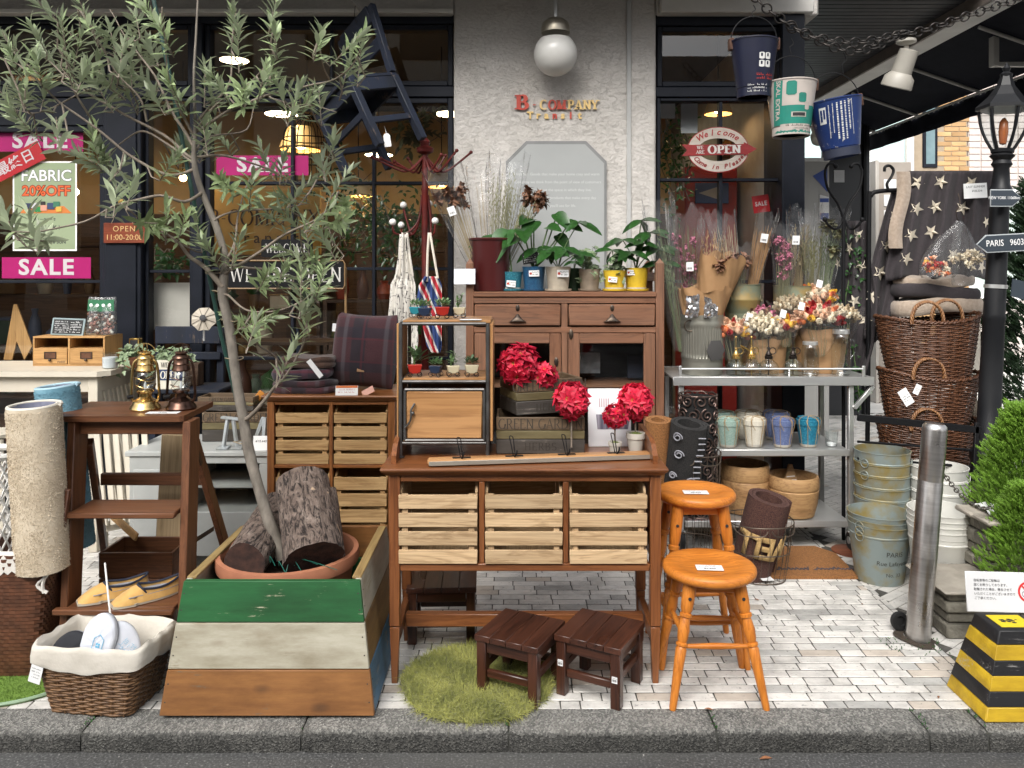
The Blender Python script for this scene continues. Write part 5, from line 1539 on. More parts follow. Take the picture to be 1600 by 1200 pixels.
MB().tube(spath([V((hx+.012,-.018,zD+.150)),V((hx-.002,-.022,zD+.125)),V((hx-.002,-.022,zD+.10)),V((hx-.01,-.02,zD+.075)),V((hx-.028,-.016,zD+.055))]),[.004]*17,8).build('handle',M_iron,dr)
MB().ball((hx+.003,-.018,zD+.112),.008,10,6).build('knob',M_iron,dr)
MB().box(uX(718),uX(752),-.002,.05,zA+.0145,zA+.0155,0).build('label_strip',M_white,un)
def succ(lbl,c,m,style,rz=0,s=1.0,seed=1):
 t=thing('succulent_pot',lbl,'succulent',c,rz,group='little succulents in cart pots')
 w,d,h=.050*s,.034*s,.030*s
 q=[((w/2 if z else w*.36)*xs,(d/2 if z else d*.36)*ys,.012+(h if z else 0))for xs in(-1,1)for ys in(-1,1)for z in(0,1)]
 hexa(MB(),q,.002).build('pot',m,t)
 for x in(-.016,.016):
  for y in(-.016,.016):
   wl=MB().tube([(x*s+.0085*math.cos(a),y*s,.009+.0085*math.sin(a))for a in[2*PI*k/14 for k in range(14)]],.0013,5,closed=True).build('wheel',M_black,t)
 r=random.Random(seed);z=.012+h-.002
 MB().box(-w*.44,w*.44,-d*.42,d*.42,z-.004,z+.001,0).build('soil',M_soil,t)
 m2=M_lf_succ if style!='dark' else M_lf_succd
 if style=='ros' or style=='dark':
  for(ox,sc_)in((0,1.0),(-.016,.7),(.016,.75)):
   for k in range(14):
    a=k*2.4;e=.2+.055*k
    put_leaf(t,leaf_mesh('fat',m2),(ox*s,r.uniform(-.006,.006),z+.006+.002*k*.5),(math.cos(a)*(1.15-e*.7),math.sin(a)*(1.15-e*.7),e),.026*s*sc_*r.uniform(.8,1.15))
 else:
  for k in range(26):
   a=k*2.4;hgt=r.uniform(.01,.055)*s
   put_leaf(t,leaf_mesh('fat',m2),(r.uniform(-.012,.012),r.uniform(-.01,.01),z+hgt),(math.cos(a),math.sin(a),r.uniform(-.1,.7)),.022*s*r.uniform(.7,1.2))
  b=MB()
  for k in range(3):b.tube([(r.uniform(-.01,.01),0,z),(r.uniform(-.012,.012),0,z+.05*s)],.002,5)
  b.build('stems',M_stem,t)
 return t
M_pr,M_pn,M_pc,M_pt=[mat('toy_'+k,c,rough=.4)for k,c in(('red',(.38,.02,.012)),('navy',(.012,.025,.06)),('cream',(.58,.52,.36)),('teal',(.02,.22,.28)))]
zt_u=ZT+zA+.016;zs_u=ZT+zB+.018
DS=3.15
for q in[('red cart pot succulent on the top of the steel framed box',691,DS,zt_u,M_pr,'ros',1.15,1),('navy cart pot succulent on the top of the steel framed box',664,DS-.01,zt_u,M_pn,'ros',1.05,2),('teal cart pot succulent at the top left corner of the steel framed box',650,DS+.09,zt_u,M_pt,'ros',1.0,3),('cream cart pot succulent on the top right of the steel framed box',718,DS+.05,zt_u,M_pc,'leafy',1.0,4),('red cart pot with tall dark leaves inside the steel framed box',648,DS-.02,zs_u,M_pr,'leafy',1.15,5),('navy cart pot succulent inside the steel framed box',681,DS-.02,zs_u,M_pn,'ros',1.0,6),('left cream cart pot inside the steel framed box',708,DS-.02,zs_u,M_pc,'leafy',1.0,7),('right cream cart pot with dark rosettes inside the steel framed box',737,DS-.02,zs_u,M_pc,'dark',1.1,8)]:
 t=succ(q[0],(PX(q[1],q[2]),q[2],q[3]),q[4],q[5],random.uniform(-.25,.25),q[6],q[7])
 if q[7]==5:
  for k in range(5):put_leaf(t,leaf_mesh('oval',M_lf_succd),(.0+.006*k,0,.06),(.15+.25*k-.3,-.2,.9-.12*k),.07)
M_oldp=[worn_paint('old_plank_%d'%k,c,u,'x',.35,c2=c2)for k,(c,u,c2)in enumerate((((.20,.135,.078),(.36,.29,.2),(.09,.06,.036)),((.21,.175,.085),(.38,.31,.2),(.11,.09,.042)),((.085,.074,.064),(.20,.17,.145),(.04,.035,.031))))]
M_brand=mat('branded_ink',(.03,.024,.02),(.05,.04,.03),rough=.8)
def garden_crate(lbl,c,rz,w,d,h):
 t=thing('garden_crate',lbl,'crate',c,rz,'wooden garden crates')
 hs_=[0,.40*h,.64*h,h]
 for k in range(3):
  z0,z1=hs_[k]+.0012,hs_[k+1]-.0012
  m=M_oldp[2-k]if k!=1 else M_oldp[1]
  m=[M_oldp[2],M_oldp[1],M_oldp[0]][k]
  for y in(0,d-.011):MB().box(-w/2,w/2,y,y+.011,z0,z1,.002).build('plank',m,t)
  for x in(-w/2,w/2-.011):MB().box(x+.0005,x+.0105,.0115,d-.0115,z0,z1,.002).build('plank',m,t)
 MB().box(-w/2+.012,w/2-.012,.012,d-.012,.002,.010,0).build('bottom',M_oldp[2],t)
 serif('GREEN GARDEN',h*.27,.11,.04,sx=.92).build('lettering',M_brand,t,loc=(0,-.0012,h*.685),smooth=False)
 serif('HERBS',h*.2,.11,.05,gap=.12,sx=1.1).build('lettering',M_brand,t,loc=(.0,-.0012,h*.11),smooth=False)
 return t
garden_crate('lower weathered crate with printed herb lettering standing on the console table',(PX(844.5,3.136),3.136,ZT),0,.347,.21,.145)
garden_crate('upper weathered crate set askew on the lower one, full of red flowers',(PX(808,3.15)+.142*math.cos(R(22)),3.15+.142*math.sin(R(22)),ZT+.1462),R(20),.285,.20,.140)
M_bract=leaf_mat('poinsettia_red',(.72,.024,.07),(.58,.02,.06),.5,.3,.3)
M_bud=plain('poinsettia_bud',(.35,.28,.04),.6)
def flower_mesh():
 b=MB()
 for ring,n,L,el in((0,6,1.0,.12),(1,6,.78,.45),(2,5,.5,.9)):
  for k in range(n):
   a=2*PI*(k+.5*ring)/n+random.uniform(-.12,.12)
   b.leaf((0,0,.03*ring),(math.cos(a),math.sin(a),el),(0,0,1),L*random.uniform(.85,1.12),L*.46,.12,.22,((0,.15),(.3,.8),(.5,1),(.72,.6),(1,0)))
 for k in range(5):b.ball((.09*math.cos(k*1.3),.09*math.sin(k*1.3),.12),.05,6,4,1)
 return b.mesh('flower_head',[M_bract,M_bud],ang=80)
FM=[flower_mesh()for _ in range(3)]
def poin(lbl,c,r,foot=None,potm=None,pr_=None):
 t=thing('poinsettia_ball',lbl,'flower ball',c,group='red poinsettia balls')
 n=20 if r>.06 else 15
 MB().ball((0,0,0),r*.72,14,9).build('core',M_lf_dark,t)
 rr_=random.Random(int(r*1e4))
 for k in range(n):
  z=1-2*(k+.5)/n;a=k*2.39996+rr_.uniform(-.2,.2);s=math.sqrt(1-z*z)
  d=V((s*math.cos(a),s*math.sin(a),z))
  M=d.to_track_quat('Z','Y').to_matrix().to_4x4()@Matrix.Rotation(rr_.uniform(0,6),4,'Z')@Matrix.Scale(r*rr_.uniform(.66,.92),4);M.translation=d*r*rr_.uniform(.58,.90)
  inst('flower_head',FM[k%3],t,M=M)
 if foot is not None:
  MB().tube([(0,0,-r*.6),(0,0,foot+.03)],.0035,7).build('stick',M_twig,t)
 if potm:
  rt_,h=pr_;z0=foot
  MB().lathe([(rt_*.68,z0),(rt_*.9,z0+h*.72),(rt_,z0+h*.73),(rt_,z0+h),(rt_-.004,z0+h),(rt_-.005,z0+h-.006)],26,cap1=False).build('pot',potm,t)
  b=MB();b.lathe([(rt_-.004,z0+h-.007),(.001,z0+h+.004)],18,cap0=False,cap1=False);b.build('moss',mat('moss',(.07,.10,.015),(.12,.15,.03),scale=60,bmp=.8),t)
 return t
M_pale=mat('pot_pale',(.50,.47,.41),(.44,.41,.36),rough=.8,scale=20)
poin('largest red poinsettia ball heaped in the upper garden crate',P(811,571,3.2),.078)
poin('smaller red poinsettia ball right of the largest one in the upper crate',P(850,588,3.23),.052)
poin('red poinsettia ball leaning against the right end of the garden crates',P(893,626,3.12),.068,PZ(626,3.12)*-1+ZT+.0)
poin('small red poinsettia ball in a small pale pot on the console table',P(961,651,3.13),.047,ZT-PZ(651,3.13),M_pale,(.027,.050))
poin('red poinsettia ball on a stick in the larger pale pot at the table end',P(993,628,3.17),.068,ZT-PZ(628,3.17),M_pale,(.038,.078))
cd=thing('picture_card','white glossy card with a picture of a dark laundry basket on the console table','card',(PX(953,3.27),3.27,ZT),rot=(R(-7),0,0))
MB().box(-.088,.088,0,.003,0,.235,.001).build('sheet',plain('gloss_card',(.80,.81,.83),.25),cd)
b=MB();b.poly([(-.05,.07),(.075,.07),(.085,.13),(-.055,.13)],.0006,TM((0,-.0012,0)));b.build('print',mat('print_slate',(.06,.055,.09),(.3,.28,.33),scale=60,stretch=(1,1,.05)),cd,smooth=False)
b=MB()
for k in range(5):b.box(-.042+k*.009,-.038+k*.009,-.0012,-.0004,.16,.195,0)
b.build('print',mat('print_rose',(.45,.3,.33),(.5,.4,.4)),cd,kind='stuff',smooth=False)
hr_a,hr_b=V((PX(668,2.955),2.955,ZT)),V((PX(1016,3.07),3.07,ZT))
hr=thing('hook_rail','wooden rail with four black wire hooks lying along the front of the console table','hook rail',hr_a,math.atan2(hr_b.y-hr_a.y,hr_b.x-hr_a.x))
HL=(hr_b-hr_a).length
MB().box(0,HL,-.028,.030,.001,.024,.007).build('rail',M_acac['x'],hr)
MB().box(.004,HL-.004,-.0305,-.0285,.004,.020,.0008).build('metal_edge',mat('pale_metal',(.40,.37,.31),(.48,.44,.37),metal=.6,rough=.4),hr)
for px_ in(722,803.5,886,965):
 x=(PX(px_,3.0)-hr_a.x)/math.cos(hr.rotation_euler.z)
 hk=MB().box(x-.034,x+.034,-.010,.010,.0242,.0262,.001).build('hook',M_black,hr)
 b=MB()
 for s in(-.004,.004):b.tube(spath([V((x+s,0,.026)),V((x+s*1.2-.004,.004,.055)),V((x+s*1.6-.010,.010,.092)),V((x-.014,.012,.098))]),.0018,6)
 b.build('wire',M_black,hk)
 MB().tube(spath([V((x,-.006,.026)),V((x,-.022,.028)),V((x+.004,-.032,.040)),V((x+.006,-.030,.052))]),.0032,6).build('coat_prong',M_black,hk)
# BLANKETS, CUSHION on the chest
ZH=zt+.001
def plaid(name,base,cols,scale=1.0):
 m,n,bb=_new(name);s=coord(n)
 sx=n.nodes.new('ShaderNodeSeparateXYZ');n.links.new(s,sx.inputs[0])
 col=ramp(n,noise_tex(n,mapping(n,s,(300,300,300)),1,2),[(.35,base),(.7,tuple(min(1,k*1.6)for k in base))])
 for ax_,freq,ph,wd,c,st in cols:
  a=n.nodes.new('ShaderNodeMath');a.operation='MULTIPLY_ADD';a.inputs[1].default_value=freq*scale;a.inputs[2].default_value=ph
  n.links.new(sx.outputs[ax_],a.inputs[0])
  fr_=n.nodes.new('ShaderNodeMath');fr_.operation='PINGPONG';fr_.inputs[1].default_value=.5;n.links.new(a.outputs[0],fr_.inputs[0])
  k=ramp(n,fr_.outputs[0],[(wd,st),(wd+.03,0.0)])
  col=mixc(n,k,col,c)
 n.links.new(col,bb.inputs['Base Color']);bb.inputs['Roughness'].default_value=.95;bb.inputs['Sheen Weight'].default_value=.25
 bump(n,bb,noise_tex(n,s,260,3),.35,.003)
 MATS[name]=m
 return m
M_pl=plaid('plaid_maroon',(.036,.010,.013),[(0,5,.1,.16,(.010,.009,.014),.8),(2,6,.0,.14,(.014,.011,.018),.7),(2,9,.3,.02,(.075,.010,.016),.55),(0,5,.45,.035,(.085,.075,.085),.5),(0,7,.2,.02,(.08,.010,.016),.5)])
M_pl2=plaid('plaid_dark',(.022,.016,.024),[(0,9,.1,.12,(.08,.03,.05),.6),(2,20,.0,.12,(.10,.012,.02),.5),(1,10,.2,.1,(.03,.02,.05),.5)])
M_pl3=plaid('wool_brown',(.045,.024,.016),[(0,6,.1,.05,(.10,.05,.03),.5)])
def folded(lbl,c,w,d,h,m,layers=2,seed=1,group='folded wool blankets'):
 t=thing('folded_blanket',lbl,'blanket',c,group=group)
 lh=h/layers
 for k in range(layers):
  def f(u,v):
   a=2*PI*u;x,y=sup(u,w/2,d/2,5)
   q=math.sin(PI*v);bulge=lh*.5*q
   kx=1-(1-q)*.03
   zz_=lh*k+lh*v+.012*noise.noise(V((x*9+seed,y*9,k*3.3)))
   return(x*kx+.35*bulge*math.cos(a)*.6+.008*noise.noise(V((a,k,seed))),y*kx+.35*bulge*math.sin(a)*.6+d/2,zz_)
  b=MB().grid(f,44,7,closeu=True)
  for v in(0,1):
   e=[f(i/44,v)for i in range(44)];b.add(e+[(0,d/2,sum(p[2]for p in e)/44)],[(i,(i+1)%44,44)if v else((i+1)%44,i,44)for i in range(44)])
  b.build('fold',m,t,ang=70)
 return t
folded('maroon and navy plaid wool blanket at the bottom of the folded stack',(PX(475,3.86),3.80,ZH),.30,.24,.060,M_pl,2,1)
folded('dark blanket in the middle of the folded stack',(PX(470,3.86),3.81,ZH+.066),.28,.22,.045,M_pl2,1,2)
folded('brown wool blanket on top of the folded stack',(PX(480,3.86),3.82,ZH+.116),.25,.2,.055,M_pl3,2,3)
tag(MB().box(-.012,.012,-.001,.001,-.05,.05,0).build('price_tag',M_white,loc=P(492,576,3.78),rot=(0,R(-38),0)),'long white price tag hanging from the folded blankets','price tag')
cu=thing('plaid_cushion','plump maroon plaid cushion with a leather patch leaning on the chest','cushion',(PX(566,3.96),3.96,ZH+.005),rot=(R(-10),R(3),0))
def cush(sg):
 def f(u,v):
  x,z=u*2-1,v*2-1
  e=max(0,(1-abs(x)**2.6))**.5*max(0,(1-abs(z)**2.6))**.5
  pin=1-.05*(1-abs(x))*abs(z)-0;pz=1-.06*(1-abs(z))*abs(x)
  return(x*.158*(1-.07*abs(z)**3+.03*(1-z*z)),sg*.10*e+.004*noise.noise(V((x*3,z*3,0))),.185+z*.187*(1-.06*(1-x*x)))
 return f
b=MB();b.grid(cush(-1),26,26);b.grid(cush(1),26,26);b.build('cover',M_pl,cu,ang=70)
MB().box(-.018,.018,-.088,-.080,.075,.093,.001).build('leather_patch',mat('leather_tan',(.30,.17,.08),(.24,.13,.06)),cu)
MB().box(-.168,-.15,-.03,-.028,.27,.31,0).build('care_label',M_white,cu)
o=tag(MB().box(-.052,.052,-.001,.001,0,.045,0).build('sale_card',M_white,loc=(PX(541,3.76),3.768,ZH-.001),rot=(R(-12),0,R(4))),'white price card with orange heading standing before the plaid cushion','price card')
MB().box(-.05,.05,-.0018,-.0011,.034,.0445,0).build('heading',mat('orange_print',(.65,.16,.03),(.6,.14,.03)),o)
b=MB()
for k in range(2):scribble(b,-.04,.035,.024-k*.012,.006,.2,TM((0,-.0014,0)))
b.build('print',M_red,o,kind='stuff',smooth=False)
tag(MB().box(-.03,.03,-.001,.001,0,.032,0).build('pink_tag',mat('pink_tag',(.62,.33,.25),(.56,.3,.22)),loc=(PX(576,3.77),3.78,ZH+.002),rot=(R(-30),R(-28),0)),'pale pink tag lying before the plaid cushion','price tag')
# COAT RACK, APRONS, HANGING CHAIR
M_redm=mat('red_metal',(.105,.010,.007),(.055,.006,.005),rough=.5,spec=.3,scale=14,bmp=.1)
DR=4.55
cr_=thing('coat_rack','red metal coat rack with curled arms and white ball hooks','coat rack',(PX(664,DR),DR,0))
rz_=lambda py:PZ(py,DR)
MB().lathe([(.021,.02),(.021,rz_(470)),(.027,rz_(466)),(.027,rz_(460)),(.019,rz_(455)),(.019,rz_(300)),(.022,rz_(296)),(.017,rz_(290)),(.017,rz_(242)),(.045,rz_(238)),(.05,rz_(232)),(.025,rz_(228)),(.030,rz_(222)),(.018,rz_(217)),(.004,rz_(214))],18).build('pole',M_redm,cr_)
for k in range(3):
 a=2*PI*k/3+.5
 MB().tube(spath([V((0,0,.35)),V((.12*math.cos(a),.12*math.sin(a),.2)),V((.26*math.cos(a),.26*math.sin(a),.02))]),.012,8).build('foot',M_redm,cr_)
rk=DR/1250
for dx,dy,zt_p in((-82,-.02,246),(-64,-.10,252),(-50,.06,250),(50,-.02,236),(28,-.1,246),(72,-.0,238),(30,.08,240),(-30,.1,244)):
 e=V((dx*rk,dy,rz_(zt_p)))
 ar=MB().tube(spath([V((0,0,rz_(242))),V((dx*rk*.18,dy*.3,rz_(258))),V((dx*rk*.35,dy*.5,rz_(268))),V((dx*rk*.55,dy*.7,rz_(264))),e]),.0065,7).build('arm',M_redm,cr_)
 MB().ball(e,.011,10,7).build('tip',M_redm,ar)
M_balls=plain('white_ball',(.74,.72,.68),.25,coat=.4)
for(bx,by),dy in(((628,319),.06),((616,348),-.06),((623,350),.1),((669,317),.06),((681,346),-.05)):
 e=V(((bx-664)*rk,dy,rz_(by)));s=1 if bx>664 else-1
 ar=MB().tube(spath([V((s*.018,0,rz_(305))),V((s*.035,dy*.3,rz_(345))),V((e.x*.6,dy*.7,rz_(366))),V((e.x*.95,dy,rz_(364 if by>330 else 330))),e]),.006,7).build('arm',M_redm,cr_)
 MB().ball(e,.020,14,9).build('ball',M_balls,ar)
m,n,bb=_new('birch_print')
s=coord(n,False)
f1=ramp(n,noise_tex(n,mapping(n,s,(75,75,14)),1,3,.6,1.0),[(.565,0.0),(.59,1.0)])
f2=ramp(n,noise_tex(n,mapping(n,s,(18,18,60)),1,4,.7,.6),[(.60,0.0),(.63,1.0)])
mx_=n.nodes.new('ShaderNodeMath');mx_.operation='MAXIMUM';n.links.new(f1,mx_.inputs[0]);n.links.new(f2,mx_.inputs[1])
n.links.new(mixc(n,mx_.outputs[0],(.62,.59,.53),(.05,.045,.045)),bb.inputs['Base Color']);bb.inputs['Roughness'].default_value=.9
M_birch=m
def hanging(name,lbl,cat,top,outline_px,d,m,folds=9,amp=.012,seed=1,strap=None,strap_m=None):

 t=thing(name,lbl,cat,P(*top,d))
 o=V(t.location)
 rows=outline_px
 def f(u,v):
  k=v*(len(rows)-1);i=min(int(k),len(rows)-2);q=k-i
  py=rows[i][0]+(rows[i+1][0]-rows[i][0])*q;l=rows[i][1]+(rows[i+1][1]-rows[i][1])*q;r_=rows[i][2]+(rows[i+1][2]-rows[i][2])*q
  p=P(l+(r_-l)*u,py,d)
  p.y+=amp*(math.sin(u*folds+seed)+.6*math.sin(u*folds*2.3+v*3+seed*2))+.01*noise.noise(V((u*3,v*5,seed)))
  return p-o
 ob=MB().grid(f,36,34).build('cloth',m,t,ang=80)
 md=ob.modifiers.new('t','SOLIDIFY');md.thickness=.003
 if strap:
  for s_ in strap:MB().tube([P(*q)-o for q in s_],.007,6).build('strap',strap_m or m,t)
 return t
hanging('apron','cream apron printed with black birch twigs hanging on the red coat rack','apron',(630,366),[(366,624,637),(400,622,640),(432,617,646),(445,610,650),(480,608,652),(530,602,654),(562,600,652),(574,610,640)],4.42,M_birch,strap=[[(624,432,4.41),(626,395,4.41),(629,364,4.44),(636,364,4.44),(640,400,4.41),(645,432,4.41)]],strap_m=mat('linen',(.58,.54,.47),(.52,.48,.41)))
M_flag=[]
m,n,bb=_new('flag_print');s=coord(n,False);sx=n.nodes.new('ShaderNodeSeparateXYZ');n.links.new(s,sx.inputs[0])
md_=n.nodes.new('ShaderNodeMath');md_.operation='MULTIPLY_ADD';md_.inputs[1].default_value=2.4;n.links.new(sx.outputs['X'],md_.inputs[0]);n.links.new(sx.outputs['Z'],md_.inputs[2])
pp_=n.nodes.new('ShaderNodeMath');pp_.operation='PINGPONG';pp_.inputs[1].default_value=.095;n.links.new(md_.outputs[0],pp_.inputs[0])
ml_=n.nodes.new('ShaderNodeMath');ml_.operation='MULTIPLY';ml_.inputs[1].default_value=10.5;n.links.new(pp_.outputs[0],ml_.inputs[0])
n.links.new(ramp(n,ml_.outputs[0],[(0,(.50,.03,.045)),(.24,(.66,.63,.58)),(.52,(.03,.06,.19))],'CONSTANT'),bb.inputs['Base Color']);bb.inputs['Roughness'].default_value=.9
M_flagp=m
hanging('apron','red white and blue flag apron hanging by pale straps on the red coat rack','apron',(671,366),[(432,664,684),(446,655,690),(470,652,690),(510,662,690),(540,668,690),(551,676,688)],4.40,M_flagp,folds=11,amp=.02,seed=4,strap=[[(667,440,4.40),(668,395,4.41),(670,364,4.44)],[(684,435,4.40),(677,395,4.41),(672,364,4.44)]],strap_m=mat('strap_linen',(.60,.55,.46),(.54,.49,.41)))
M_bchair=worn_paint('blue_chair_paint',(.0045,.010,.028),(.13,.09,.06),'z',.355,rough=.65,c2=(.003,.007,.018))
hc_=thing('hanging_chair','old dark blue wooden chair hung tilted in front of the shop window','chair',P(556,148,4.5))
hc_.rotation_mode='QUATERNION'
hc_.rotation_quaternion=(Matrix.Rotation(R(-25),3,'Y')@Matrix.Rotation(R(-6),3,'X')@Matrix.Rotation(R(-44),3,'Z')).to_quaternion()
sw=.18;sd_=.17
MB().box(-sw-.01,sw+.01,-sd_-.01,sd_+.01,0,.022,.004).build('seat',M_bchair,hc_)
for x in(-1,1):
 MB().box(x*sw-.021,x*sw+.021,-sd_-.0,-sd_+.042,-.40,-.001,.003).build('leg',M_bchair,hc_)
 MB().bar((x*sw,sd_-.015,-.40),(x*sw,sd_-.015,-.001),.042,.042,.003).build('leg',M_bchair,hc_)
 MB().bar((x*sw,sd_-.015,.023),(x*(sw+.0),sd_+.06,.46),.042,.036,.003).build('back_post',M_bchair,hc_)
 MB().box(x*sw-.012,x*sw+.012,-sd_+.043,sd_-.037,-.075,-.002,.002).build('apron',M_bchair,hc_)
 MB().box(x*sw-.011,x*sw+.011,-sd_+.043,sd_-.037,-.27,-.235,.002).build('stretcher',M_bchair,hc_)
for y in(-sd_+.02,sd_-.018):
 MB().box(-sw+.022,sw-.022,y-.011,y+.011,-.075,-.002,.002).build('apron',M_bchair,hc_)
MB().box(-sw+.022,sw-.022,-sd_+.01,-sd_+.032,-.22,-.185,.002).build('stretcher',M_bchair,hc_)
for k,(z0,z1)in enumerate(((.37,.47),(.20,.27))):MB().bar((-sw+.022,sd_+.005+.09*(z0+z1)/2,(z0+z1)/2),(sw-.022,sd_+.005+.09*(z0+z1)/2,(z0+z1)/2),.02,z1-z0,.003).build('back_rail',M_bchair,hc_)
tg=thing('chair_tag','white paper tag dangling from the hanging blue chair','tag',P(604,212,4.30))
MB().poly([(-.018,-.06),(.018,-.06),(.018,.0),(.009,.012),(-.009,.012),(-.018,0)],.001,TM((0,0,0),(0,R(-8),0))).build('card',M_white,tg,smooth=False)
MB().tube([(0,0,.008),(-.02,.05,.06)],.001,4).build('string',M_white,tg)
hw=thing('hanger_arm','pale metal arm above the window holding the hanging chair','bracket',P(555,6,4.7))
MB().tube([P(520,-30,4.2)-V(hw.location),(0,0,0),V((.02,.2,-.01))],.012,8).build('arm',M_alu,hw)
MB().tube(spath([V((0,0,-.01)),V((.0,-.02,-.08)),V((.02,-.06,-.13))]),.002,5).build('wire',M_black,hw)
# STEEL CART AND GOODS
DF=4.32
ca_=thing('steel_cart','stainless steel three tier cart on casters carrying dried flowers and pots','cart',(1.37,DF,0))
cz1,cz2,cz3=.945,.552,.168
cl,cr2=PX(1060,DF)-1.37,PX(1332,DF)-1.37
def tray(z,x0,x1,lip,rail=False):
 MB().box(x0,x1,.002,.455,z-.012,z,.002).build('shelf',M_steel,ca_)
 MB().box(x0,x1,-.010,.001,z-lip,z+.004,.003).build('front_lip',M_steel,ca_)
 MB().box(x0,x1,.456,.467,z-lip,z+.004,.003).build('back_lip',M_steel,ca_)
tray(cz1,cl-.03,cr2+.115,.045);tray(cz2,cl+.035,cr2-.016,.032);tray(cz3,cl+.035,cr2-.016,.032)
for x in(cl+.005,cr2-.015):
 for y in(.01,.42):
  MB().box(x,x+.028,y,y+.028,.115,cz1-.046,.003).build('leg',M_steel,ca_)
  cs=MB().lathe([(.045,-.014),(.052,-.008),(.052,.008),(.045,.014)],20,TM((x+.014,y+.0,.062),(0,PI/2,0))).build('caster',mat('tyre',(.015,.015,.015),(.03,.03,.03),rough=.7),ca_)
  MB().lathe([(.02,-.018),(.02,.018)],14,TM((x+.014,y,.062),(0,PI/2,0))).build('hub',M_steel,cs)
  MB().box(x-.008,x+.036,y-.01,y+.025,.104,.114,.002).build('bracket',M_steel,cs)
MB().tube([(cl+.01,.0,cz1+.045),(cr2+.06,.0,cz1+.045)],.005,8).build('guard_rail',M_steel,ca_)
for x in(cl+.01,cr2+.06):MB().box(x-.008,x+.008,-.006,.006,cz1+.0045,cz1+.062,.002).build('rail_post',M_steel,ca_)
MB().lathe([(.004,0),(.007,.006),(.004,.012),(.007,.018),(.004,.024),(.007,.03),(.004,.04)],10,TM((PX(1233,DF)-1.37,0,cz1+.004))).build('rail_post',M_steel,ca_)
MB().bar((cr2+.013,.01,cz1-.17),(cr2+.115,.01,cz1-.05),.022,.022).build('bracket',M_steel,ca_)
ZS=cz1+.0015
dk=thing('caster_disc','round reddish wooden disc under the front right caster of the cart','disc',(1.37+cr2,DF+.01,0))
MB().lathe([(.10,.0),(.104,.004),(.104,.012),(.098,.016)],28).build('disc',wood('red_wood',(.20,.065,.03),(.12,.04,.02),'x'),dk)
dk.scale=(1,1,.55)
M_verd=mat('verdigris_tin',(.15,.17,.115),(.25,.18,.065),rough=.55,metal=.25,scale=9,detail=7,lo=.42,hi=.58,bmp=.1)
M_verd2=mat('verdigris_grey',(.24,.285,.275),(.27,.21,.075),rough=.5,metal=.25,scale=8,detail=7,lo=.44,hi=.62,bmp=.1)
def tin(name,lbl,c,rt,rb,h,m,cat='bucket',group=None,ring=True,text=None,txt_m=None,rims=1):
 t=thing(name,lbl,cat,c,group=group)
 MB().lathe([(rb*.95,0.004),(rb,0),(rb+(rt-rb)*.08,h*.08),(rb+(rt-rb)*.80,h*.80),(rb+(rt-rb)*.8+.003,h*.81),(rb+(rt-rb)*.82+.003,h*.83),(rb+(rt-rb)*.83,h*.84),(rt,h-.005),(rt+.003,h-.004),(rt+.003,h),(rt-.002,h),(rb+.004,.02)],40,cap1=False).build('body',m,t)
 MB().lathe([(rb+.004,.021),(.001,.021)],30,cap0=False,cap1=False).build('base',m,t)
 if ring:
  for s in(-1,1):
   a=-PI/2+s*1.05 if ring==1 else(PI if s<0 else 0)
   rr_=rt*.985
   cx_,cy_=rr_*math.cos(a),rr_*math.sin(a)
   o=MB().tube([V((cx_+math.cos(a)*.006-math.sin(a)*.022*math.cos(q),cy_+math.sin(a)*.006+math.cos(a)*.022*math.cos(q),h*.86-.012+.022*math.sin(q)))for q in[2*PI*k/18 for k in range(18)]],.0022,6,closed=True).build('ring_handle',m,t)
 if text:
  for s_,hh,zf in text:
   lt=textm(s_,hh,txt_m,None,ext=0)
   r_at=lambda z:rb+(rt-rb)*z/h+.0012
   me=lt.data
   for v in me.vertices:
    z=zf*h+v.co.y;a=-PI/2+v.co.x/r_at(z)+.12
    v.co=(r_at(z)*math.cos(a),r_at(z)*math.sin(a),z)
   lt.rotation_euler=(0,0,0);lt.parent=t
 return t
tin('flower_bucket','narrow verdigris bucket of wheat and brown dried flowers at the back of the cart',(PX(1160,4.66),4.66,ZS),.102,.095,PZ(444,4.66)-ZS,M_verd)
tin('flower_bucket','wide verdigris bucket of pink and olive dried flowers at the back of the cart',(PX(1243,4.67),4.67,ZS),.125,.115,PZ(446,4.67)-ZS,M_verd)
zb_=PZ(444,4.66)-.02
def bun(px,pxt,pyt,d,dt,*a,lbl='',**k):return bunch(lbl,(PX(px,d),d,zb_-.12),P(pxt,pyt,dt),*a,**k)
bun(1150,1130,352,4.66,4.62,.03,.075,M_dry['sand'],None,46,lbl='sheaf of pale straw stalks in clear film in the narrow verdigris bucket',grass=False,seed=11,spread=1)
bun(1152,1158,402,4.62,4.56,.03,.055,M_dry['olive'],M_dry['brown'],30,lbl='low bunch of brown dried flowers in the narrow verdigris bucket',seed=12,head_r=.032,nheads=9)
bun(1170,1196,352,4.64,4.56,.022,.055,M_dry['wheat'],None,70,lbl='sheaf of orange wheat stalks leaning right in clear film above the cart',seed=13,spread=1.05,card=(-.01,.42))
bun(1222,1228,372,4.60,4.56,.035,.075,M_dry['olive'],M_dry['pink'],40,lbl='bunch of pink globe flowers in clear film in the wide verdigris bucket',seed=14,head_r=.018,nheads=40,head_z=(.45,.98),card=(.03,.40))
bun(1244,1252,345,4.70,4.70,.03,.075,M_dry['straw'],None,30,lbl='bunch of pale grasses in clear film behind the pink globe flowers',seed=15,grass=True,spread=1)
bun(1268,1270,352,4.66,4.64,.03,.07,M_dry['olive'],None,34,lbl='bunch of olive dried leaves in clear film in the wide verdigris bucket',seed=16,grass=True,spread=1)
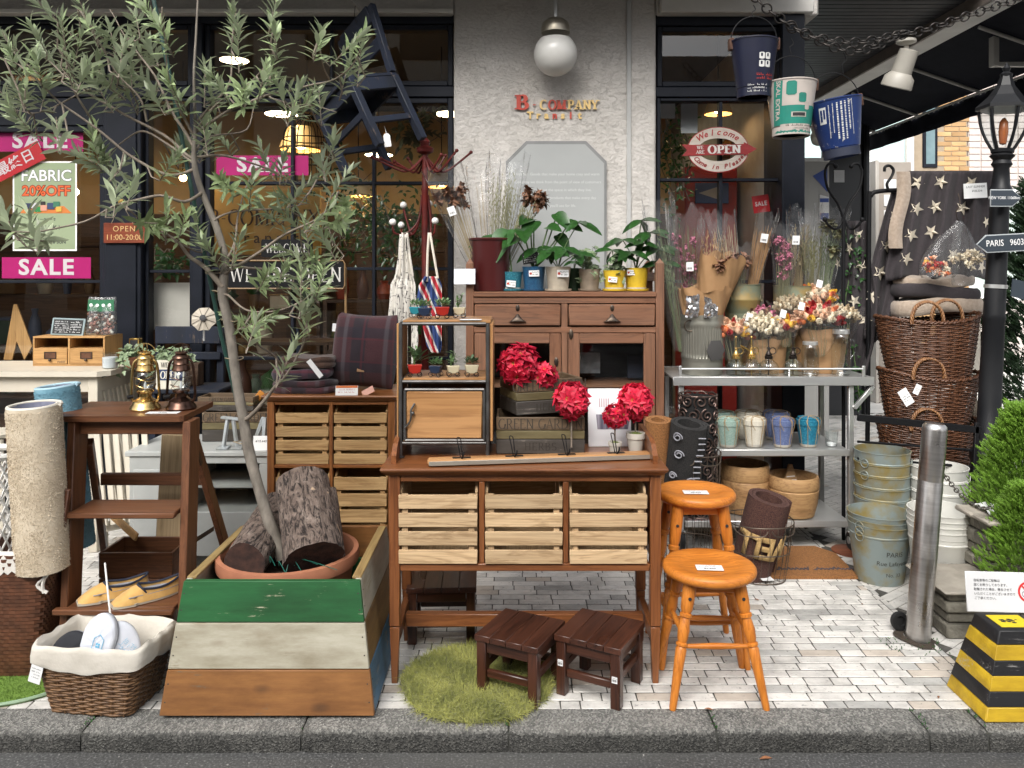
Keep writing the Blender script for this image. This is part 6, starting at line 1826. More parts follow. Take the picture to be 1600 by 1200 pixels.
bun(1285,1302,345,4.64,4.62,.03,.075,M_dry['green'],M_dry['olive'],34,lbl='green dried protea heads in clear film at the right of the wide bucket',seed=17,head_r=.034,nheads=8,grass=True,head_z=(.6,.95))
bunch('bunch of pink statice in clear film between the cabinet and the cart',(PX(1076,4.60),4.60,ZS+.10),P(1070,350,4.58),.05,.095,M_dry['olive'],M_dry['pink'],44,seed=21,head_r=.017,nheads=44,head_z=(.45,.92),spread=.75,card=(.0,.50))
bunch('shiny clear film bouquet leaning left over the cabinet corner',(PX(1066,4.50),4.50,ZS+.12),P(1030,335,4.46),.04,.08,M_dry['green'],None,14,seed=22,grass=True)
bunch('bunch of tan grasses in clear film above the kraft bouquet',(PX(1096,4.62),4.62,ZS+.10),P(1112,360,4.6),.045,.07,M_dry['wheat'],None,40,seed=23,grass=True,spread=1)
bunch('large cone of brown kraft paper and film behind the ribbed tin',(PX(1100,4.60),4.60,ZS+.20),P(1126,408,4.52),.05,.11,M_dry['brown'],M_dry['brown'],14,seed=24,kraft=True,head_r=.03,nheads=5,top_extra=.02)
rb_t=thing('ribbed_tin','ribbed grey tin bucket with round slate plate on the left of the cart','bucket',(PX(1097,4.47),4.47,ZS))
hgt=PZ(491,4.47)-ZS
def ribf(u,v):
 a=2*PI*u;r=.112+.004*v
 if .30<v<.80:r+=.0022*math.sin(a*44)
 if abs(v-.83)<.02 or abs(v-.27)<.02:r+=.004
 return(r*math.cos(a),r*math.sin(a),hgt*v)
M_tin=mat('old_tin',(.33,.32,.27),(.24,.235,.20),rough=.4,metal=.7,scale=6,stretch=(1,1,.4))
MB().grid(ribf,264,26,closeu=True).build('body',M_tin,rb_t)
MB().lathe([(.111,.02),(.001,.02)],30,cap0=False,cap1=False).build('base',M_tin,rb_t)
MB().tube([(-.088+.028*math.cos(q),-.082,hgt*.82+.030*math.sin(q))for q in[2*PI*k/20 for k in range(20)]],.004,7,closed=True).build('ring_handle',M_oldm,rb_t)
MB().lathe([(.062,0),(.062,.003),(.058,.004)],6,TM((.048,-.107,hgt*.42),(PI/2,.0,.42))).build('slate_plate',plain('slate2',(.055,.052,.05),.7),rb_t)
bunch('small bouquet wrapped in torn kraft paper standing in the ribbed tin',(PX(1097,4.47),4.47,ZS+hgt-.16),P(1100,462,4.46),.06,.125,M_dry['brown'],M_dry['brown'],16,seed=31,kraft=True,head_r=.02,nheads=6,top_extra=.03)
b=MB()
for k in range(2):
 r_=random.Random(40+k)
 b.grid(lambda u,v:V((-.07+.10*k+.075*u+.012*noise.noise(V((u*4,v*4,k))),-.02*math.sin(u*6)-.02*v+.02*noise.noise(V((u*5,v*5,k+3))),-.0+.12*v*(1-.5*u*k)+.015*noise.noise(V((u*6,k,1))))),12,12)
o=b.build('foil',mat('silver_foil',(.75,.75,.76),(.6,.6,.62),rough=.22,metal=.9,bmp=.5,bscale=40),loc=(PX(1090,4.36),4.345,ZS+hgt-.01),label='crumpled silver foil over the bouquet in the ribbed tin',cat='foil')
def kraft_pot(lbl,px0,px1,py_t,d):
 t=thing('kraft_pot',lbl,'pot',(PX((px0+px1)/2,d),d,ZS),group='kraft paper pots on the cart')
 rt=(px1-px0)*d/2500;h=PZ(py_t,d)-ZS;rb=rt*.84
 def f(u,v):
  a=2*PI*u;r=rb+(rt-rb)*v+.003*noise.noise(V((a*2,v*6,px0)))
  if v>.78:r+=.006
  return(r*math.cos(a),r*math.sin(a),h*v+(.004*math.sin(7*a)if v>.97 else 0))
 MB().grid(f,48,20,closeu=True).build('paper',M_kraft,t,ang=50)
 MB().lathe([(rb-.004,.015),(.001,.015)],24,cap0=False,cap1=False).build('base',M_kraft,t)
 return t,h
kp1,h1=kraft_pot('smaller kraft paper pot of cream flowers behind the spray bottles',1157,1229,527,4.56)
kp2,h2=kraft_pot('larger kraft paper pot of red and yellow flowers behind the jars',1237,1322,512,4.58)
MIX=[M_dry[k]for k in('red','orange','yellow','peach','white','peach')]
def posy(lbl,px,py,d,r,heads,hr,n,seed,film_=True,card=None):
 c=P(px,py,d);r*=1.14;hr*=1.2
 t=thing('dried_posy',lbl,'dried flowers',c,group='round dried flower posies',rot=(R(-12),0,0))
 hb=MB();q_=random.Random(seed)
 for k in range(n):
  z=1-1.25*(k+.5)/n;a=k*2.4;s=math.sqrt(max(0,1-z*z))
  p=V((s*math.cos(a),s*math.sin(a),z));p=V((p.x*r,p.y*r*.8,p.z*r*.72));d_=V((p.x,p.y,p.z*1.3)).normalized();mi=q_.randrange(len(heads));h_=hr*q_.uniform(.85,1.15)
  hb.ball(p,h_*.80,9,6,mi)
  for ring in range(3):
   for j in range(7):
    a2=j*.9+ring*.45;o=d_.orthogonal().normalized();o2=d_.cross(o)
    dv=(o*math.cos(a2)+o2*math.sin(a2))*(1.0-.35*ring)+d_*(.5+.5*ring)
    hb.leaf(p+d_*h_*(.1+.34*ring),dv,d_,h_*(1.0-.12*ring),h_*.75,-.45,.2,((0,.5),(.5,1),(1,.15)),mi)
 hb.build('flower_heads',heads,t,kind='stuff',ang=80)
 b=MB()
 for k in range(12):
  a=k*.52;b.tube([(r*.6*math.cos(a),r*.5*math.sin(a),-.02),(.02*math.cos(a),.02*math.sin(a),-r*1.9)],.0014,4)
 b.build('stems',M_dry['olive'],t,kind='stuff')
 if film_:
  def f(u,v):
   a=2*PI*u;rr_=.02+(r*1.25)*v**.7;rr_*=1+.1*math.sin(6*a+seed)*v+.06*math.sin(13*a)*v
   return(rr_*math.cos(a),rr_*math.sin(a),-r*1.9+v*r*(2.3+.25*math.sin(4*a+seed)*(v>.9)))
  MB().grid(f,42,12,closeu=True).build('wrapper',M_cello,t,ang=60)
 if card:MB().box(-.016,.016,-.001,.001,-.022,.022,0).build('price_tag',M_white,t,loc=card,rot=(0,.3,0))
 return t
posy('big posy of red, orange and yellow straw flowers in the larger kraft pot',1277,500,4.47,.095,MIX,.022,50,1,card=(-.10,-.05,.07))
posy('upper posy of red and peach straw flowers above the big mixed one',1276,468,4.60,.075,MIX,.022,34,2,card=(-.0,-.06,.08))
posy('cream flower posy at the left of the larger kraft pot',1238,482,4.56,.075,[M_dry['white'],M_dry['sand']],.014,70,3)
posy('cream flower posy drooping right of the larger kraft pot',1314,496,4.52,.07,[M_dry['white'],M_dry['sand']],.014,64,4)
posy('wide cream flower posy in the smaller kraft pot',1187,517,4.47,.095,[M_dry['white']],.019,60,5,card=(-.07,-.05,.07))
posy('red and yellow posy beside the ribbed tin',1144,522,4.46,.075,MIX,.022,36,6,card=(.06,-.05,.04))
posy('little yellow and peach posy at the right rim of the smaller kraft pot',1226,512,4.45,.05,[M_dry['yellow'],M_dry['peach'],M_dry['red'],M_dry['white']],.02,18,7,card=(-.02,-.05,.07))
posy('dusky pink posy wrapped in film behind the cream flowers',1190,495,4.58,.06,[M_dry['pink'],M_dry['brown']],.014,36,8)
def spray(lbl,px,m,spout):
 d=4.375
 t=thing('spray_bottle',lbl,'bottle',(PX(px,d),d,ZS),group='glass plant sprayers');t.scale=(1.25,)*3
 def f(u,v):
  pr_=[(.036,0),(.041,.004),(.042,.03),(.041,.042),(.034,.056),(.020,.068),(.015,.073),(.015,.08)]
  k=v*7;i=min(int(k),6);q=k-i;r=pr_[i][0]+(pr_[i+1][0]-pr_[i][0])*q;z=pr_[i][1]+(pr_[i+1][1]-pr_[i][1])*q
  a=2*PI*u;r*=1+.02*math.cos(a*20)
  return(r*math.cos(a),r*math.sin(a),z)
 MB().grid(f,80,15,closeu=True).build('flask',M_clear,t)
 MB().lathe([(.036,.001),(.001,.001)],20,cap0=False,cap1=False).build('flask_base',M_clear,t)
 MB().lathe([(.017,.074),(.018,.084),(.013,.088),(.016,.092),(.010,.098),(.005,.11),(.005,.118),(.009,.12),(.005,.124)],16).build('cap',m,t)
 MB().tube([(0,0,.004),(0,0,.074)],.0022,6).build('dip_tube',m,t)
 MB().tube([(0,0,.12),(0,0,.165)],.0026,7).build('plunger',m,t)
 MB().ball((0,0,.168),.006,8,6).build('plunger_knob',m,t)
 if spout<0:MB().tube(spath([V((0,0,.10)),V((-.012,0,.112)),V((-.04,0,.128)),V((-.048,0,.132))]),.003,7).build('nozzle',m,t)
 MB().tube([(.018+.014*math.cos(q),0,.108+.014*math.sin(q))for q in[2*PI*k/16 for k in range(16)]],.0022,6,closed=True).build('finger_ring',m,t)
 return t
M_brd=mat('brass_pump',(.70,.48,.17),(.6,.4,.12),metal=.9,rough=.25);M_drk=mat('dark_pump',(.035,.028,.024),(.06,.045,.04),metal=.8,rough=.35)
spray('leftmost brass topped glass sprayer on the cart',1150+0,M_brd,1);spray('brass topped glass sprayer with a bent nozzle on the cart',1174,M_brd,-1)
spray('dark topped glass sprayer with a long plunger on the cart',1201,M_drk,1);spray('dark topped glass sprayer beside the small jar',1239,M_drk,1)
def jar(lbl,px,d,r,h,handle=False):
 t=thing('glass_jar',lbl,'jar',(PX(px,d),d,ZS),group='lidded glass jars')
 MB().lathe([(r*.9,.001),(r,.008),(r,h*.80),(r*.96,h*.86),(r*.84,h*.90),(r*.84,h*.95)],32,cap1=False).build('glass',M_clear,t)
 MB().lathe([(r*.88,h*.905),(r*.9,h*.91),(r*.9,h*.99),(r*.86,h),(.001,h)],40,cap1=False).build('lid',M_steel,t)
 if handle:MB().tube(spath([V((r*.95,0,h*.78)),V((r+.022,0,h*.74)),V((r+.026,0,h*.5)),V((r*.98,0,h*.34))]),.005,7).build('handle',M_clear,t)
 textm('JAR' if 0 else '',.01,M_white)if 0 else None
 return t
jar('small glass jar with a screw lid at the front of the cart',1266,4.39,.045,.185);jar('tall handled glass jar with a grey lid at the right of the cart',1314,4.41,.050,.25,True)
Z2=cz2+.0015
M_raff=mat('raffia',(.36,.25,.13),(.28,.19,.09),rough=.8)
def tied_pot(lbl,px,d,m,s=1.0):
 t=thing('tied_pot',lbl,'pot',(PX(px,d),d,Z2),group='glazed pots tied with raffia')
 MB().lathe([(.041*s,0),(.044*s,.004),(.0455*s,.016)],28,cap1=False).build('raw_foot',M_band,t)
 MB().lathe([(.0456*s,.0165),(.058*s,.118),(.062*s,.120),(.0635*s,.148),(.056*s,.149),(.054*s,.13),(.02*s,.128)],32,cap0=False,cap1=False).build('body',m,t)
 MB().lathe([(.054*s,.135),(.055*s,.160),(.050*s,.161),(.046*s,.145),(.001,.145)],24,cap0=False,cap1=False).build('inner_pot',m,t)
 b=MB();q=random.Random(int(px))
 for k in range(4):
  a=-PI/2+(k-1.5)*.75+q.uniform(-.1,.1)+(.2 if k>1 else-.1)
  b.tube(spath([V((.043*s*math.cos(a),.043*s*math.sin(a),.002)),V((.056*s*math.cos(a),.056*s*math.sin(a),.08)),V((.066*s*math.cos(a),.066*s*math.sin(a),.148)),V((.03*s*math.cos(a),.03*s*math.sin(a),.168)),V((0,0,.166))]),.0016,5)
 for k in range(2):
  p=V((.02*(k*2-1),-.045,.16))
  b.tube(spath([V((0,-.01,.167)),p,p+V((.012*(k*2-1),-.02,-.02)),p+V((.006,-.028,-.06-.02*k))]),.0016,5)
 b.build('raffia',M_raff,t,kind='stuff')
 return t
M_mint=glazed('glaze_mint',(.24,.35,.30),(.33,.43,.38));M_crm=glazed('glaze_cream',(.56,.52,.43),(.62,.58,.49));M_per=glazed('glaze_periwinkle',(.085,.115,.24),(.15,.19,.33));M_tq=glazed('glaze_turquoise',(.012,.12,.20),(.03,.22,.31))
for lbl,px,d,m,s in(('mint green raffia tied pot at the front of the cart shelf',1137,4.40,M_mint,1.02),('cream raffia tied pot at the front of the cart shelf',1178,4.41,M_crm,1.0),('periwinkle blue raffia tied pot at the front of the cart shelf',1222,4.40,M_per,1.0),('turquoise raffia tied pot at the right of the cart shelf',1263,4.41,M_tq,1.02),('larger mint green tied pot at the back of the cart shelf',1128,4.60,M_mint,1.22),('larger cream tied pot at the back of the cart shelf',1168,4.61,M_crm,1.22),('larger periwinkle tied pot at the back of the cart shelf',1212,4.6,M_per,1.22)):
 tied_pot(lbl,px,d,m,s)
gt=thing('glass_tumbler','small clear glass tumbler at the right end of the cart shelf','glass',(PX(1299,4.41),4.41,Z2))
MB().lathe([(.028,.003),(.031,.012),(.037,.085)],24,cap1=False).build('glass',M_clear,gt);MB().lathe([(.024,.004),(.026,.016)],18).build('wax',M_white,gt)
M_bowl=wood('bowl_teak',(.42,.25,.11),(.24,.12,.05),'x',rough=.55,scale=.55,contrast=.6,bmp=.1)
Z3=cz3+.0015
def bowl(lbl,px,d,r,h,sh):
 t=thing('wooden_bowl',lbl,'bowl',(PX(px,d),d,Z3),group='thick turned wooden bowls')
 MB().lathe([(r*.72,0),(r*.80,.006),(r*.93,h*.35),(r*.985,h*.66),(r*.96,h*.68),(r*.975,h*.70),(r,h*.74),(r*.985,h*.94),(r*.95,h),(r*.87,h),(r*.83,h*.95),(r*.78,h*.55),(.001,h*.45)],40,cap1=False).build('body',M_bowl,t)
 return t
bowl('taller turned wooden bowl on the bottom shelf of the cart',1164,4.50,.135,.27,0)
bowl('wide turned wooden bowl holding a wooden wedge on the bottom shelf',1239,4.44,.14,.22,0)
wg=thing('wooden_wedge','striped wooden wedge standing in the wide turned bowl','wedge',(PX(1237,4.47),4.47,Z3+.10),rot=(R(-14),R(4),0))
MB().poly([(-.062,0),(.062,0),(.006,.165),(-.012,.165)],.018).build('wedge',wood('wedge_wood',(.44,.27,.12),(.27,.14,.06),'x',scale=1.4),wg)
b=MB()
for k in range(5):b.add([(-.052+k*.006,-.001,.012+k*.02),(.052-k*.008,-.001,.02+k*.02),(.05-k*.008,-.001,.024+k*.02),(-.05+k*.006,-.001,.017+k*.02)],[(0,1,2,3)])
b.build('stripe',M_white,wg,kind='stuff')
# WIRE BASKETS WITH ROLLED MATS
def coir(name,c1,c2):
 return mat(name,c1,c2,rough=.95,scale=220,detail=3,bmp=.9,bscale=260,bdist=.006,lo=.4,hi=.6)
M_coir=coir('coir_brown',(.36,.16,.05),(.20,.085,.028));M_coirb=coir('coir_black',(.012,.012,.013),(.03,.028,.026));M_coird=coir('coir_maroon',(.045,.016,.014),(.11,.05,.035));M_coirl=coir('coir_pale',(.60,.40,.17),(.46,.29,.11))
def roll(name,lbl,cat,a,c,r,m,turns=2.2,th=.012,group=None):
 a,c=V(a),V(c);ax=c-a;L=ax.length
 t=thing(name,lbl,cat,a,rot=orient(ax),group=group)
 n=70
 def sp(u):
  q=u*turns*2*PI;rr_=r-(th*1.15)*(u*turns);return rr_,q
 b=MB();vs=[];fs=[]
 for i in range(n+1):
  rr_,q=sp(i/n)
  for(dr_,z)in((0,0),(0,L),(-th,L),(-th,0)):vs.append(((rr_+dr_)*math.cos(q),(rr_+dr_)*math.sin(q),z))
 for i in range(n):
  o=i*4
  for k in range(4):fs.append((o+k,o+4+k,o+4+(k+1)%4,o+(k+1)%4))
 fs.append((0,1,2,3));fs.append((n*4+3,n*4+2,n*4+1,n*4))
 b.add(vs,fs);o=b.build('mat_roll',m,t,ang=50)
 t['_r']=r;t['_L']=L
 return t
def rollwrap(t,me_fn):
 pass
roll('rolled_mat','rolled brown coir doormat behind the console table end','doormat',(PX(1030,3.75),3.85,.35),P(1029,656,3.78),.068,M_coir)
rbk=roll('rolled_mat','rolled black coir doormat with pale curls leaning in the wire basket','doormat',P(1062,765,3.80),P(1078,662,3.74),.095,M_coirb,th=.014)
M_pgrey=mat('pale_grey_coir',(.34,.34,.37),(.24,.24,.27),rough=.9)
b=MB();L=rbk['_L']
fa=-PI/2
def onr(z,da,rr_=.0965):a=fa+da;return V((rr_*math.cos(a),rr_*math.sin(a),z))
for zc,da,s in((L*.86,-.75,1),(L*.62,-.55,1),(L*.30,-.7,.8),(L*.25,.2,1)):
 b.tube([onr(zc+.022*s*math.sin(q)*(1-q/14),da+.26*s*math.cos(q)*(1-q/14))for q in[k*.45 for k in range(22)]],.0032,5)
for k in range(9):b.tube([onr(L*.90-k*.028,.30+.05*math.sin(k)),onr(L*.885-k*.028,.72+.05*math.sin(k))],.0035,5)
b.build('pattern',M_pgrey,rbk,kind='stuff')
um=thing('scroll_stand','tall round black stand covered in bronze iron scrolls under the cart top','stand',(PX(1090,4.02),4.02,.30))
hz=PZ(616,4.02)-.30
MB().lathe([(.088,0),(.088,hz-.01)],30,cap1=False).build('lining',plain('lining_black',(.006,.006,.006),.9),um)
M_scroll=mat('bronze_scroll',(.16,.11,.095),(.09,.06,.05),metal=.8,rough=.4)
b=MB();q_=random.Random(9)
def spiral(a0,zc,r0,turns,sgn,ph):
 pts=[]
 for k in range(26):
  u=k/25;rr_=r0*(1-.82*u);an=ph+sgn*u*turns*2*PI
  a=a0+rr_*math.cos(an)/.094;pts.append((.095*math.cos(a),.095*math.sin(a),max(.004,min(hz+.02,zc+rr_*math.sin(an)))))
 return pts
for i in range(9):
 for j in range(9):
  a0=-PI+.1+i*.7+(.35 if j%2 else 0);zc=.03+j*.068
  if zc>hz-.01:continue
  b.tube(spiral(a0,zc,.034,1.6,1 if(i+j)%2 else-1,q_.uniform(0,6)),.0042,6)
for z in(.004,hz):b.tube([(.095*math.cos(k*.2618),.095*math.sin(k*.2618),z)for k in range(24)],.004,6,closed=True)
b.build('scrollwork',M_scroll,um,kind='stuff')
def wire_basket(lbl,c,rt,rb,h,m,n=22,hoops=3):
 t=thing('wire_basket',lbl,'basket',c,group='round wire baskets')
 for k in range(hoops):
  v=k/(hoops-1);r=rb+(rt-rb)*v
  MB().tube([(r*math.cos(a),r*math.sin(a),.004+h*v+.003*math.sin(a*3))for a in[2*PI*q/36 for q in range(36)]],.003,6,closed=True).build('hoop',m,t)
 b=MB()
 for k in range(n):
  a=2*PI*k/n;a2=a+.06
  b.tube([(rb*.3*math.cos(a),rb*.3*math.sin(a),.004),(rb*math.cos(a),rb*math.sin(a),.004),((rb+rt)/2*math.cos(a2),(rb+rt)/2*math.sin(a2),h/2),(rt*math.cos(a),rt*math.sin(a),h+.004)],.0014,5)
 b.build('wires',m,t,kind='stuff')
 for s in(-1,1):
  MB().tube(spath([V((s*rt*.95,-rt*.3,h)),V((s*rt*.75,-rt*.75,h-.035)),V((s*rt*.2,-rt*1.02,h-.03)),V((s*.01,-rt*1.03,h-.005))]),.0028,6).build('handle',m,t)
 return t
M_wire=mat('rusty_wire',(.13,.10,.075),(.08,.06,.045),metal=.6,rough=.5)
wire_basket('wire basket of black rolled mats behind the tall orange stool',(PX(1078,3.84),3.84,.0),.145,.12,PZ(706,3.84),M_wire,26,4)
wire_basket('wire basket holding a rolled maroon welcome mat beside the orange stools',(PX(1186,3.98),3.98,.0),.165,.125,PZ(812,3.98)-.0,M_wire,24,3)
rw=roll('rolled_mat','rolled maroon coir mat with pale upside down lettering in a wire basket','doormat',P(1172,896,3.99),P(1203,778,3.93),.112,M_coird,th=.016)
L=rw['_L']
lt=textm('WELL',.15,M_coirl,None,ext=0,bold=.006,sx=1)
me=lt.data
for v in me.vertices:
 x,y=-v.co.x*.86,-v.co.y*1.0
 a=fa+.12+x/.115;v.co=(.1142*math.cos(a),.1142*math.sin(a),L*.48+y)
lt.rotation_euler=(0,0,0);lt.parent=rw
md=lt.modifiers.new('t','SOLIDIFY');md.thickness=.004;md.offset=0
MB().tube([(.06,-.09,L-.05),(.13,-.05,L-.12)],.0,3)if 0 else None
dm=thing('doormat','brown coir doormat with dark script lying before the cart','doormat',(PX(1258,4.16),3.94,.0))
x0,x1=PX(1176,3.96)-dm.location.x,PX(1338,3.96)-dm.location.x
MB().poly([(x0,0),(x1,0),(x1+.02,.32),(x1-.05,.43),(x0,.43)],.016,Matrix(((1,0,0,0),(0,0,1,0),(0,-1,0,.017),(0,0,0,1)))).build('mat',M_coir,dm,smooth=False)
b=MB();M_script=mat('script_dye',(.05,.045,.06),(.09,.07,.07),rough=.95)
q_=random.Random(2)
def script(x,y,word):
 pts=[V((x,y,.018))]
 for k in range(word*4):pts.append(V((x+(k+1)*.0105,y+(.018 if k%2 else-.004)*q_.uniform(.3,1.6),.018)))
 b.tube(spath(pts,3),.0045,5)
script(x0+.14,.085,4);script(x0+.33,.085,7)
b.build('script',M_script,dm,kind='stuff')
tg_=tag(MB().box(-.035,.035,-.022,.022,0,.001,0).build('price_tag',M_white,loc=(PX(1195,3.92),3.9,.02),rot=(R(10),R(6),R(20))),'white price tag lying on the brown doormat under the wire basket','price tag')
# BUCKETS AT THE RIGHT
M_ink2=mat('bucket_print',(.03,.03,.025),(.05,.05,.04))
TXT=[('PARIS',.034,.56),('Rue Lafayette',.030,.40),('No. 33',.026,.20)]
def stack(lbls,c,rt,rb,h,n,step,m,text,group,ring=1):
 out=[]
 for k in range(n):
  rr_=random.uniform(-.3,.3)
  t=tin('bucket',lbls[k],V(c)+V((0,0,k*step+.001)),rt,rb,h,m,group=group,ring=ring if k in(n-1,0,n-2)else 0,text=text if k==0 else None,txt_m=M_ink2)
  out.append(t)
 return out
galv='galvanised buckets in nested stacks'
stack(['bottom galvanised bucket with printed Paris address in the front stack','middle galvanised bucket of the front nested stack','top galvanised bucket of the front nested stack'],(PX(1374,3.95),3.95,0),.148,.110,.285,3,.024,M_verd2,TXT,galv)
stack(['lowest galvanised bucket of the tall back stack','second lowest galvanised bucket of the tall back stack','middle galvanised bucket of the tall back stack','second highest galvanised bucket of the tall back stack','topmost galvanised bucket of the tall back stack'],(PX(1378,4.22),4.22,0),.138,.112,.33,5,.062,M_verd2,None,galv)
M_wb=mat('white_enamel',(.70,.69,.64),(.64,.63,.58),rough=.4,scale=5)
wgp='white enamel buckets in nested stacks'
stack(['bottom white bucket with printed Paris address in the front stack','middle white bucket of the front nested stack','third white bucket of the front nested stack','top white bucket of the front nested stack'],(PX(1470,3.74),3.74,0),.142,.112,.33,4,.026,M_wb,[(a,b_,c)for a,b_,c in TXT],wgp)
stack(['lowest white bucket of the back stack by the lamp post','second lowest white bucket of the back stack by the lamp post','second highest white bucket of the back stack by the lamp post','top white bucket of the back stack by the lamp post'],(PX(1467,4.12),4.12,0),.136,.112,.33,4,.062,M_wb,None,wgp)
bl=thing('steel_bollard','brushed stainless steel bollard leaning slightly on the pavement','bollard',(PX(1434,3.30),3.30,0),rot=(0,R(4.6),0))
m,n,bb=_new('brushed_steel');s=coord(n,False)
n.links.new(ramp(n,noise_tex(n,mapping(n,s,(3,3,90)),1,4),[(.3,(.44,.42,.40)),(.7,(.56,.54,.52))]),bb.inputs['Base Color']);bb.inputs['Metallic'].default_value=1
n.links.new(ramp(n,noise_tex(n,s,9,4),[(.35,.26),(.65,.40)]),bb.inputs['Roughness'])
MB().lathe([(.048,-.02),(.048,.655),(.0472,.657),(.0472,.660),(.048,.662),(.048,.868),(.045,.884),(.036,.893),(.001,.897)],40,cap1=False).build('post',m,bl)
b=MB();b.lathe([(.085,.0005),(.07,.003),(.05,.006)],20,cap0=False,cap1=False,wob=.12);b.build('dirt_ring',M_soil,bl)
ch_=thing('barrier_chain','small rusty chain hanging from the steel bollard to the stone planter','chain',P(1476,742,3.32))
LK=MB().tube([(.0085*math.cos(a)*1.0,.0,.0135*math.sin(a))for a in[2*PI*k/14 for k in range(14)]],.0025,6,closed=True).mesh('link',mat('chain_steel',(.24,.22,.20),(.16,.14,.12),metal=.8,rough=.4))
def chain(t,pts,me,step,name='link'):
 pts=spath([V(p)for p in pts],12);d=0;i=0;acc=0;k=0
 tot=[0]
 for a,c in zip(pts[:-1],pts[1:]):tot.append(tot[-1]+(c-a).length)
 s=0
 while s<tot[-1]:
  while i<len(tot)-2 and tot[i+1]<s:i+=1
  u=(s-tot[i])/max(1e-6,tot[i+1]-tot[i]);p=pts[i].lerp(pts[i+1],u);dr=(pts[i+1]-pts[i]).normalized()
  M=dr.to_track_quat('Z','Y').to_matrix().to_4x4()@Matrix.Rotation((PI/2 if k%2 else 0)+.5,4,'Z');M.translation=p
  inst(name,me,t,M=M);s+=step;k+=1
o=V(ch_.location)
chain(ch_,[(0,0,0),P(1500,772,3.36)-o,P(1530,793,3.42)-o,P(1556,792,3.48)-o],LK,.0205)
wh=thing('dark_wheel','small black rubber wheel lying against the foot of the bollard','wheel',(PX(1409,3.36),3.38,.04),rot=(R(82),0,R(8)))
MB().lathe([(.022,-.010),(.036,-.010),(.040,0),(.036,.010),(.022,.010),(.02,0)],28).build('tyre',plain('rubber_black',(.01,.01,.01),.6),wh)
yb=thing('striped_block','yellow and black striped concrete barrier block standing on the kerb','barrier',(1.745,2.81,0))
M_yl=worn_paint('hazard_yellow',(.66,.44,.022),(.40,.37,.30),'x',.345,rough=.5,c2=(.50,.32,.018));M_bk=worn_paint('hazard_black',(.016,.016,.018),(.22,.21,.2),'x',.36,rough=.5)
hb_=.29;nb=6
def bs(z,a,c):return a+(c-a)*z/hb_
for k in range(nb):
 z0,z1=hb_*k/nb+(.0005 if k else 0),hb_*(k+1)/nb-.0005
 q=[(xs*bs(z,.155,.078),ys*bs(z,.122,.074),z)for xs in(-1,1)for ys in(-1,1)for z in(z0,z1)]
 hexa(MB(),q,.004 if k in(0,nb-1)else .0012).build('stripe',M_bk if k%2 else M_yl,yb)
pt_=MB().box(-.055,.06,-.05,.045,hb_,hb_+.0015,0).build('sticker',mat('sticker_yellow',(.75,.58,.02),(.7,.52,.02)),yb)
b=MB()
for k in range(14):b.ball((random.gauss(0,.016),random.gauss(0,.008),hb_+.0018),random.uniform(.003,.007),6,4,sq=(1.4,1,.1))
b.build('mark',M_ink,pt_,kind='stuff')
b=MB()
for k in range(22):b.leaf((random.uniform(-.17,-.12),random.uniform(-.12,.1),-.002),(random.uniform(-.4,.2),random.uniform(-.3,.3),.8),(0,-1,0),random.uniform(.008,.02),.004)
b.build('weeds',M_lf_mid,kind='stuff',label='tiny weeds and moss growing at the foot of the striped block',cat='weeds',loc=(1.745,2.80,0))if 0 else None
M_stone=mat('mossy_stone',(.13,.12,.095),(.22,.205,.165),rough=.95,scale=14,detail=7,bmp=.9,bscale=40,bdist=.012,orand=.15)
M_stcap=mat('stone_cap',(.30,.27,.225),(.40,.36,.30),rough=.9,scale=12,detail=7,bmp=.6,bscale=50,orand=.1)
sp_=thing('stone_planter','stepped planter of mossy stacked stone slabs holding conifers at the right edge','planter',(2.35,3.85,0))
def course(x0,x1,y0,y1,z0,z1,m,jit,seed):
 q=random.Random(seed)
 x=x0
 while x<x1-.02:
  L=min(q.uniform(.13,.24),x1-x)
  MB().box(x+.002,x+L-.002,y0+q.uniform(-jit,jit),y1,z0+.002,z1-q.uniform(0,.004),.007).build('stone',m,sp_);x+=L
 y=y0+.12
 while y<y1-.02:
  L=min(q.uniform(.13,.24),y1-y)
  MB().box(x0+q.uniform(-jit,jit)-.004,x0+.11,y+.002,y+L-.002,z0+.002,z1-q.uniform(0,.004),.007).build('stone',m,sp_);y+=L
for k,(z0,z1)in enumerate(((0,.06),(.06,.105),(.105,.15),(.15,.19))):course(-.56+.012*(k%2),.75,-.56+.015*(k%2),-.26,z0,z1,M_stone,.008,k)
for k,(z0,z1)in enumerate(((.205,.26),(.26,.31),(.31,.37),(.37,.425))):course(-.30+.012*(k%2),.75,-.42+.015*(k%2),-.20,z0,z1,M_stone,.008,10+k)
course(-.58,.75,-.58,-.25,.19,.205,M_stcap,.002,30)
MB().box(-.46,.75,-.47,-.26,.185,.2045,0).build('ledge',M_stcap,sp_)
course(-.32,.75,-.44,-.18,.425,.45,M_stcap,.003,31)
MB().box(-.04,.75,-.31,.5,.0,.42,.01).build('soil',M_soil,sp_)
tag(MB().grid(lambda u,v:(.22*(u-.5),.16*(v-.5),.012+.02*noise.noise(V((u*5,v*5,2)))),14,12).build('white_cloth',M_white,loc=(2.35-.16,3.55,.455)),'crumpled white cloth lying on the top of the stone planter','cloth')
M_con=leaf_mat('conifer_bright',(.21,.38,.045),(.23,.38,.06),.55,.3,.25);M_cond=leaf_mat('conifer_dark',(.022,.055,.018),(.03,.065,.025),.6,.15,.25)
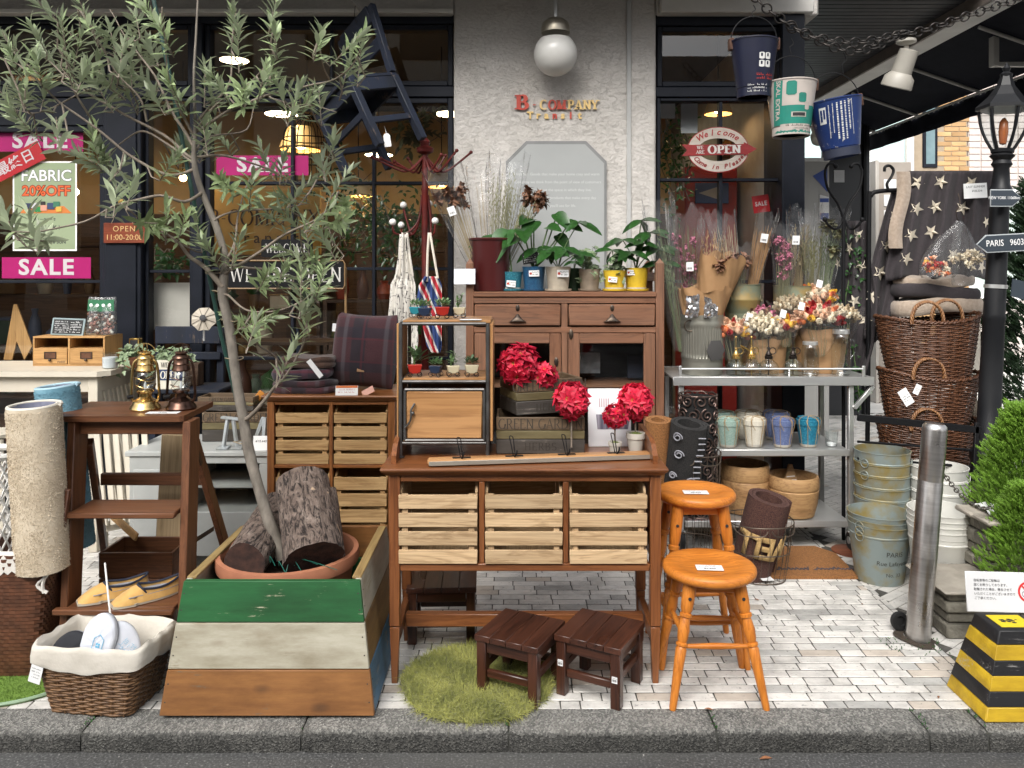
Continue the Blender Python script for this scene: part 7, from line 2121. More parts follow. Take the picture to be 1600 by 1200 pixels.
def conifer(lbl,c,h,r,m,n,seed,L=.05,rise=1.0,group='conifers at the right edge',cat='shrub'):
 t=thing('conifer',lbl,cat,c,group=group)
 q=random.Random(seed);b=MB()
 MB().tube([(0,0,0),(.01,0,h*.5),(0,0,h*.92)],[.02,.014,.004],8).build('trunk',M_twig,t)
 for k in range(n):
  z=h*(q.random()**.8);lump=.75+.4*noise.noise(V((z*5,seed,k*.01)))
  rr_=r*(1-(z/h)**1.6*.75)*math.sqrt(q.uniform(.15,1))*lump;a=q.uniform(0,2*PI)
  p=V((rr_*math.cos(a),rr_*math.sin(a),z))
  d=V((math.cos(a)*.75,math.sin(a)*.75,rise*q.uniform(.4,1.2))).normalized()
  o=d.orthogonal().normalized()
  l=L*q.uniform(.6,1.3)
  b.leaf(p,d,V((q.uniform(-1,1),-1,q.uniform(-1,1))),l,l*.13,-.15,.3,((0,.8),(.6,1),(1,0)))
  for j in range(7):
   pp=p+d*l*(.15+.11*j);s=(o if j%2 else-o)+V((q.uniform(-.6,.6),q.uniform(-.6,.6),q.uniform(-.2,.6)))
   b.leaf(pp,(d+s.normalized()*.9),V((0,-1,.2)),l*.42*(1-.07*j),l*.085,-.1,.3,((0,.8),(.6,1),(1,0)))
 b.build('foliage',m,t,kind='stuff',ang=80)
 return t
conifer('bright green feathery conifer growing over the stone planter',(PX(1606,3.62),3.62,.40),.50,.29,M_con,6500,1,.036)
conifer('lower bright green conifer spilling over the front of the stone planter',(PX(1612,3.36),3.38,.205),.40,.23,M_con,4500,5,.034)
conifer('dark green conifer hedge behind the lamp post',(PX(1630,5.0),5.0,.3),1.75,.42,M_cond,2600,2,.085,.7)
conifer('dark trailing evergreen between the lamp post and the blankets',(PX(1528,4.75),4.8,.1),1.25,.16,M_cond,900,3,.06,.3)
sg=thing('parking_notice','white notice with red no bicycle mark leaning on the stone planter','sign',P(1562,957,3.10),rot=(R(-9),R(1.5),0))
MB().box(-.125,.17,0,.006,0,.150,.002).build('board',mat('notice_board',(.62,.62,.62),(.70,.70,.70),rough=.35,scale=4),sg)
for q,s_t in enumerate(['自転車等のご駐輪は','固くお断りしております。','駐輪された場合、撤去させて','いただくことがございますので','ご了承ください。']):textm(s_t,.0115,M_ink,sg,(-.095,-.0008,.117-q*.0165),align='LEFT',ext=.0001)
b=MB()
def ring2(mb,cx_,cz_,r0,r1,n=32,y=-.001):
 vs=[(cx_+r*math.cos(2*PI*k/n),y,cz_+r*math.sin(2*PI*k/n))for r in(r0,r1)for k in range(n)]
 mb.add(vs,[(k,(k+1)%n,n+(k+1)%n,n+k)for k in range(n)])
ring2(b,.115,.078,.031,.039);b.bar((.092,-.0012,.101),(.138,-.0012,.055),.0005,.006,0)
b.build('red_mark',plain('sign_red',(.62,.03,.03),.4),sg,smooth=False)
b=MB();ring2(b,.102,.070,.0085,.0105,20,-.0006);ring2(b,.129,.070,.0085,.0105,20,-.0006);b.tube([(.102,-.0006,.07),(.112,-.0006,.086),(.124,-.0006,.086),(.129,-.0006,.07)],.0009,4);b.tube([(.112,-.0006,.086),(.117,-.0006,.07),(.124,-.0006,.088)],.0009,4)
b.build('bicycle_mark',M_ink,sg,smooth=False)
# LAMP POST
DL=4.22
lp=thing('street_lamp','black iron street lamp with glass lantern and direction signs','street lamp',(PX(1534,DL),DL,0),rot=(0,R(2.9),0))
lz=lambda py:PZ(py,DL)
lr=lambda px:px*DL/1250
M_post=mat('post_black',(.008,.0085,.010),(.014,.0145,.016),rough=.42,scale=5,spec=.25)
MB().lathe([(lr(38),0),(lr(38),.06),(lr(32),.10),(lr(30),lz(760)),(lr(31),lz(750)),(lr(27),lz(744)),(lr(22),lz(738)),(lr(22),lz(722)),(lr(24),lz(718)),(lr(25),lz(708)),(lr(21),lz(702)),(lr(18),lz(698)),(lr(20),lz(692)),(lr(17),lz(688)),(lr(15.5),lz(500)),(lr(17),lz(496)),(lr(15.5),lz(490)),(lr(13.5),lz(300)),(lr(17),lz(296)),(lr(13),lz(288)),(lr(11),lz(262)),(lr(15),lz(256)),(lr(12),lz(250)),(lr(18),lz(243)),(lr(12),lz(238))],28).build('column',M_post,lp)
def hexring(r,z,n=6):return[(r*math.cos(2*PI*(k+.5)/n),r*math.sin(2*PI*(k+.5)/n),z)for k in range(n)]
prof=[(lr(11),lz(240)),(lr(15),lz(232)),(lr(24),lz(215)),(lr(31),lz(195)),(lr(35),lz(172))]
MB().lathe([(lr(10),lz(248)),(lr(11),lz(240)),(lr(16),lz(238)),(lr(16.5),lz(233)),(lr(12),lz(232))],24).build('lantern_base',M_post,lp)
for k in range(6):
 pts=[V(hexring(r,z)[k])for r,z in prof]
 MB().tube(spath(pts,3),lr(2.4),6).build('lantern_rib',M_post,lp)
 g=MB();rows=[(V(hexring(r*.97,z)[k]),V(hexring(r*.97,z)[(k+1)%6]))for r,z in prof]
 vs=[p for ab in rows for p in ab];g.add(vs,[(2*i,2*i+1,2*i+3,2*i+2)for i in range(len(rows)-1)]);g.build('pane',M_clear,lp)
g=MB()
for(r0,z0),(r1,z1)in(((lr(40),lz(171)),(lr(40),lz(166))),((lr(40),lz(166)),(lr(36),lz(162))),((lr(36),lz(162)),(lr(24),lz(150))),((lr(24),lz(150)),(lr(13),lz(134))),((lr(13),lz(134)),(lr(8),lz(118)))):
 a,c=hexring(r0,z0),hexring(r1,z1);g.add(a+c,[(k,(k+1)%6,6+(k+1)%6,6+k)for k in range(6)])
g.add(hexring(lr(40),lz(171)),[(5,4,3,2,1,0)]);g.build('lantern_roof',M_post,lp,ang=30)
MB().lathe([(lr(8),lz(119)),(lr(9),lz(115)),(lr(4),lz(111)),(lr(6),lz(106)),(lr(2),lz(100)),(.001,lz(96))],16).build('finial',M_post,lp)
MB().lathe([(.001,lz(226)),(lr(5),lz(224)),(lr(7),lz(205)),(lr(6),lz(190)),(lr(2),lz(184)),(.001,lz(183))],16,cap0=False,cap1=False).build('bulb',mat('amber_glass',(.55,.17,.04),(.42,.11,.03),rough=.25),lp)
M_sign=plain('sign_slate',(.030,.040,.052),.4);M_edge=plain('sign_edge',(.42,.45,.46),.5)
def arrow_sign(px0,px1,py,hpx,right,txt,rot,size):
 d=DL-.10;k=d/1250;w=(px1-px0)*k;h=hpx*k
 o=V(((px0+px1)/2*1,0,0))
 x=PX((px0+px1)/2,d)-lp.location.x
 M=TM((x-.004-PZ(py,d)*math.tan(R(2.9)),-.10,PZ(py,d)),(0,R(rot-2.9),0))
 t=h*.55
 pts=[(-w/2,-h/2),(w/2-t,-h/2),(w/2,0),(w/2-t,h/2),(-w/2,h/2)]
 if not right:pts=[(-x_,z_)for x_,z_ in pts]
 s_=MB().poly(pts,.006,M).build('direction_sign',M_edge,lp,smooth=False)
 MB().poly([(x_*.975,z_*.88)for x_,z_ in pts],.002,M@TM((0,-.0022,0))).build('face',M_sign,s_,smooth=False)
 lt=textm(txt,size,M_white,s_,ext=.0002,sx=.8);lt.matrix_basis=M@TM((-.012 if right else .012,-.0028,0),(PI/2,0,0),(.8,1,1))
arrow_sign(1549,1598,309,27,True,'NEW YORK 11060km',0,.0215)
arrow_sign(1527,1622,379,28,False,'PARIS   9603km',-3,.046)
MB().poly([(.045,0),(.16,-.02),(.17,-.12),(.04,-.09)],.006,TM((0,-.07,lz(434)))).build('direction_sign',M_sign,lp,smooth=False)
MB().lathe([(lr(16.5),lz(450)),(lr(16.5),lz(444))],24).build('clamp_band',M_steel,lp)
# BLANKET RACK
DB=4.62
rk_=thing('blanket_rack','black tube rack with star patterned throws hanging on it','rack',(PX(1450,DB),DB,0))
o=V(rk_.location)
MB().tube(spath([V((PX(1353,DB),DB,0)),P(1356,640,DB),P(1358,330,DB),P(1361,306,DB),P(1374,299,DB),P(1420,297,DB),P(1542,297,DB)],5)and[p-o for p in spath([V((PX(1353,DB),DB,0)),P(1356,640,DB),P(1358,330,DB),P(1361,306,DB),P(1374,299,DB),P(1420,297,DB),P(1542,297,DB)],5)],.013,10).build('tube_frame',M_black,rk_)
MB().bar(P(1340,652,4.16)-o,P(1532,672,4.16)-o,.02,.036).build('cross_bar',M_black,rk_)
MB().bar(P(1526,660,4.16)-o,(PX(1515,4.16)-o.x,4.16-DB,0),.02,.02).build('leg',M_black,rk_)
for py in(690,716):MB().tube([P(1340,py,4.2)-o,P(1530,py+14,4.2)-o],.007,6).build('rod',M_black,rk_)
MB().tube([p-o for p in spath([P(1388,297,DB-.02),P(1386,287,DB-.02),P(1393,276,DB-.02),P(1396,266,DB-.02),P(1390,259,DB-.02),P(1383,261,DB-.02),P(1382,268,DB-.02)],5)],.0085,8).build('scroll_hook',M_black,rk_)
def starpts(r,ph=0):return[((r if k%2==0 else r*.42)*math.sin(2*PI*k/10+ph),(r if k%2==0 else r*.42)*math.cos(2*PI*k/10+ph))for k in range(10)]
M_throw=mat('throw_grey',(.042,.035,.038),(.034,.028,.031),rough=.95,scale=60,bmp=.15,sheen=.06)
M_fleece=mat('throw_fleece',(.40,.32,.25),(.32,.25,.19),rough=.98,scale=60,bmp=.6,sheen=.4)
M_star=mat('star_cream',(.60,.54,.43),(.54,.48,.38),rough=.95,scale=60,bmp=.1)
def throw(lbl,rows,d,folds,amp,seed,stars,sr=.043,back=None):
 t=thing('star_throw',lbl,'blanket',P((rows[0][1]+rows[0][2])/2,rows[0][0],d),group='star patterned throws')
 oo=V(t.location)
 def S(px,py,off=0.0):
  yy=max(rows[0][0],min(py,rows[-1][0]));i=max(k for k in range(len(rows)-1)if rows[k][0]<=yy+1e-6)
  q=(yy-rows[i][0])/(rows[i+1][0]-rows[i][0])
  l=rows[i][1]+(rows[i+1][1]-rows[i][1])*q;r_=rows[i][2]+(rows[i+1][2]-rows[i][2])*q
  u=(px-l)/max(1,r_-l);v=(yy-rows[0][0])/(rows[-1][0]-rows[0][0])
  dd=d+amp*(math.sin(u*folds+seed+v*.8)*(.4+.6*v)+.5*math.sin(u*folds*2.1+v*2+seed*3))-off
  return P(px,py,dd)-oo
 def f(u,v):
  yy=rows[0][0]+(rows[-1][0]-rows[0][0])*v;i=max(k for k in range(len(rows)-1)if rows[k][0]<=yy+1e-6)
  q=(yy-rows[i][0])/(rows[i+1][0]-rows[i][0]);l=rows[i][1]+(rows[i+1][1]-rows[i][1])*q;r_=rows[i][2]+(rows[i+1][2]-rows[i][2])*q
  return S(l+(r_-l)*u,yy+3*math.sin(u*folds+seed)*v)
 ob=MB().grid(f,60,30).build('cloth',M_throw,t,ang=80);md=ob.modifiers.new('t','SOLIDIFY');md.thickness=.006;md.offset=1
 spx=sr*1250/d
 for sx_,sy_,sc in stars:
  pts=starpts(spx*abs(sc),random.uniform(-.25,.25));w=.55 if sc<0 else 1
  b=MB();c=S(sx_,sy_,.007);ring=[S(sx_+x*w,sy_+z,.007)for x,z in pts]
  b.add(ring+[c],[(k,(k+1)%10,10)for k in range(10)]);b.build('star',M_star,t,smooth=False)
 return t
throw('large dark grey throw with cream stars draped over the black rack',[(267,1420,1552),(300,1408,1551),(360,1398,1549),(420,1384,1547),(436,1384,1546)],DB-.05,19,.034,1,[(1434,285,1),(1470,284,1),(1518,286,1),(1432,326,1),(1461,323,1),(1504,325,1),(1424,367,1),(1455,362,1),(1416,404,1),(1541,347,-.8),(1534,417,-1),(1490,398,.9)])
throw('side fall of a star throw hanging at the left end of the black rack',[(300,1394,1432),(340,1382,1428),(400,1366,1416),(470,1356,1404),(532,1350,1384)],DB+.02,9,.03,4,[(1385,384,1),(1375,426,1.1),(1363,463,1),(1363,510,1.1),(1396,338,-.9)])
throw('narrow star throw hanging behind the black iron hook stand',[(345,1322,1356),(400,1318,1360),(470,1312,1372),(540,1308,1366),(600,1306,1350)],DB+.02,10,.03,7,[(1340,368,1),(1345,415,1),(1327,388,-1),(1309,412,-.8),(1352,500,1),(1335,470,.9)])
tag(MB().grid(lambda u,v:P(1400+22*u-10*v+4*math.sin(v*6),268+120*v,DB-.07-.02*math.sin(u*3))-P(1400,268,DB),10,24).build('fleece_edge',M_fleece,loc=P(1400,268,DB)),'beige fleece lining turned out along the left edge of the large star throw','blanket')
def fold_stack(lbl,px,py,w,h,d,m,seed):
 t=thing('folded_throw',lbl,'blanket',P(px,py+h/2,d),group='folded star throws in the basket')
 W_,H_=w*d/1250,h*d/1250
 def f(u,v):
  a=2*PI*u;x,y=sup(u,W_/2,.12,4);k=math.sin(PI*v)**.5
  return(x*(.94+.06*k),y*(.9+.1*k),H_*v+.016*math.sin(x*9+seed)+.008*noise.noise(V((x*20,y*20,seed))))
 b=MB().grid(f,48,9,closeu=True)
 for v in(0,1):
  e=[f(i/48,v)for i in range(48)];b.add(e+[(0,0,e[0][2])],[(i,(i+1)%48,48)if v else((i+1)%48,i,48)for i in range(48)])
 b.build('fold',m,t,ang=75);return t
fold_stack('beige fleece folded throw just above the brown basket rim',1460,478,138,24,DB+.0,M_fleece,1);fold_stack('dark star throw folded above the beige fleece',1458,456,132,20,DB,M_throw,3);fold_stack('second beige fleece throw folded under the hanging throw',1455,440,120,16,DB+.01,M_fleece,5)
tag(MB().grid(lambda u,v:P(1462+70*u,470+130*v,DB+.04+.015*math.sin(u*9))-P(1462,470,DB),16,16).build('white_throw',mat('throw_white',(.58,.54,.46),(.64,.6,.52),rough=.95),loc=P(1462,470,DB)),'pale cream throw hanging down behind the right side of the wicker baskets','blanket')
o_=tag(MB().box(-.066,.066,-.001,.001,-.042,.042,0).build('rack_card',M_white,loc=P(1524,298,DB-.09),rot=(0,R(-3),0)),'white handwritten price card on the rack beside the lamp post','price card')
textm('LAST SUMMER',.017,M_ink,o_,(0,-.0014,.022),ext=.0001,shear=.2);textm('¥18,334-',.017,M_ink,o_,(.01,-.0014,-.002),ext=.0001,shear=.2)
hb_=thing('hanging_posy','clear film bag of orange and cream dried flowers hanging before the star throw','dried flowers',P(1497,345,DB-.16))
o=V(hb_.location)
MB().tube([p-o for p in spath([P(1497,302,DB-.16),P(1500,318,DB-.17),P(1494,330,DB-.17),P(1497,346,DB-.16)])],.0022,6).build('wire_hook',M_oldm,hb_)
hbm=MB();q_=random.Random(4)
for(cx_,cy_,r,ms)in((1458,412,.055,(2,1,3,0)),(1472,420,.045,(3,1,4)),(1507,408,.07,(4,4,5)),(1520,402,.05,(4,5))):
 for k in range(22):
  d_=V((q_.gauss(0,1),q_.gauss(0,1),q_.gauss(0,1))).normalized();p=P(cx_,cy_,DB-.2)-o+V((d_.x*r,d_.y*r*.5,d_.z*r*.7));mi=q_.choice(ms)
  hbm.ball(p,.011,6,4,mi)
  for j in range(6):hbm.leaf(p,V((q_.gauss(0,1),q_.gauss(-.6,1),q_.gauss(0,1))).normalized(),V((0,-1,0)),.02,.011,-.2,.2,((0,.5),(.5,1),(1,.2)),mi)
hbm.build('flower_heads',[M_dry[k]for k in('red','orange','yellow','peach','white','sand')],hb_,kind='stuff',ang=80)
for k,(rows,sd__)in enumerate((([(345,1494,1500),(352,1488,1506),(375,1462,1500),(400,1440,1502),(428,1434,1496),(434,1440,1490)],1),([(345,1494,1501),(352,1489,1508),(375,1488,1522),(400,1484,1540),(435,1486,1544),(446,1488,1540)],2))):
 def f(u,v,rows=rows,sd__=sd__):
  kk=v*(len(rows)-1);i=min(int(kk),len(rows)-2);q=kk-i
  py=rows[i][0]+(rows[i+1][0]-rows[i][0])*q;l=rows[i][1]+(rows[i+1][1]-rows[i][1])*q;r_=rows[i][2]+(rows[i+1][2]-rows[i][2])*q
  a=2*PI*u;p=P((l+r_)/2+(r_-l)/2*math.cos(a),py,DB-.19+(.01+.06*v)*math.sin(a))-o
  return p+V((noise.noise(V((a*1.5,v*6,sd__))),noise.noise(V((a*1.5,v*6,sd__+5))),0))*.012
 MB().grid(f,40,18,closeu=True).build('film_bag',M_cello,hb_,ang=60)
# WICKER BASKETS
M_wick=mat('wicker_brown',(.125,.050,.022),(.070,.028,.013),rough=.45,scale=30,orand=.0,spec=.6)
M_wickl=mat('wicker_light',(.27,.13,.05),(.17,.075,.03),rough=.5,scale=40)
def basket(lbl,c,rx,ry,h,tilt=(0,0,0),handles=True):
 t=thing('wicker_basket',lbl,'basket',c,rot=tilt,group='stacked brown wicker baskets')
 def fn(a,v):
  k=.74+.26*v**.8;t_=2*PI*a
  return V((rx*k*math.cos(t_),ry*k*math.sin(t_),h*v+.035*(v**3)*math.cos(t_)**2))
 wicker(t,fn,int(h/.0105),26,.0052,M_wick,.0045,rim_r=.009)
 MB().lathe([(rx*.73,.004),(.001,.004)],24,TM(scale=(1,ry/rx,1)),cap0=False,cap1=False).build('bottom',M_wick,t)
 if handles:
  for s in(-1,1):
   pts=[V((s*rx*.30+.085*math.cos(q),s*.0-ry*(1 if s<0 else-.0)*.0+(-ry*.92 if s<0 else-ry*.3),h+.115*math.sin(q)**.8+.0))for q in[PI*k/18 for k in range(19)]]
   b=MB()
   for w_ in range(3):b.tube([p+V((.006*math.cos(i*1.1+w_*2.1),.006*math.sin(i*1.1+w_*2.1),.004*math.sin(i*1.1+w_*2.1)))for i,p in enumerate(spath(pts,2))],.006,6)
   b.build('handle',M_wickl,t,ang=80)
 return t
DW=4.48
wx=PX(1452,DW)
basket('top brown wicker basket of the stack with two looped handles',(wx,DW,PZ(596,DW)),.278,.18,.34,(0,R(-2),0))
basket('second brown wicker basket from the top of the stack',(wx-.01,DW+.01,PZ(672,DW)),.272,.175,.30,(0,R(2),0))
basket('third brown wicker basket from the top of the stack',(wx-.005,DW+.02,PZ(748,DW)),.272,.175,.30)
basket('lowest brown wicker basket of the stack, standing on a black stand',(wx+.005,DW+.02,.10),.272,.175,.29,handles=False)
ws=thing('basket_stand','low black stand under the stacked wicker baskets','stand',(wx,DW+.02,0))
MB().box(-.22,.22,-.16,.16,.075,.098,.003).build('board',M_black,ws)
for x in(-.2,.18):
 for y in(-.14,.12):MB().box(x,x+.02,y,y+.02,0,.074,.002).build('leg',M_black,ws)
for px_,py_,an in((1414,618,32),(1434,607,-25)):
 o_=tag(MB().box(-.026,.026,-.001,.001,-.055,.035,0).build('price_tag',M_white,loc=P(px_,py_,DW-.24),rot=(0,R(-an),0)),'white %s price tag tied to the second wicker basket'%('larger tilted' if an>0 else 'small upright'),'price tag')
 if an<0:o_.scale=(.6,1,.6)
 b=MB();[scribble(b,-.02,.018,-.005-k*.013,.006,.25,TM((0,-.0014,0)))for k in range(3)];b.build('print',M_ink,o_,kind='stuff',smooth=False)
hk_=thing('iron_hook_stand','black iron coat stand with heart shaped curls in front of the dark panel','coat stand',(PX(1318,4.52),4.52,0))
o=V(hk_.location);dd=4.52
MB().tube([(0,0,0),P(1318,340,dd)-o],.011,8).build('pole',M_black,hk_)
for s in(-1,1):
 X_=lambda px:1318+s*px
 a=MB().tube([p-o for p in spath([P(X_(0),342,dd),P(X_(9),318,dd),P(X_(24),296,dd),P(X_(29),272,dd),P(X_(25),258,dd),P(X_(17),256,dd),P(X_(13),260,dd)],5)],.0075,8).build('curl',M_black,hk_)
 MB().ball(P(X_(12),260,dd)-o,.014,10,7).build('tip',M_black,a)
 a=MB().tube([p-o for p in spath([P(X_(0),340,dd),P(X_(7),354,dd),P(X_(14),358,dd-.02),P(X_(23),352,dd-.05),P(X_(29),344,dd-.06)],5)],.0075,8).build('hook',M_black,hk_)
 MB().ball(P(X_(29),343,dd-.06)-o,.014,10,7).build('tip',M_black,a)
iv=thing('trailing_ivy','dark green ivy trailing beside the black iron stand behind the cart','plant',P(1325,400,4.66))
q_=random.Random(6);o=V(iv.location);b=MB();st_=MB()
st_.tube([p-o for p in spath([P(1318,360,4.66),P(1328,420,4.66),P(1320,480,4.64),P(1332,540,4.62),P(1345,640,4.62)])],.004,5)
for k in range(240):
 py=q_.uniform(360,640);p=P(1325+12*math.sin(py/30)+q_.gauss(0,9),py,4.64+q_.uniform(-.04,.04))-o
 b.leaf(p,(q_.uniform(-1,1),q_.uniform(-1,0),q_.uniform(-1,.3)),(0,-.6,.6),q_.uniform(.02,.04),.024,.2,.15,((-.05,.5),(.2,1),(.5,.5),(1,0)))
b.build('foliage',M_lf_dark,iv,kind='stuff',ang=80);st_.build('stem',M_stem,iv)
# HANGING BUCKETS, CHAINS, SPOTS
DG=4.25
M_chain=mat('black_chain',(.022,.020,.019),(.04,.034,.03),metal=.7,rough=.5)
LK2=MB().tube([(.0235*math.cos(a),0,.0265*math.sin(a))for a in[2*PI*k/16 for k in range(16)]],.0042,6,closed=True).mesh('link',M_chain)
cc=thing('hanging_chain','upper black ring chain swagged across under the awning','chain',P(1230,40,DG),group='black ring chains');o=V(cc.location)
chain(cc,[P(1172,-14,DG)-o,P(1192,8,DG)-o,P(1215,26,DG)-o,P(1245,48,DG)-o,P(1290,62,DG)-o,P(1340,66,DG)-o,P(1400,56,DG)-o,P(1450,46,DG)-o,P(1520,22,DG)-o,P(1610,-8,DG)-o],LK2,.043)
cc=thing('hanging_chain','lower black ring chain looping below the first one','chain',P(1300,72,DG-.02),group='black ring chains');o=V(cc.location)
chain(cc,[P(1225,34,DG-.03)-o,P(1262,54,DG-.03)-o,P(1300,73,DG-.03)-o,P(1335,80,DG-.03)-o,P(1370,72,DG-.03)-o,P(1400,56,DG-.03)-o,P(1420,48,DG-.03)-o],LK2,.043)
def enamel(name,c,rust=.64):
 if name in MATS:return MATS[name]
 m,n,bb=_new(name);s=coord(n)
 f=ramp(n,noise_tex(n,mapping(n,s,(1,1,.6)),26,6,.7),[(rust,0.0),(rust+.02,1.0)])
 n.links.new(mixc(n,f,mixc(n,ramp(n,noise_tex(n,s,7,4),[(.4,0.0),(.7,.35)]),c,tuple(x*.5 for x in C3(c))),(.34,.33,.33)),bb.inputs['Base Color'])
 bb.inputs['Roughness'].default_value=.42
 MATS[name]=m;return m
def hang_bucket(lbl,top_px,py_rim,py_bot,wt,wb,m,tilt,base_m,d=DG,hook=None):
 t=thing('hanging_bucket',lbl,'bucket',P(top_px,py_bot,d),rot=(0,R(tilt),0),group='painted tin buckets hanging on the chain')
 k=d/1250;h=(py_bot-py_rim)*k;rt,rb=wt*k/2,wb*k/2
 MB().lathe([(rb*.98,.012),(rb,0),(rb+.003,.001),(rb+.003,h*.16),(rb+(rt-rb)*.17,h*.17),(rt,h-.004),(rt+.004,h-.003),(rt+.004,h+.003),(rt-.002,h),(rb,.02)],40,cap1=False).build('body',m,t)
 MB().lathe([(rb*.98,.012),(.001,.012)],30,cap0=True,cap1=False).build('base',base_m,t)
 MB().lathe([(rb+.0042,.002),(rb+.0045,h*.15)],40,cap0=False,cap1=False).build('foot_band',M_navyf if 'blue' in lbl else m,t)
 for s in(-1,1):MB().box(s*rt-.012,s*rt+.012,-.02,.02,h-.045,h+.02,.004).build('lug',mat('rust',(.10,.045,.025),(.05,.025,.018),rough=.9,scale=40),t)
 MB().tube([(rt*.99*math.cos(q),0,h+.012+rt*1.02*math.sin(q))for q in[PI*i/22 for i in range(23)]],.0028,7).build('bail',M_black,t)
 t['_h']=h;t['_rt']=rt;t['_rb']=rb
 return t
def wrap(t,me_obj,off=.0016):

 h,rt,rb=t['_h'],t['_rt'],t['_rb']
 for v in me_obj.data.vertices:
  x,z=v.co.x,v.co.z;r=rb+(rt-rb)*max(0,min(1,z/h))+off-v.co.y;a=-PI/2+x/r;v.co=(r*math.cos(a),r*math.sin(a),z)
 me_obj.data.update()
def quadgrid(mb,x0,x1,z0,z1,n=6,rad=0):
 for i in range(n):
  a,c=x0+(x1-x0)*i/n,x0+(x1-x0)*(i+1)/n
  e0=rad if i==0 else 0;e1=rad if i==n-1 else 0
  mb.add([(a,0,z0+e0),(c,0,z0+e1),(c,0,z1-e1),(a,0,z1-e0)],[(0,1,2,3)])
 return mb
M_eb=enamel('enamel_blue',(.008,.028,.125),.615);M_en=enamel('enamel_navy',(.005,.007,.026),.68);M_ew=enamel('enamel_white',(.46,.41,.37),.64)
M_rusty=mat('rust_base',(.22,.075,.035),(.12,.045,.028),rough=.9,scale=20)
h1=hang_bucket('dark navy painted bucket hanging in front of the right window',1178,66,154,72,50,M_en,0,M_navyf)
h2=hang_bucket('white and green painted bucket hanging beside the corner post',1236,130,214,76,54,M_ew,0,M_rusty)
h3=hang_bucket('bright blue painted bucket hanging tilted with its rusty bottom showing',1316,158,246,82,52,M_eb,-9,M_rusty)
for t_,px_,py0,py1 in((h1,1177,8,28),(h2,1236,60,84),(h3,1318,82,114)):
 b=MB();a=P(px_,py0,DG);c=P(px_,py1,DG)
 lk=tag(b.tube([p-a for p in spath([a,a.lerp(c,.35)+V((.012,0,0)),a.lerp(c,.6)-V((.008,0,0)),c])],.0026,6).build('wire_hook',M_black,loc=a),{h1:'wire hook holding the dark navy bucket on the chain',h2:'wire hook holding the white and green bucket',h3:'wire hook holding the bright blue bucket'}[t_],'hook','wire hooks on the ring chain')
M_g=mat('print_green',(.012,.20,.15),(.02,.16,.12),rough=.5);M_wp=plain('print_white',(.60,.60,.58),.5);M_rp=plain('print_red',(.35,.03,.02),.5)
H=h2['_h']
b=MB();quadgrid(b,-.135,.12,H*.17,H*.52,14);quadgrid(b,-.065,-.012,H*.70,H*.95,5,.008);quadgrid(b,.0,.042,H*.57,H*.74,5,.006);quadgrid(b,-.135,-.085,H*.5,H*.97,4);g=b.build('print',M_g,h2,smooth=False);wrap(h2,g)
b=MB();quadgrid(b,.035,.062,H*.44,H*.58,4,.004);quadgrid(b,-.09,.08,H*.06,H*.19,12);quadgrid(b,-.035,.045,H*.31,H*.40,6);g=b.build('print',M_ew,h2,smooth=False);wrap(h2,g,.0024)
b=MB();quadgrid(b,-.028,.038,H*.325,H*.385,6);g=b.build('print',M_ink,h2,smooth=False);wrap(h2,g,.0032)
b=MB();scribble(b,-.06,.09,H*.15,.010,.1);scribble(b,-.03,.08,H*.10,.007,.1);g=b.build('print',M_ink,h2,kind='stuff',smooth=False);wrap(h2,g,.0032)
b=MB()
for k in range(12):b.add([(-.13+k*.02,0,.004),(-.11+k*.02,0,.004),(-.11+k*.02,0,H*.09*random.uniform(.5,1)),(-.13+k*.02,0,H*.09*random.uniform(.5,1))],[(0,1,2,3)])
g=b.build('print',M_g,h2,kind='stuff',smooth=False);wrap(h2,g,.003)
lt=textm('SKAL EXTRA',.034,M_ew,h2,rot=(0,0,0),ext=0,bold=.001)
for v in lt.data.vertices:v.co=(-.110+v.co.y,0,H*.62-v.co.x*1.05)
wrap(h2,lt,.0026)
H=h1['_h']
b=MB()
for i in range(2):
 for j in range(2):quadgrid(b,-.005+i*.034,.024+i*.034,H*.48+j*.040,H*.48+.034+j*.040,3,.003)
g=b.build('print',M_wp,h1,smooth=False);wrap(h1,g)
b=MB()
for i in range(2):
 for j in range(2):quadgrid(b,.003+i*.034,.013+i*.034,H*.48+.012+j*.040,H*.48+.030+j*.040,2,.002)
g=b.build('print',M_en,h1,smooth=False);wrap(h1,g,.0024)
b=MB()
for k in range(2):scribble(b,-.015,.08,H*.34-k*.018,.013,.05)
g=b.build('print',M_rp,h1,kind='stuff',smooth=False);wrap(h1,g)
b=MB()
for k in range(3):scribble(b,-.06,.04,H*.17-k*.016,.009,.15)
g=b.build('print',M_wp,h1,kind='stuff',smooth=False);wrap(h1,g,.006)
H=h3['_h']
def vscrib(mb,x,z0,z1,w):
 z=z1
 while z>z0:
  l=w*random.uniform(.3,.8);mb.add([(x,0,z-l),(x+w*.7,0,z-l),(x+w*.7,0,z),(x,0,z)],[(0,1,2,3)]);z-=l+w*random.uniform(.1,.5)
b=MB()
for k,(z0,z1,w)in enumerate(((.35,.9,.006),(.42,.92,.006),(.30,.92,.011),(.28,.93,.013),(.28,.93,.011),(.45,.95,.011),(.35,.95,.005))):vscrib(b,-.085+k*.020,H*z0,H*z1,w)
g=b.build('print',M_wp,h3,kind='stuff',smooth=False);wrap(h3,g)
b=MB();quadgrid(b,-.135,-.098,H*.60,H*.88,4);g=b.build('print',M_wp,h3,smooth=False);wrap(h3,g)
b=MB();quadgrid(b,-.130,-.118,H*.64,H*.84,2);quadgrid(b,-.113,-.103,H*.68,H*.84,2);g=b.build('print',M_eb,h3,smooth=False);wrap(h3,g,.0024)
M_spot=mat('spot_beige',(.42,.40,.35),(.36,.34,.30),rough=.45,scale=5)
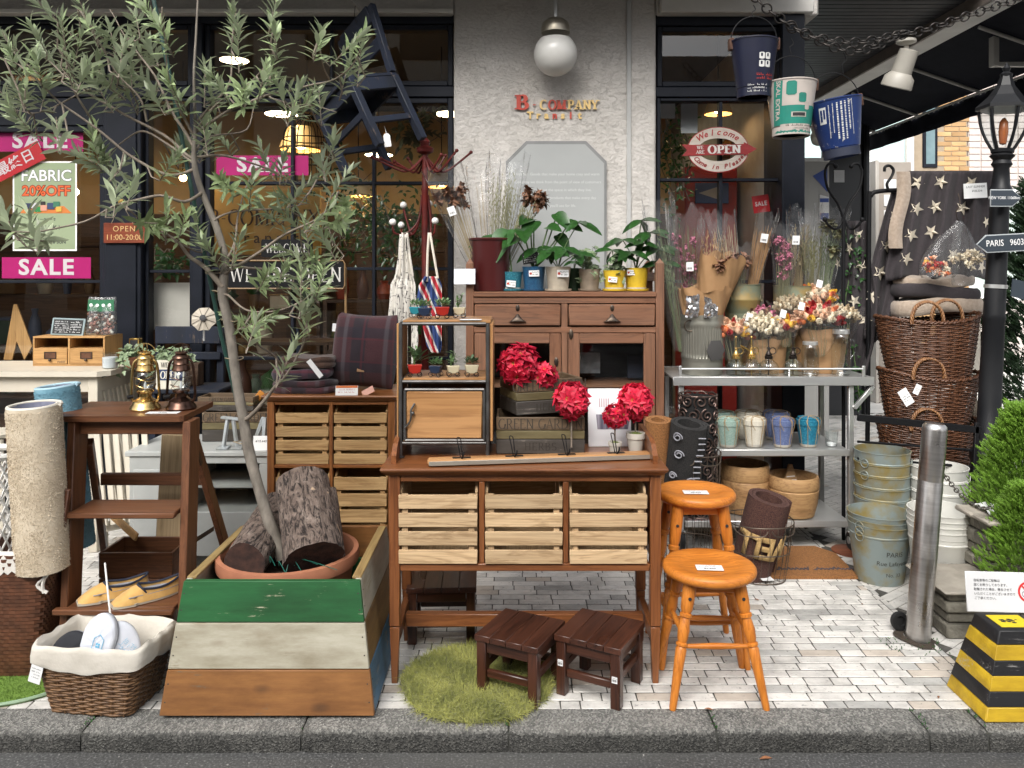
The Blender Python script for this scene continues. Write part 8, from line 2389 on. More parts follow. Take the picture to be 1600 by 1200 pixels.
def spot(lbl,px,py,d,s=1.0,rot=(R(20),R(12),0)):
 t=thing('spot_lamp',lbl,'lamp',P(px,py,d),group='beige spot lamps under the arcade roof')
 MB().lathe([(.045*s,.0),(.05*s,-.006),(.05*s,-.02),(.03*s,-.03)],22).build('mount',M_spot,t)
 MB().box(-.012*s,.012*s,-.01,.01,-.12*s,-.03*s,.003).build('arm',M_spot,t)
 h_=MB();M=TM((0,0,-.10*s),rot)
 h_.lathe([(.02*s,.05*s),(.048*s,.045*s),(.052*s,-.07*s),(.052*s,-.075*s),(.075*s,-.10*s),(.080*s,-.15*s),(.076*s,-.155*s),(.06*s,-.12*s),(.001,-.10*s)],28,M,cap1=False);h_.build('head',M_spot,t)
 return t
spot('beige spot lamp hanging from the white beam in front of the awning',1416,62,5.3,1.25)
spot('small beige spot lamp half hidden behind the bright blue bucket',1276,178,5.9,.9,(R(40),R(-40),0))
# LEFT SIDE
M_cream=mat('cream_paint',(.62,.57,.47),(.56,.51,.42),rough=.4,scale=6)
tb=thing('cream_table','cream painted table with chamfered top and slatted end by the left window','table',(-3.0,4.28,0))
o=V(tb.location);zt_=.98
pts=[(-1.2,0),(PX(160,4.28)+3.0-.03,0),(PX(160,4.28)+3.0+.02,.05),(PX(160,4.28)+3.0+.02,.52),(-1.2,.52)]
MB().poly(pts,.028,Matrix(((1,0,0,0),(0,0,1,0),(0,-1,0,zt_)))if 0 else Matrix(((1,0,0,0),(0,0,1,0),(0,-1,0,zt_),(0,0,0,1)))).build('top',M_cream,tb,smooth=False)
xr_=PX(146,4.31)+3.0
MB().box(-1.15,xr_-.03,.035,.055,zt_-.115,zt_-.029,.002).build('apron',M_cream,tb)
for x,y in((xr_-.03,.03),(xr_-.03,.45),(-1.1,.03)):MB().box(x,x+.05,y,y+.05,0,zt_-.029,.004).build('leg',M_cream,tb)
for k in range(7):
 y=.10+k*.05
 MB().bar((xr_+.0,y,zt_-.12),(xr_+.10,y+.01,.20),.030,.012,.002,up=(1,0,0)).build('slat',M_cream,tb)
MB().box(xr_-.004,xr_+.012,.081,.449,zt_-.12,zt_-.05,.002).build('end_rail',M_cream,tb)
MB().bar((xr_+.10,.08,.19),(xr_+.10,.45,.19),.02,.05).build('end_rail',M_cream,tb)
ws_=thing('slatted_stand','cream slatted folding stand seen through the step ladder','stand',(PX(190,4.05),4.05,0))
o2=V(ws_.location)
for k in range(6):MB().bar(P(150+k*15,664,4.06+.02*k)-o2,P(164+k*14,822-k*2,3.95+.02*k)-o2,.030,.014,.002,up=(0,-1,0)).build('slat',M_cream,ws_)
MB().bar(P(146,668,4.08)-o2,P(232,668,4.2)-o2,.03,.03).build('rail',M_cream,ws_);MB().bar(P(160,824,3.98)-o2,P(242,808,4.08)-o2,.03,.045).build('rail',M_cream,ws_)
for px_ in(162,240):MB().bar(P(px_,820,4.0)-o2,(PX(px_+2,4.0)-o2.x,-.05,0),.03,.03).build('leg',M_cream,ws_)
M_pine={a:wood('honey_pine',(.47,.27,.105),(.36,.19,.065),a,rough=.5,contrast=.5,orand=.05)for a in 'xyz'}
db=thing('drawer_box','small honey pine box with two open slots and two drawers on the cream table','box',(PX(118,4.60),4.53,zt_+.001))
kk=4.55/1250;w,h,d=112*kk,46*kk,.21
MB().box(-w/2,w/2,0,d,h-.010,h,.001).build('top',M_pine['x'],db);MB().box(-w/2,w/2,0,d,0,.010,.001).build('base',M_pine['x'],db)
for x in(-w/2,-.005,w/2-.010):MB().box(x,x+.010,.0005,d-.001,.0105,h-.0105,.001).build('side',M_pine['z'],db)
MB().box(-w/2+.01,w/2-.01,d-.008,d-.001,.0105,h-.0105,0).build('back',M_pine['x'],db)
for s in(-1,1):
 c=s*w/4
 dr=MB().box(c-w/4+.008,c+w/4-.008,-.004,.15,.0115,h*.60,.002).build('drawer',M_pine['x'],db)
 b=MB();fw,fh=.034,.020
 for q in((-fw,-fh,fw,-fh+.004),(-fw,fh-.004,fw,fh),(-fw,-fh+.004,-fw+.004,fh-.004),(fw-.004,-fh+.004,fw,fh-.004)):b.box(c+q[0],c+q[2],-.0075,-.0045,h*.36+q[1],h*.36+q[3],0)
 b.build('label_frame',M_oldm,dr,kind='stuff');MB().box(c-fw+.004,c+fw-.004,-.0055,-.0042,h*.36-fh+.004,h*.36+fh-.004,0).build('label_card',M_wick,dr)
 MB().ball((c,-.012,h*.36-.026),.008,10,6).build('knob',M_oldm,dr)
textm('PARIS',.018,M_brand,db,(-.04,-.0045,.022),ext=.0001)
sb=thing('slate_board','small chalk lettered slate in a blue grey frame on the pine drawer box','sign',(PX(104,4.58),4.58,zt_+h+.002),rot=(R(-12),R(2),0))
MB().box(-.095,.095,0,.008,0,.10,.003).build('frame',mat('frame_bluegrey',(.20,.27,.28),(.25,.32,.33)),sb);MB().box(-.084,.084,-.0015,-.0002,.009,.091,0).build('slate',plain('slate3',(.016,.018,.018),.7),sb)
b=MB()
for k in range(6):scribble(b,-.076,.005,.076-k*.012,.007,.15,TM((0,-.0019,0)));
for k in range(5):scribble(b,.015,.075,.074-k*.014,.009,.1,TM((0,-.0019,0)))
b.build('chalk',MATS['chalk'],sb,kind='stuff',smooth=False)
M_bag=film('sweet_bag',tint=(.9,.92,.9),refl=.05,rough=.15,crinkle=.5,haze=.06)
for q,(px_,lbl)in enumerate(((146,'left clear bag of sweets with a green paper top on the pine box'),(170,'right clear bag of sweets with a green paper top on the pine box'))):
 t=thing('sweet_bag',lbl,'bag',(PX(px_,4.62),4.62,zt_+h+.002),rot=(R(-4),R(3-6*q),0),group='clear bags of sweets')
 H=60*kk;W=.046
 def f(u,v):
  a=2*PI*u;k=(1-v**2.2*.9);x,y=W*math.cos(a)*(1+.05*math.sin(v*9)),.034*k*math.sin(a)
  return(x+.004*noise.noise(V((a,v*5,q))),y,H*v)
 MB().grid(f,30,12,closeu=True).build('film',M_bag,t,ang=70)
 MB().box(-W*.88,W*.88,-.016,-.013,H*.62,H*.93,.001).build('paper',mat('paper_green',(.015,.16,.07),(.02,.12,.05)),t)
 b=MB();r_=random.Random(q)
 for k in range(60):b.ball((r_.uniform(-.034,.034),r_.uniform(-.018,.016),r_.uniform(.01,H*.55)),.009,7,5,k%3)
 b.build('sweets',[mat('sweet_pale',(.5,.48,.44),(.56,.54,.5)),mat('sweet_rose',(.38,.16,.13),(.3,.12,.1)),mat('sweet_brown',(.16,.07,.04),(.12,.05,.03))],t,kind='stuff')
 for k in range(2):MB().ball((-.02+.035*k,-.017,H*.78),.010,10,6,sq=(1,.2,1)).build('paper_dot',M_white,t)
cj=thing('candle_jar','white candle jar standing before the pine drawer box','jar',(PX(172,4.42),4.42,zt_+.001))
MB().lathe([(.034,0),(.040,.004),(.041,.05),(.036,.066),(.037,.088),(.034,.088)],26,cap1=False).build('glass',M_clear,cj);MB().lathe([(.034,.003),(.038,.006),(.0385,.062),(.001,.062)],24,cap1=False).build('wax',mat('candle_wax',(.62,.64,.66),(.68,.7,.72),rough=.35),cj)
iv=thing('potted_ivy','small variegated ivy trailing off the corner of the cream table','pot plant',(PX(205,4.45),4.45,zt_+.001))
MB().lathe([(.028,0),(.036,.06),(.033,.06),(.028,.05)],20).build('pot',M_terra,iv)
ivy(iv,.05,12,.10,.11,.035,seed=12,up=.05)
cn=thing('brass_tin','small open brass box beside the drawer box','box',(PX(209,4.72),4.72,zt_+.001))
MB().box(-.03,.03,0,.05,0,.14,.003).build('case',M_brd,cn);MB().box(-.022,.022,-.002,-.0005,.07,.13,.001).build('opening',M_ink,cn);MB().ball((-.01,-.02,.05),.028,12,8,sq=(1,.6,1)).build('bulb',M_clear,cn)
bc=thing('blue_chair','old dark blue wooden chair with ivy in the window behind the lanterns','chair',(PX(297,4.55),4.52,0))
o=V(bc.location)
for k,(ya,yb)in enumerate(((510,537),(550,562))):MB().box(PX(243,4.75)-o.x,PX(345,4.75)-o.x,.22,.245,PZ(yb,4.75),PZ(ya,4.75),.004).build('back_board',M_bchair,bc)
for px_ in(246,342):MB().box(PX(px_,4.75)-o.x-.02,PX(px_,4.75)-o.x+.02,.246,.29,0,PZ(512,4.75),.004).build('back_post',M_bchair,bc)
MB().box(PX(240,4.5)-o.x,PX(350,4.5)-o.x,-.10,.21,PZ(612,4.5),PZ(606,4.5),.004).build('seat',M_bchair,bc)
for px_ in(246,344):MB().box(PX(px_,4.5)-o.x-.018,PX(px_,4.5)-o.x+.018,-.09,-.05,0,PZ(612.5,4.5),.003).build('leg',M_bchair,bc)
zs_=PZ(606,4.5)+.001
es=thing('open_sign','navy and cream WE ARE OPEN plate standing between the two lanterns','sign',(PX(261,4.40),4.43,zs_),rot=(R(-6),0,0))
hh=46*4.4/1250
MB().box(-.078,.078,0,.006,0,hh,.002).build('plate',mat('enamel_cream',(.62,.58,.48),(.56,.52,.43),rough=.4),es)
MB().box(-.070,.070,-.001,-.0002,.05,hh-.052,0).build('band',plain('band_navy',(.02,.035,.09),.4),es)
serif('OPEN',.040,.2,.08,sx=.86).build('lettering',mat('sign_cream',(.66,.62,.52),(.6,.56,.47)),es,loc=(0,-.0014,.060),smooth=False)
serif('WE ARE',.026,.15,.06,sx=.9).build('lettering',M_ink,es,loc=(0,-.0012,hh-.040),smooth=False)
pi_=thing('window_ivy','dark leaved ivy in a trough on the old blue chair','pot plant',(PX(270,4.60),4.60,zs_))
MB().box(-.16,.16,-.04,.05,0,.13,.004).build('trough',M_dkwood,pi_)
ivy(pi_,.12,22,.17,.05,.036,m=M_lf_var,seed=21,up=.09)
ps_=thing('paper_parasol','tiny cream paper parasol on a white stick above the old blue chair','parasol',P(318,498,4.5),rot=(R(70),R(18),0))
b=MB()
for k in range(8):
 a,c=2*PI*k/8,2*PI*(k+1)/8;m_=(a+c)/2;r=.072
 b.add([(0,0,.012),(r*math.cos(a),r*math.sin(a),-.01),(r*.90*math.cos(m_),r*.90*math.sin(m_),-.002),(r*math.cos(c),r*math.sin(c),-.01)],[(0,1,2),(0,2,3)])
b.build('shade_canopy',mat('parasol_paper',(.46,.41,.33),(.40,.35,.28)),ps_,smooth=False)
for k in range(8):MB().tube([(0,0,.016),(.072*math.cos(k*PI/4),.072*math.sin(k*PI/4),-.006)],.0016,4).build('rib',M_brand,ps_)
MB().lathe([(.016,.010),(.018,.02),(.001,.024)],12).build('boss',M_ink,ps_)
MB().tube([(0,0,-.01),(.02,-.10,-.10)],.006,6).build('stick',M_white,ps_)
M_gw=mat('grey_white_paint',(.43,.44,.42),(.37,.38,.365),rough=.45,scale=8)
gc=thing('grey_cabinet','pale grey cabinet with a glazed door behind the olive tree','cabinet',(PX(310,3.98),3.98,0))
gx=lambda px:PX(px,3.98)-gc.location.x
gz=lambda py:PZ(py,3.98)
zg=gz(705)
MB().box(gx(196),gx(424),-.012,.42,zg-.025,zg,.004).build('top',M_gw,gc)
MB().box(gx(202),gx(292),.0,.40,.10,zg-.026,.003).build('door_body',M_gw,gc)
MB().box(gx(209),gx(285),-.008,-.0005,.15,zg-.09,.003).build('door_panel',M_gw,gc)
MB().box(gx(293),gx(420),.0,.40,zg-.062,zg-.026,.003).build('rail',M_gw,gc)
MB().box(gx(405),gx(420),.0,.40,.10,zg-.063,.003).build('side',M_gw,gc)
MB().box(gx(293),gx(404),.0,.40,.10,gz(800),.003).build('base',M_gw,gc)
MB().box(gx(293),gx(404),.385,.395,gz(800)+.001,zg-.063,0).build('back',plain('cab_dark',(.03,.03,.03),.6),gc)
MB().box(gx(293),gx(404),.03,.38,gz(765),gz(761),.001).build('shelf',M_gw,gc)
b=MB();b.add([(gx(293),.01,gz(800)),(gx(405),.01,gz(800)),(gx(405),.01,gz(738)),(gx(293),.01,gz(738))],[(0,1,2,3)]);b.build('glass',M_glass,gc)
for x in(gx(203),gx(408)):
 for y in(.01,.36):MB().box(x,x+.035,y,y+.035,0,.099,.003).build('foot',M_gw,gc)
ggc=garden_crate('weathered garden crate on the pale grey cabinet behind the olive trunk',(PX(372,4.22),4.2,zg+.001),R(2),.36,.16,.155)
g2=garden_crate('second weathered crate stacked on the garden crate behind the olive trunk',(PX(352,4.22),4.22,zg+.157),R(-3),.30,.15,.075)
br=thing('metal_bracket','pale chipped metal A shaped bracket standing on the grey cabinet','bracket',(PX(362,4.05),4.05,zg+.001))
o=V(br.location)
M_chip=worn_paint('chipped_paint',(.42,.46,.48),(.20,.13,.08),'z',.36)
for a,c in(((349,702),(356,652)),((371,702),(364,652))):
 MB().bar(P(a[0],a[1],4.03)-o,P(c[0],c[1],4.06)-o,.016,.02,.003).build('leg',M_chip,br);MB().box(*(lambda q:(q.x-.03,q.x+.03,q.y-.03,q.y+.03,.0,.012))(P(a[0],702,4.03)-o),.003).build('foot',M_chip,br)
MB().bar(P(346,652,4.06)-o,P(374,655,4.06)-o,.03,.012).build('head',M_chip,br)
br2=thing('metal_bracket','pale chipped bracket leaning against the chest beside the price card','bracket',(PX(405,4.05),4.05,zg+.001));o=V(br2.location)
MB().bar(P(398,690,4.05)-o,P(412,652,4.05)-o,.018,.02,.003).build('leg',M_chip,br2);MB().bar(P(412,690,4.03)-o,P(414,652,4.05)-o,.018,.02,.003).build('leg',M_chip,br2)
o_=tag(MB().box(-.038,.038,-.001,.001,0,.072,0).build('price_card',M_white,loc=(PX(407,3.99),3.99,zg+.001),rot=(R(-12),0,R(3))),'white price card on the grey cabinet beside the brown chest','price card')
textm('¥19,440',.017,M_ink,o_,(0,-.0014,.045),ext=.0001,shear=.2)
og=tag(MB().bar((0,0,0),P(410,612,4.3)-P(388,642,4.3),.035,.01,.003,up=(0,-1,0)).build('orange_ruler',mat('orange_wood',(.55,.22,.03),(.46,.17,.02)),loc=P(388,642,4.3)),'orange wooden ruler leaning behind the olive trunk','ruler')
bx=thing('folded_carton','tall beige wood grained carton standing in a brown crate behind the ladder','carton',(PX(258,3.55),3.55,0),rot=(R(-3),R(2),0))
MB().box(-.062,.075,0,.06,.18,PZ(682,3.55),.003).build('carton',wood('beige_card',(.50,.37,.22),(.40,.28,.15),'z',rough=.7,contrast=.5),bx);MB().box(-.05,.07,.012,.05,PZ(682,3.55)+.001,PZ(676,3.55),.003).build('flap',M_white,bx)
cb=thing('brown_crate','brown wooden crate of odds and ends on the floor behind the step ladder','crate',(PX(222,3.42),3.36,0))
kq=3.4/1250
for k,(z0,z1)in enumerate(((0,.11),(.114,.225),(.229,.335))):
 for y in(0,.20):MB().box(-.155,.155,y,y+.012,z0,z1,.002).build('plank',M_lad['x'],cb)
 for x in(-.155,.143):MB().box(x,x+.012,.0125,.1995,z0,z1,.002).build('plank',M_lad['y'],cb)
MB().bar((-.06,.06,.2),(-.19,.25,.62),.035,.012,up=(0,-1,0)).build('stick',M_pine['z'],cb)if 0 else None
st=tag(MB().bar((0,0,0),P(170,800,3.62)-P(214,840,3.48),.035,.012,.003,up=(0,-1,0)).build('wood_stick',M_pine['y'],loc=P(214,840,3.48)),'flat pale wooden stick leaning in the brown crate behind the ladder','stick')
M_hamp=mat('hamper_brown',(.135,.052,.026),(.075,.030,.016),rough=.5,scale=24)
hp=thing('woven_hamper','tall brown woven hamper with a white lace edged liner at the left edge','hamper',(-1.955,3.06,0))
hh_=.47
def fn(a,v):
 x,y=sup(a,.185+.045*v,.085+.025*v,7);return V((x,y,hh_*v))
b=MB();per=76;NR=34
for k in range(NR):
 for j in range(per):
  if(j+k)%2:continue
  p0,p1=fn(j/per,(k+.06)/NR),fn((j+2.0)/per,(k+.06)/NR);q0,q1=fn(j/per,(k+.94)/NR),fn((j+2.0)/per,(k+.94)/NR)
  pm0,pm1=fn((j+1)/per,(k+.06)/NR),fn((j+1)/per,(k+.94)/NR)
  o_=V((pm0.x,pm0.y,0)).normalized()*.0055
  b.add([p0,pm0+o_,p1,q1,pm1+o_,q0],[(0,1,4,5),(1,2,3,4)])
b.build('weave',M_hamp,hp,kind='stuff',ang=20)
b=MB();b.grid(lambda u,v:fn(u,v)*.992,60,6,closeu=True);b.build('inner_wall',mat('hamper_dark',(.05,.02,.012),(.07,.03,.016)),hp)
def linf(u,v):
 p=fn(u,1.0);c=1.02+.012*math.sin(u*60);
 z=hh_+.012-.075*v+.006*math.sin(u*38)*v
 if v<.2:c=.93+.09*v/.2
 if v>.9:z+=.006*math.sin(u*2*PI*60)
 return V((p.x*c,p.y*c,z))
MB().grid(linf,240,14,closeu=True).build('liner',mat('liner_white',(.68,.65,.60),(.62,.59,.54),rough=.95,scale=40,bmp=.3),hp)
MB().box(-.10,.02,-.135,-.132,hh_-.085,hh_-.055,0).build('label',M_white,hp)
b=MB();q0=fn(.93,1)
for k in range(2):b.tube(spath([V((.215,-.095,hh_-.03)),V((.230+.01*k,-.105,hh_-.07)),V((.222-.02*k,-.107,hh_-.11)),V((.226+.012*k,-.105,hh_-.14))]),.006,5)
b.build('bow',MATS['liner_white'],hp,kind='stuff')
def plush_roll(name,lbl,a,c,r,m,edge_m,seed,dens=24000):
 a,c=V(a),V(c);ax=c-a;L=ax.length
 t=thing(name,lbl,'rug',a,rot=orient(ax),group='rolled bath rugs')
 def f(u,v):
  q=2*PI*u;rr_=r*(1+.04*math.sin(2*q+seed)+.03*noise.noise(V((q,v*4,seed))));
  return V((rr_*math.cos(q),rr_*math.sin(q),L*v))
 b=MB();b.grid(f,48,14,closeu=True);b.build('roll',m,t,ang=80)
 pts=[f(k/40,1.0)for k in range(41)]
 sp=[p*(1-.12*k/40)+V((0,0,p.z*.12*k/40))for k,p in enumerate(pts)]
 MB().tube(sp+[sp[-1]*.88+V((.0,.02,L*.12))],.007,7).build('binding',edge_m,t)
 b=MB();b.grid(lambda u,v:V((f(u,1).x*.88,f(u,1).y*.88,L*(1-.35*v))),40,5,closeu=True);b.build('backing',mat('rug_backing',(.24,.25,.33),(.19,.2,.27),rough=.9,scale=40),t)
 b=MB();b.lathe([(r*.86,L*.68),(.001,L*.68)],30,cap0=False,cap1=False);b.build('core',MATS['rug_backing'],t)
 g=np.random.default_rng(seed);n=dens
 u=g.uniform(0,1,n);v=g.uniform(0,.985,n);qq=2*PI*u
 rr_=r*(1+.04*np.sin(2*qq+seed))
 p0=np.stack([rr_*np.cos(qq),rr_*np.sin(qq),L*v],1);n0=np.stack([np.cos(qq),np.sin(qq),np.full(n,-.5)],1)
 blades('pile',p0,n0,.0048,.0024,m,t,.6,.5,seed)
 return t
M_rbeige=mat('plush_beige',(.64,.55,.42),(.54,.45,.33),rough=.95,scale=12,lo=.4,hi=.6);M_rblue=mat('plush_blue',(.20,.38,.47),(.13,.28,.36),rough=.95,scale=12,lo=.4,hi=.6)
plush_roll('rolled_rug','rolled beige plush rug standing in the woven hamper',(PX(62,3.0),3.02,.40),P(53,634,3.0),.094,M_rbeige,mat('binding_cream',(.64,.60,.52),(.6,.56,.48)),3)
plush_roll('rolled_rug','rolled pale blue plush rug standing behind the beige roll',(PX(104,3.2),3.25,.40),P(89,604,3.24),.080,M_rblue,mat('binding_blue',(.36,.52,.60),(.32,.48,.56)),5)
tag(MB().box(-.045,.035,-.01,.01,0,.30,.003).build('woven_mat',M_hamp,loc=P(78,890,3.0),rot=(R(-6),R(5),R(-8))),'brown woven mat standing in the hamper in front of the beige roll','mat')
rs=thing('rattan_seat','white painted rattan lattice seat cut off by the left edge','chair',(PX(-42,3.15),3.2,0))
b=MB()
MB().tube([(.155*math.cos(q),.12*math.sin(q),.80-.0+.012*math.sin(3*q))for q in[2*PI*k/40 for k in range(40)]],.014,8,closed=True).build('rim',M_balls,rs)
for k in range(26):
 for s in(-1,1):
  q=2*PI*k/26;b.tube([V(((.155-.03*abs(v-.5))*math.cos(q+s*v*2.2),.125*math.sin(q+s*v*2.2),.80-.62*v))for v in[i/12 for i in range(13)]],.0042,5)
b.build('lattice',M_balls,rs,kind='stuff');MB().tube([(.14*math.cos(q),.11*math.sin(q),.18)for q in[2*PI*k/30 for k in range(30)]],.012,8,closed=True).build('base_ring',M_balls,rs)
cs_=thing('cream_stool','small round cream stool at the left edge below the cream table','stool',(PX(-8,3.95),3.95,0))
MB().lathe([(.085,.70),(.098,.708),(.10,.722),(.09,.73)],28).build('seat',M_cream,cs_)
for s in(-1,1):
 for y in(-1,1):MB().tube([(s*.06,y*.05,.70),(s*.10,y*.09,0)],[.014,.012],8).build('leg',M_cream,cs_)
bsk=thing('lined_basket','square willow basket with a white cotton liner holding slippers near the kerb','basket',(-1.435,2.835,0),R(-7))
def fnb(a,v):
 k=.76+.24*v**.9;x,y=sup(a,.193*k,.135*k,9);return V((x,y,.004+.215*v))
M_will=mat('willow',(.20,.105,.045),(.10,.05,.023),rough=.5,scale=50,spec=.5)
wicker(bsk,fnb,24,30,.0045,M_will,.0042,rim=False)
MB().box(-.13,.13,-.09,.09,.003,.006,0).build('bottom',M_will,bsk)
M_lin=mat('liner_cotton',(.62,.58,.51),(.55,.51,.44),rough=.95,scale=10,bmp=.35,bscale=22,bdist=.012)
def linb(u,v):
 p=fnb(u,1.0)
 prof=[(.80,-.11),(.85,-.05),(.93,.010),(1.0,.026),(1.055,.016),(1.07,-.012),(1.062,-.040),(1.05,-.048)]
 k=v*7;i=min(int(k),6);q=k-i;c=prof[i][0]+(prof[i+1][0]-prof[i][0])*q;z=prof[i][1]+(prof[i+1][1]-prof[i][1])*q
 w=.010*noise.noise(V((math.cos(u*2*PI)*3,math.sin(u*2*PI)*3,v*3)))+.005*math.sin(u*75+v*4)*(v>.4)
 return V((p.x*(c+w),p.y*(c+w*1.3),p.z+z+w*.6-.012*(v>.9)*math.sin(u*19)))
MB().grid(linb,140,22,closeu=True).build('liner',M_lin,bsk,ang=80)
MB().lathe([(.17,.14),(.001,.145)],20,TM(scale=(1,.7,1)),cap0=False,cap1=False).build('liner_base',M_lin,bsk)
o_=MB().box(-.022,.022,-.001,.001,-.06,.0,0).build('price_tag',M_white,bsk,loc=(-.160,-.139,.178),rot=(0,R(14),0))
b=MB();[scribble(b,-.016,.014,-.012-k*.010,.004,.25,TM((0,-.0014,0)))for k in range(4)];b.build('print',M_ink,o_,kind='stuff',smooth=False)
def flatslip(lbl,px,py,d,w,h,m,rot,motif,seed):
 t=thing('house_slipper',lbl,'slipper',P(px,py,d),rot=rot,group='flat house slippers in the lined basket')
 def shape(k):
  q=2*PI*k/40;x=w*math.cos(q)*(1+.10*math.sin(q));z=h*math.sin(q);return(x,z)
 def f(u,v):
  x,z=shape(u*40);e=.5+.5*math.cos(PI*v)
  s=math.sin(PI*v)**.5 if v>.5 else 1
  r=[1.0,1.02,1.0,.9,.6,.25,.001];dpt=[.012,.004,-.004,-.010,-.015,-.018,-.018]
  i=min(int(v*6),5);q=v*6-i
  rr_=r[i]+(r[i+1]-r[i])*q;dd_=dpt[i]+(dpt[i+1]-dpt[i])*q
  return V((x*rr_,dd_+.003*noise.noise(V((x*40,z*40,seed))),z*rr_))
 MB().grid(f,40,19,closeu=True).build('upper',m,t,ang=80)
 b=MB();b.poly([shape(k)for k in range(40)],.008,TM((0,.012,0)));b.build('sole',M_grey,t,smooth=False)
 if motif=='house':
  b=MB();y=-.0192
  for a,c in(((-.018,-.02),(-.018,.022)),((-.018,.022),(.0,.036)),((0,.036),(.018,.022)),((.018,.022),(.018,-.02)),((.018,-.02),(-.018,-.02))):b.bar((a[0]+.012,y,a[1]),(c[0]+.012,y,c[1]),.0016,.0016,0)
  b.build('motif',M_slipb,t,kind='stuff');b=MB()
  for i in range(2):
   for j in range(2):b.box(.006+i*.008,.012+i*.008,y-.0004,y+.001,-.006+j*.008,.0+j*.008,0)
  b.build('motif',M_slipb,t,kind='stuff')
 else:
  b=MB();r_=random.Random(seed)
  for k in range(5):scribble(b,-.03+.008*k,.03,-.03+k*.011,.009,.2,TM((0,-.0198,0),(0,R(-25),0)),th=.0016)
  b.build('motif',M_white if motif=='white' else M_slipb,t,kind='stuff',smooth=False)
M_slipb=plain('slipper_print',(.12,.42,.62),.6)
M_slw=mat('slipper_white',(.60,.62,.67),(.54,.56,.62),rough=.85,scale=20,bmp=.1);M_slk=mat('slipper_black',(.016,.017,.022),(.025,.026,.03),rough=.85)
flatslip('white house slipper with a small blue house motif in the lined basket',152,1006,2.79,.060,.100,M_slw,(R(-14),R(10),R(-8)),'house',1)
flatslip('white house slipper with pale blue print leaning at the right in the basket',192,1012,2.82,.056,.090,M_slw,(R(-14),R(-16),R(28)),'blue',2)
flatslip('black house slipper with white script in the lined basket',104,1022,2.79,.056,.080,M_slk,(R(-18),R(34),R(-10)),'white',3)
wd_=tag(MB().tube([(0,0,0),P(170,940,2.86)-P(178,1010,2.82),P(164,880,3.0)-P(178,1010,2.82)],.0035,7).build('thin_rod',M_balls,loc=P(178,1010,2.82)),'thin white rod standing up out of the slipper basket','rod')
tf=thing('turf_mat','bright green artificial turf mat at the lower left corner','mat',(-1.97,2.93,0))
M_turf=mat('turf_green',(.14,.24,.035),(.10,.18,.025),rough=.9,scale=30)
MB().lathe([(.335,0),(.335,.012),(.001,.013)],56,TM(scale=(1,.52,1)),cap1=False).build('base',M_turf,tf)
N_=5000;rr=.33*np.sqrt(rng.uniform(0,1,N_));aa=rng.uniform(0,2*PI,N_)
blades('pile',np.stack([rr*np.cos(aa),.52*rr*np.sin(aa),np.full(N_,.012)],1),np.tile(np.array([[0,0,1.0]]),(N_,1)),.010,.0022,M_turf,tf,.5,.2,9)
MB().tube([(.337*math.cos(q),.52*.337*math.sin(q),.010)for q in[2*PI*k/60 for k in range(60)]],.006,6,closed=True).build('edge_band',mat('turf_edge',(.30,.42,.28),(.26,.38,.24)),tf)
# WINDOW DECALS AND SIGNS
DG_=5.018
M_pinkd=mat('decal_pink',(.36,.010,.125),(.32,.008,.11),rough=.45,spec=.3);M_dw=plain('decal_white',(.52,.48,.49),.5)
def decal(name,lbl,cat,px0,px1,py0,py1,m,txt,size,tm=None,rot=0,d=DG_,sx=1,bold=.004,spacing=1.15,dx=0,group=None):
 t=thing(name,lbl,cat,P((px0+px1)/2,(py0+py1)/2,d),rot=(0,R(rot),0),group=group)
 w,h=(px1-px0)*d/1250,(py1-py0)*d/1250
 MB().box(-w/2,w/2,-.001,.001,-h/2,h/2,0).build('sheet',m,t)
 if txt:textm(txt,size,tm or M_dw,t,(dx,-.002,0),ext=.0002,sx=sx,bold=bold,spacing=spacing)
 return t
decal('sale_banner','pink SALE strip stuck on the glass below the fabric poster','banner',3,142,402,435,M_pinkd,'SALE',.135,dx=-.0,sx=1.1)
decal('sale_banner','upper pink SALE strip above the fabric poster, partly behind olive leaves','banner',-40,130,204,237,M_pinkd,'SALE',.135,sx=1.1,dx=.07)
decal('sale_banner','pink SALE strip on the middle shop window behind the olive branches','banner',338,482,243,274,M_pinkd,'SALE',.125,sx=1.1)
M_redd=mat('banner_red',(.40,.010,.016),(.36,.009,.014),rough=.4)
po=thing('fabric_poster','pale green fabric sale poster on the left window','poster',P(70,322,5.0))
kp=5.0/1250
w,h=100*kp,140*kp
MB().box(-w/2,w/2,0,.002,-h/2,h/2,0).build('sheet',M_white,po);MB().box(-w/2+.01,w/2-.01,-.001,-.0002,-h/2+.01,h/2-.01,0).build('field',mat('poster_green',(.25,.31,.18),(.27,.33,.2),rough=.5),po)
textm('FABRIC',.098,plain('poster_outline',(.14,.15,.14),.5),po,(.01,-.0014,h*.335),ext=.0001,bold=.0045);textm('FABRIC',.098,M_white,po,(.01,-.0022,h*.335),ext=.0001,bold=.001)
textm('20%OFF',.088,plain('poster_dk',(.16,.02,.01),.5),po,(.01,-.0014,h*.165),ext=.0001,bold=.0055);textm('20%OFF',.088,plain('poster_orange',(.62,.10,.02),.5),po,(.01,-.0022,h*.165),ext=.0001,bold=.0015)
b=MB();b.poly([(-.16,-.045),(.17,-.045),(.12,.0),(-.11,.0)],.0006,TM((0,-.0018,0)));b.build('picture',mat('poster_mat',(.55,.17,.03),(.5,.15,.03)),po,smooth=False)
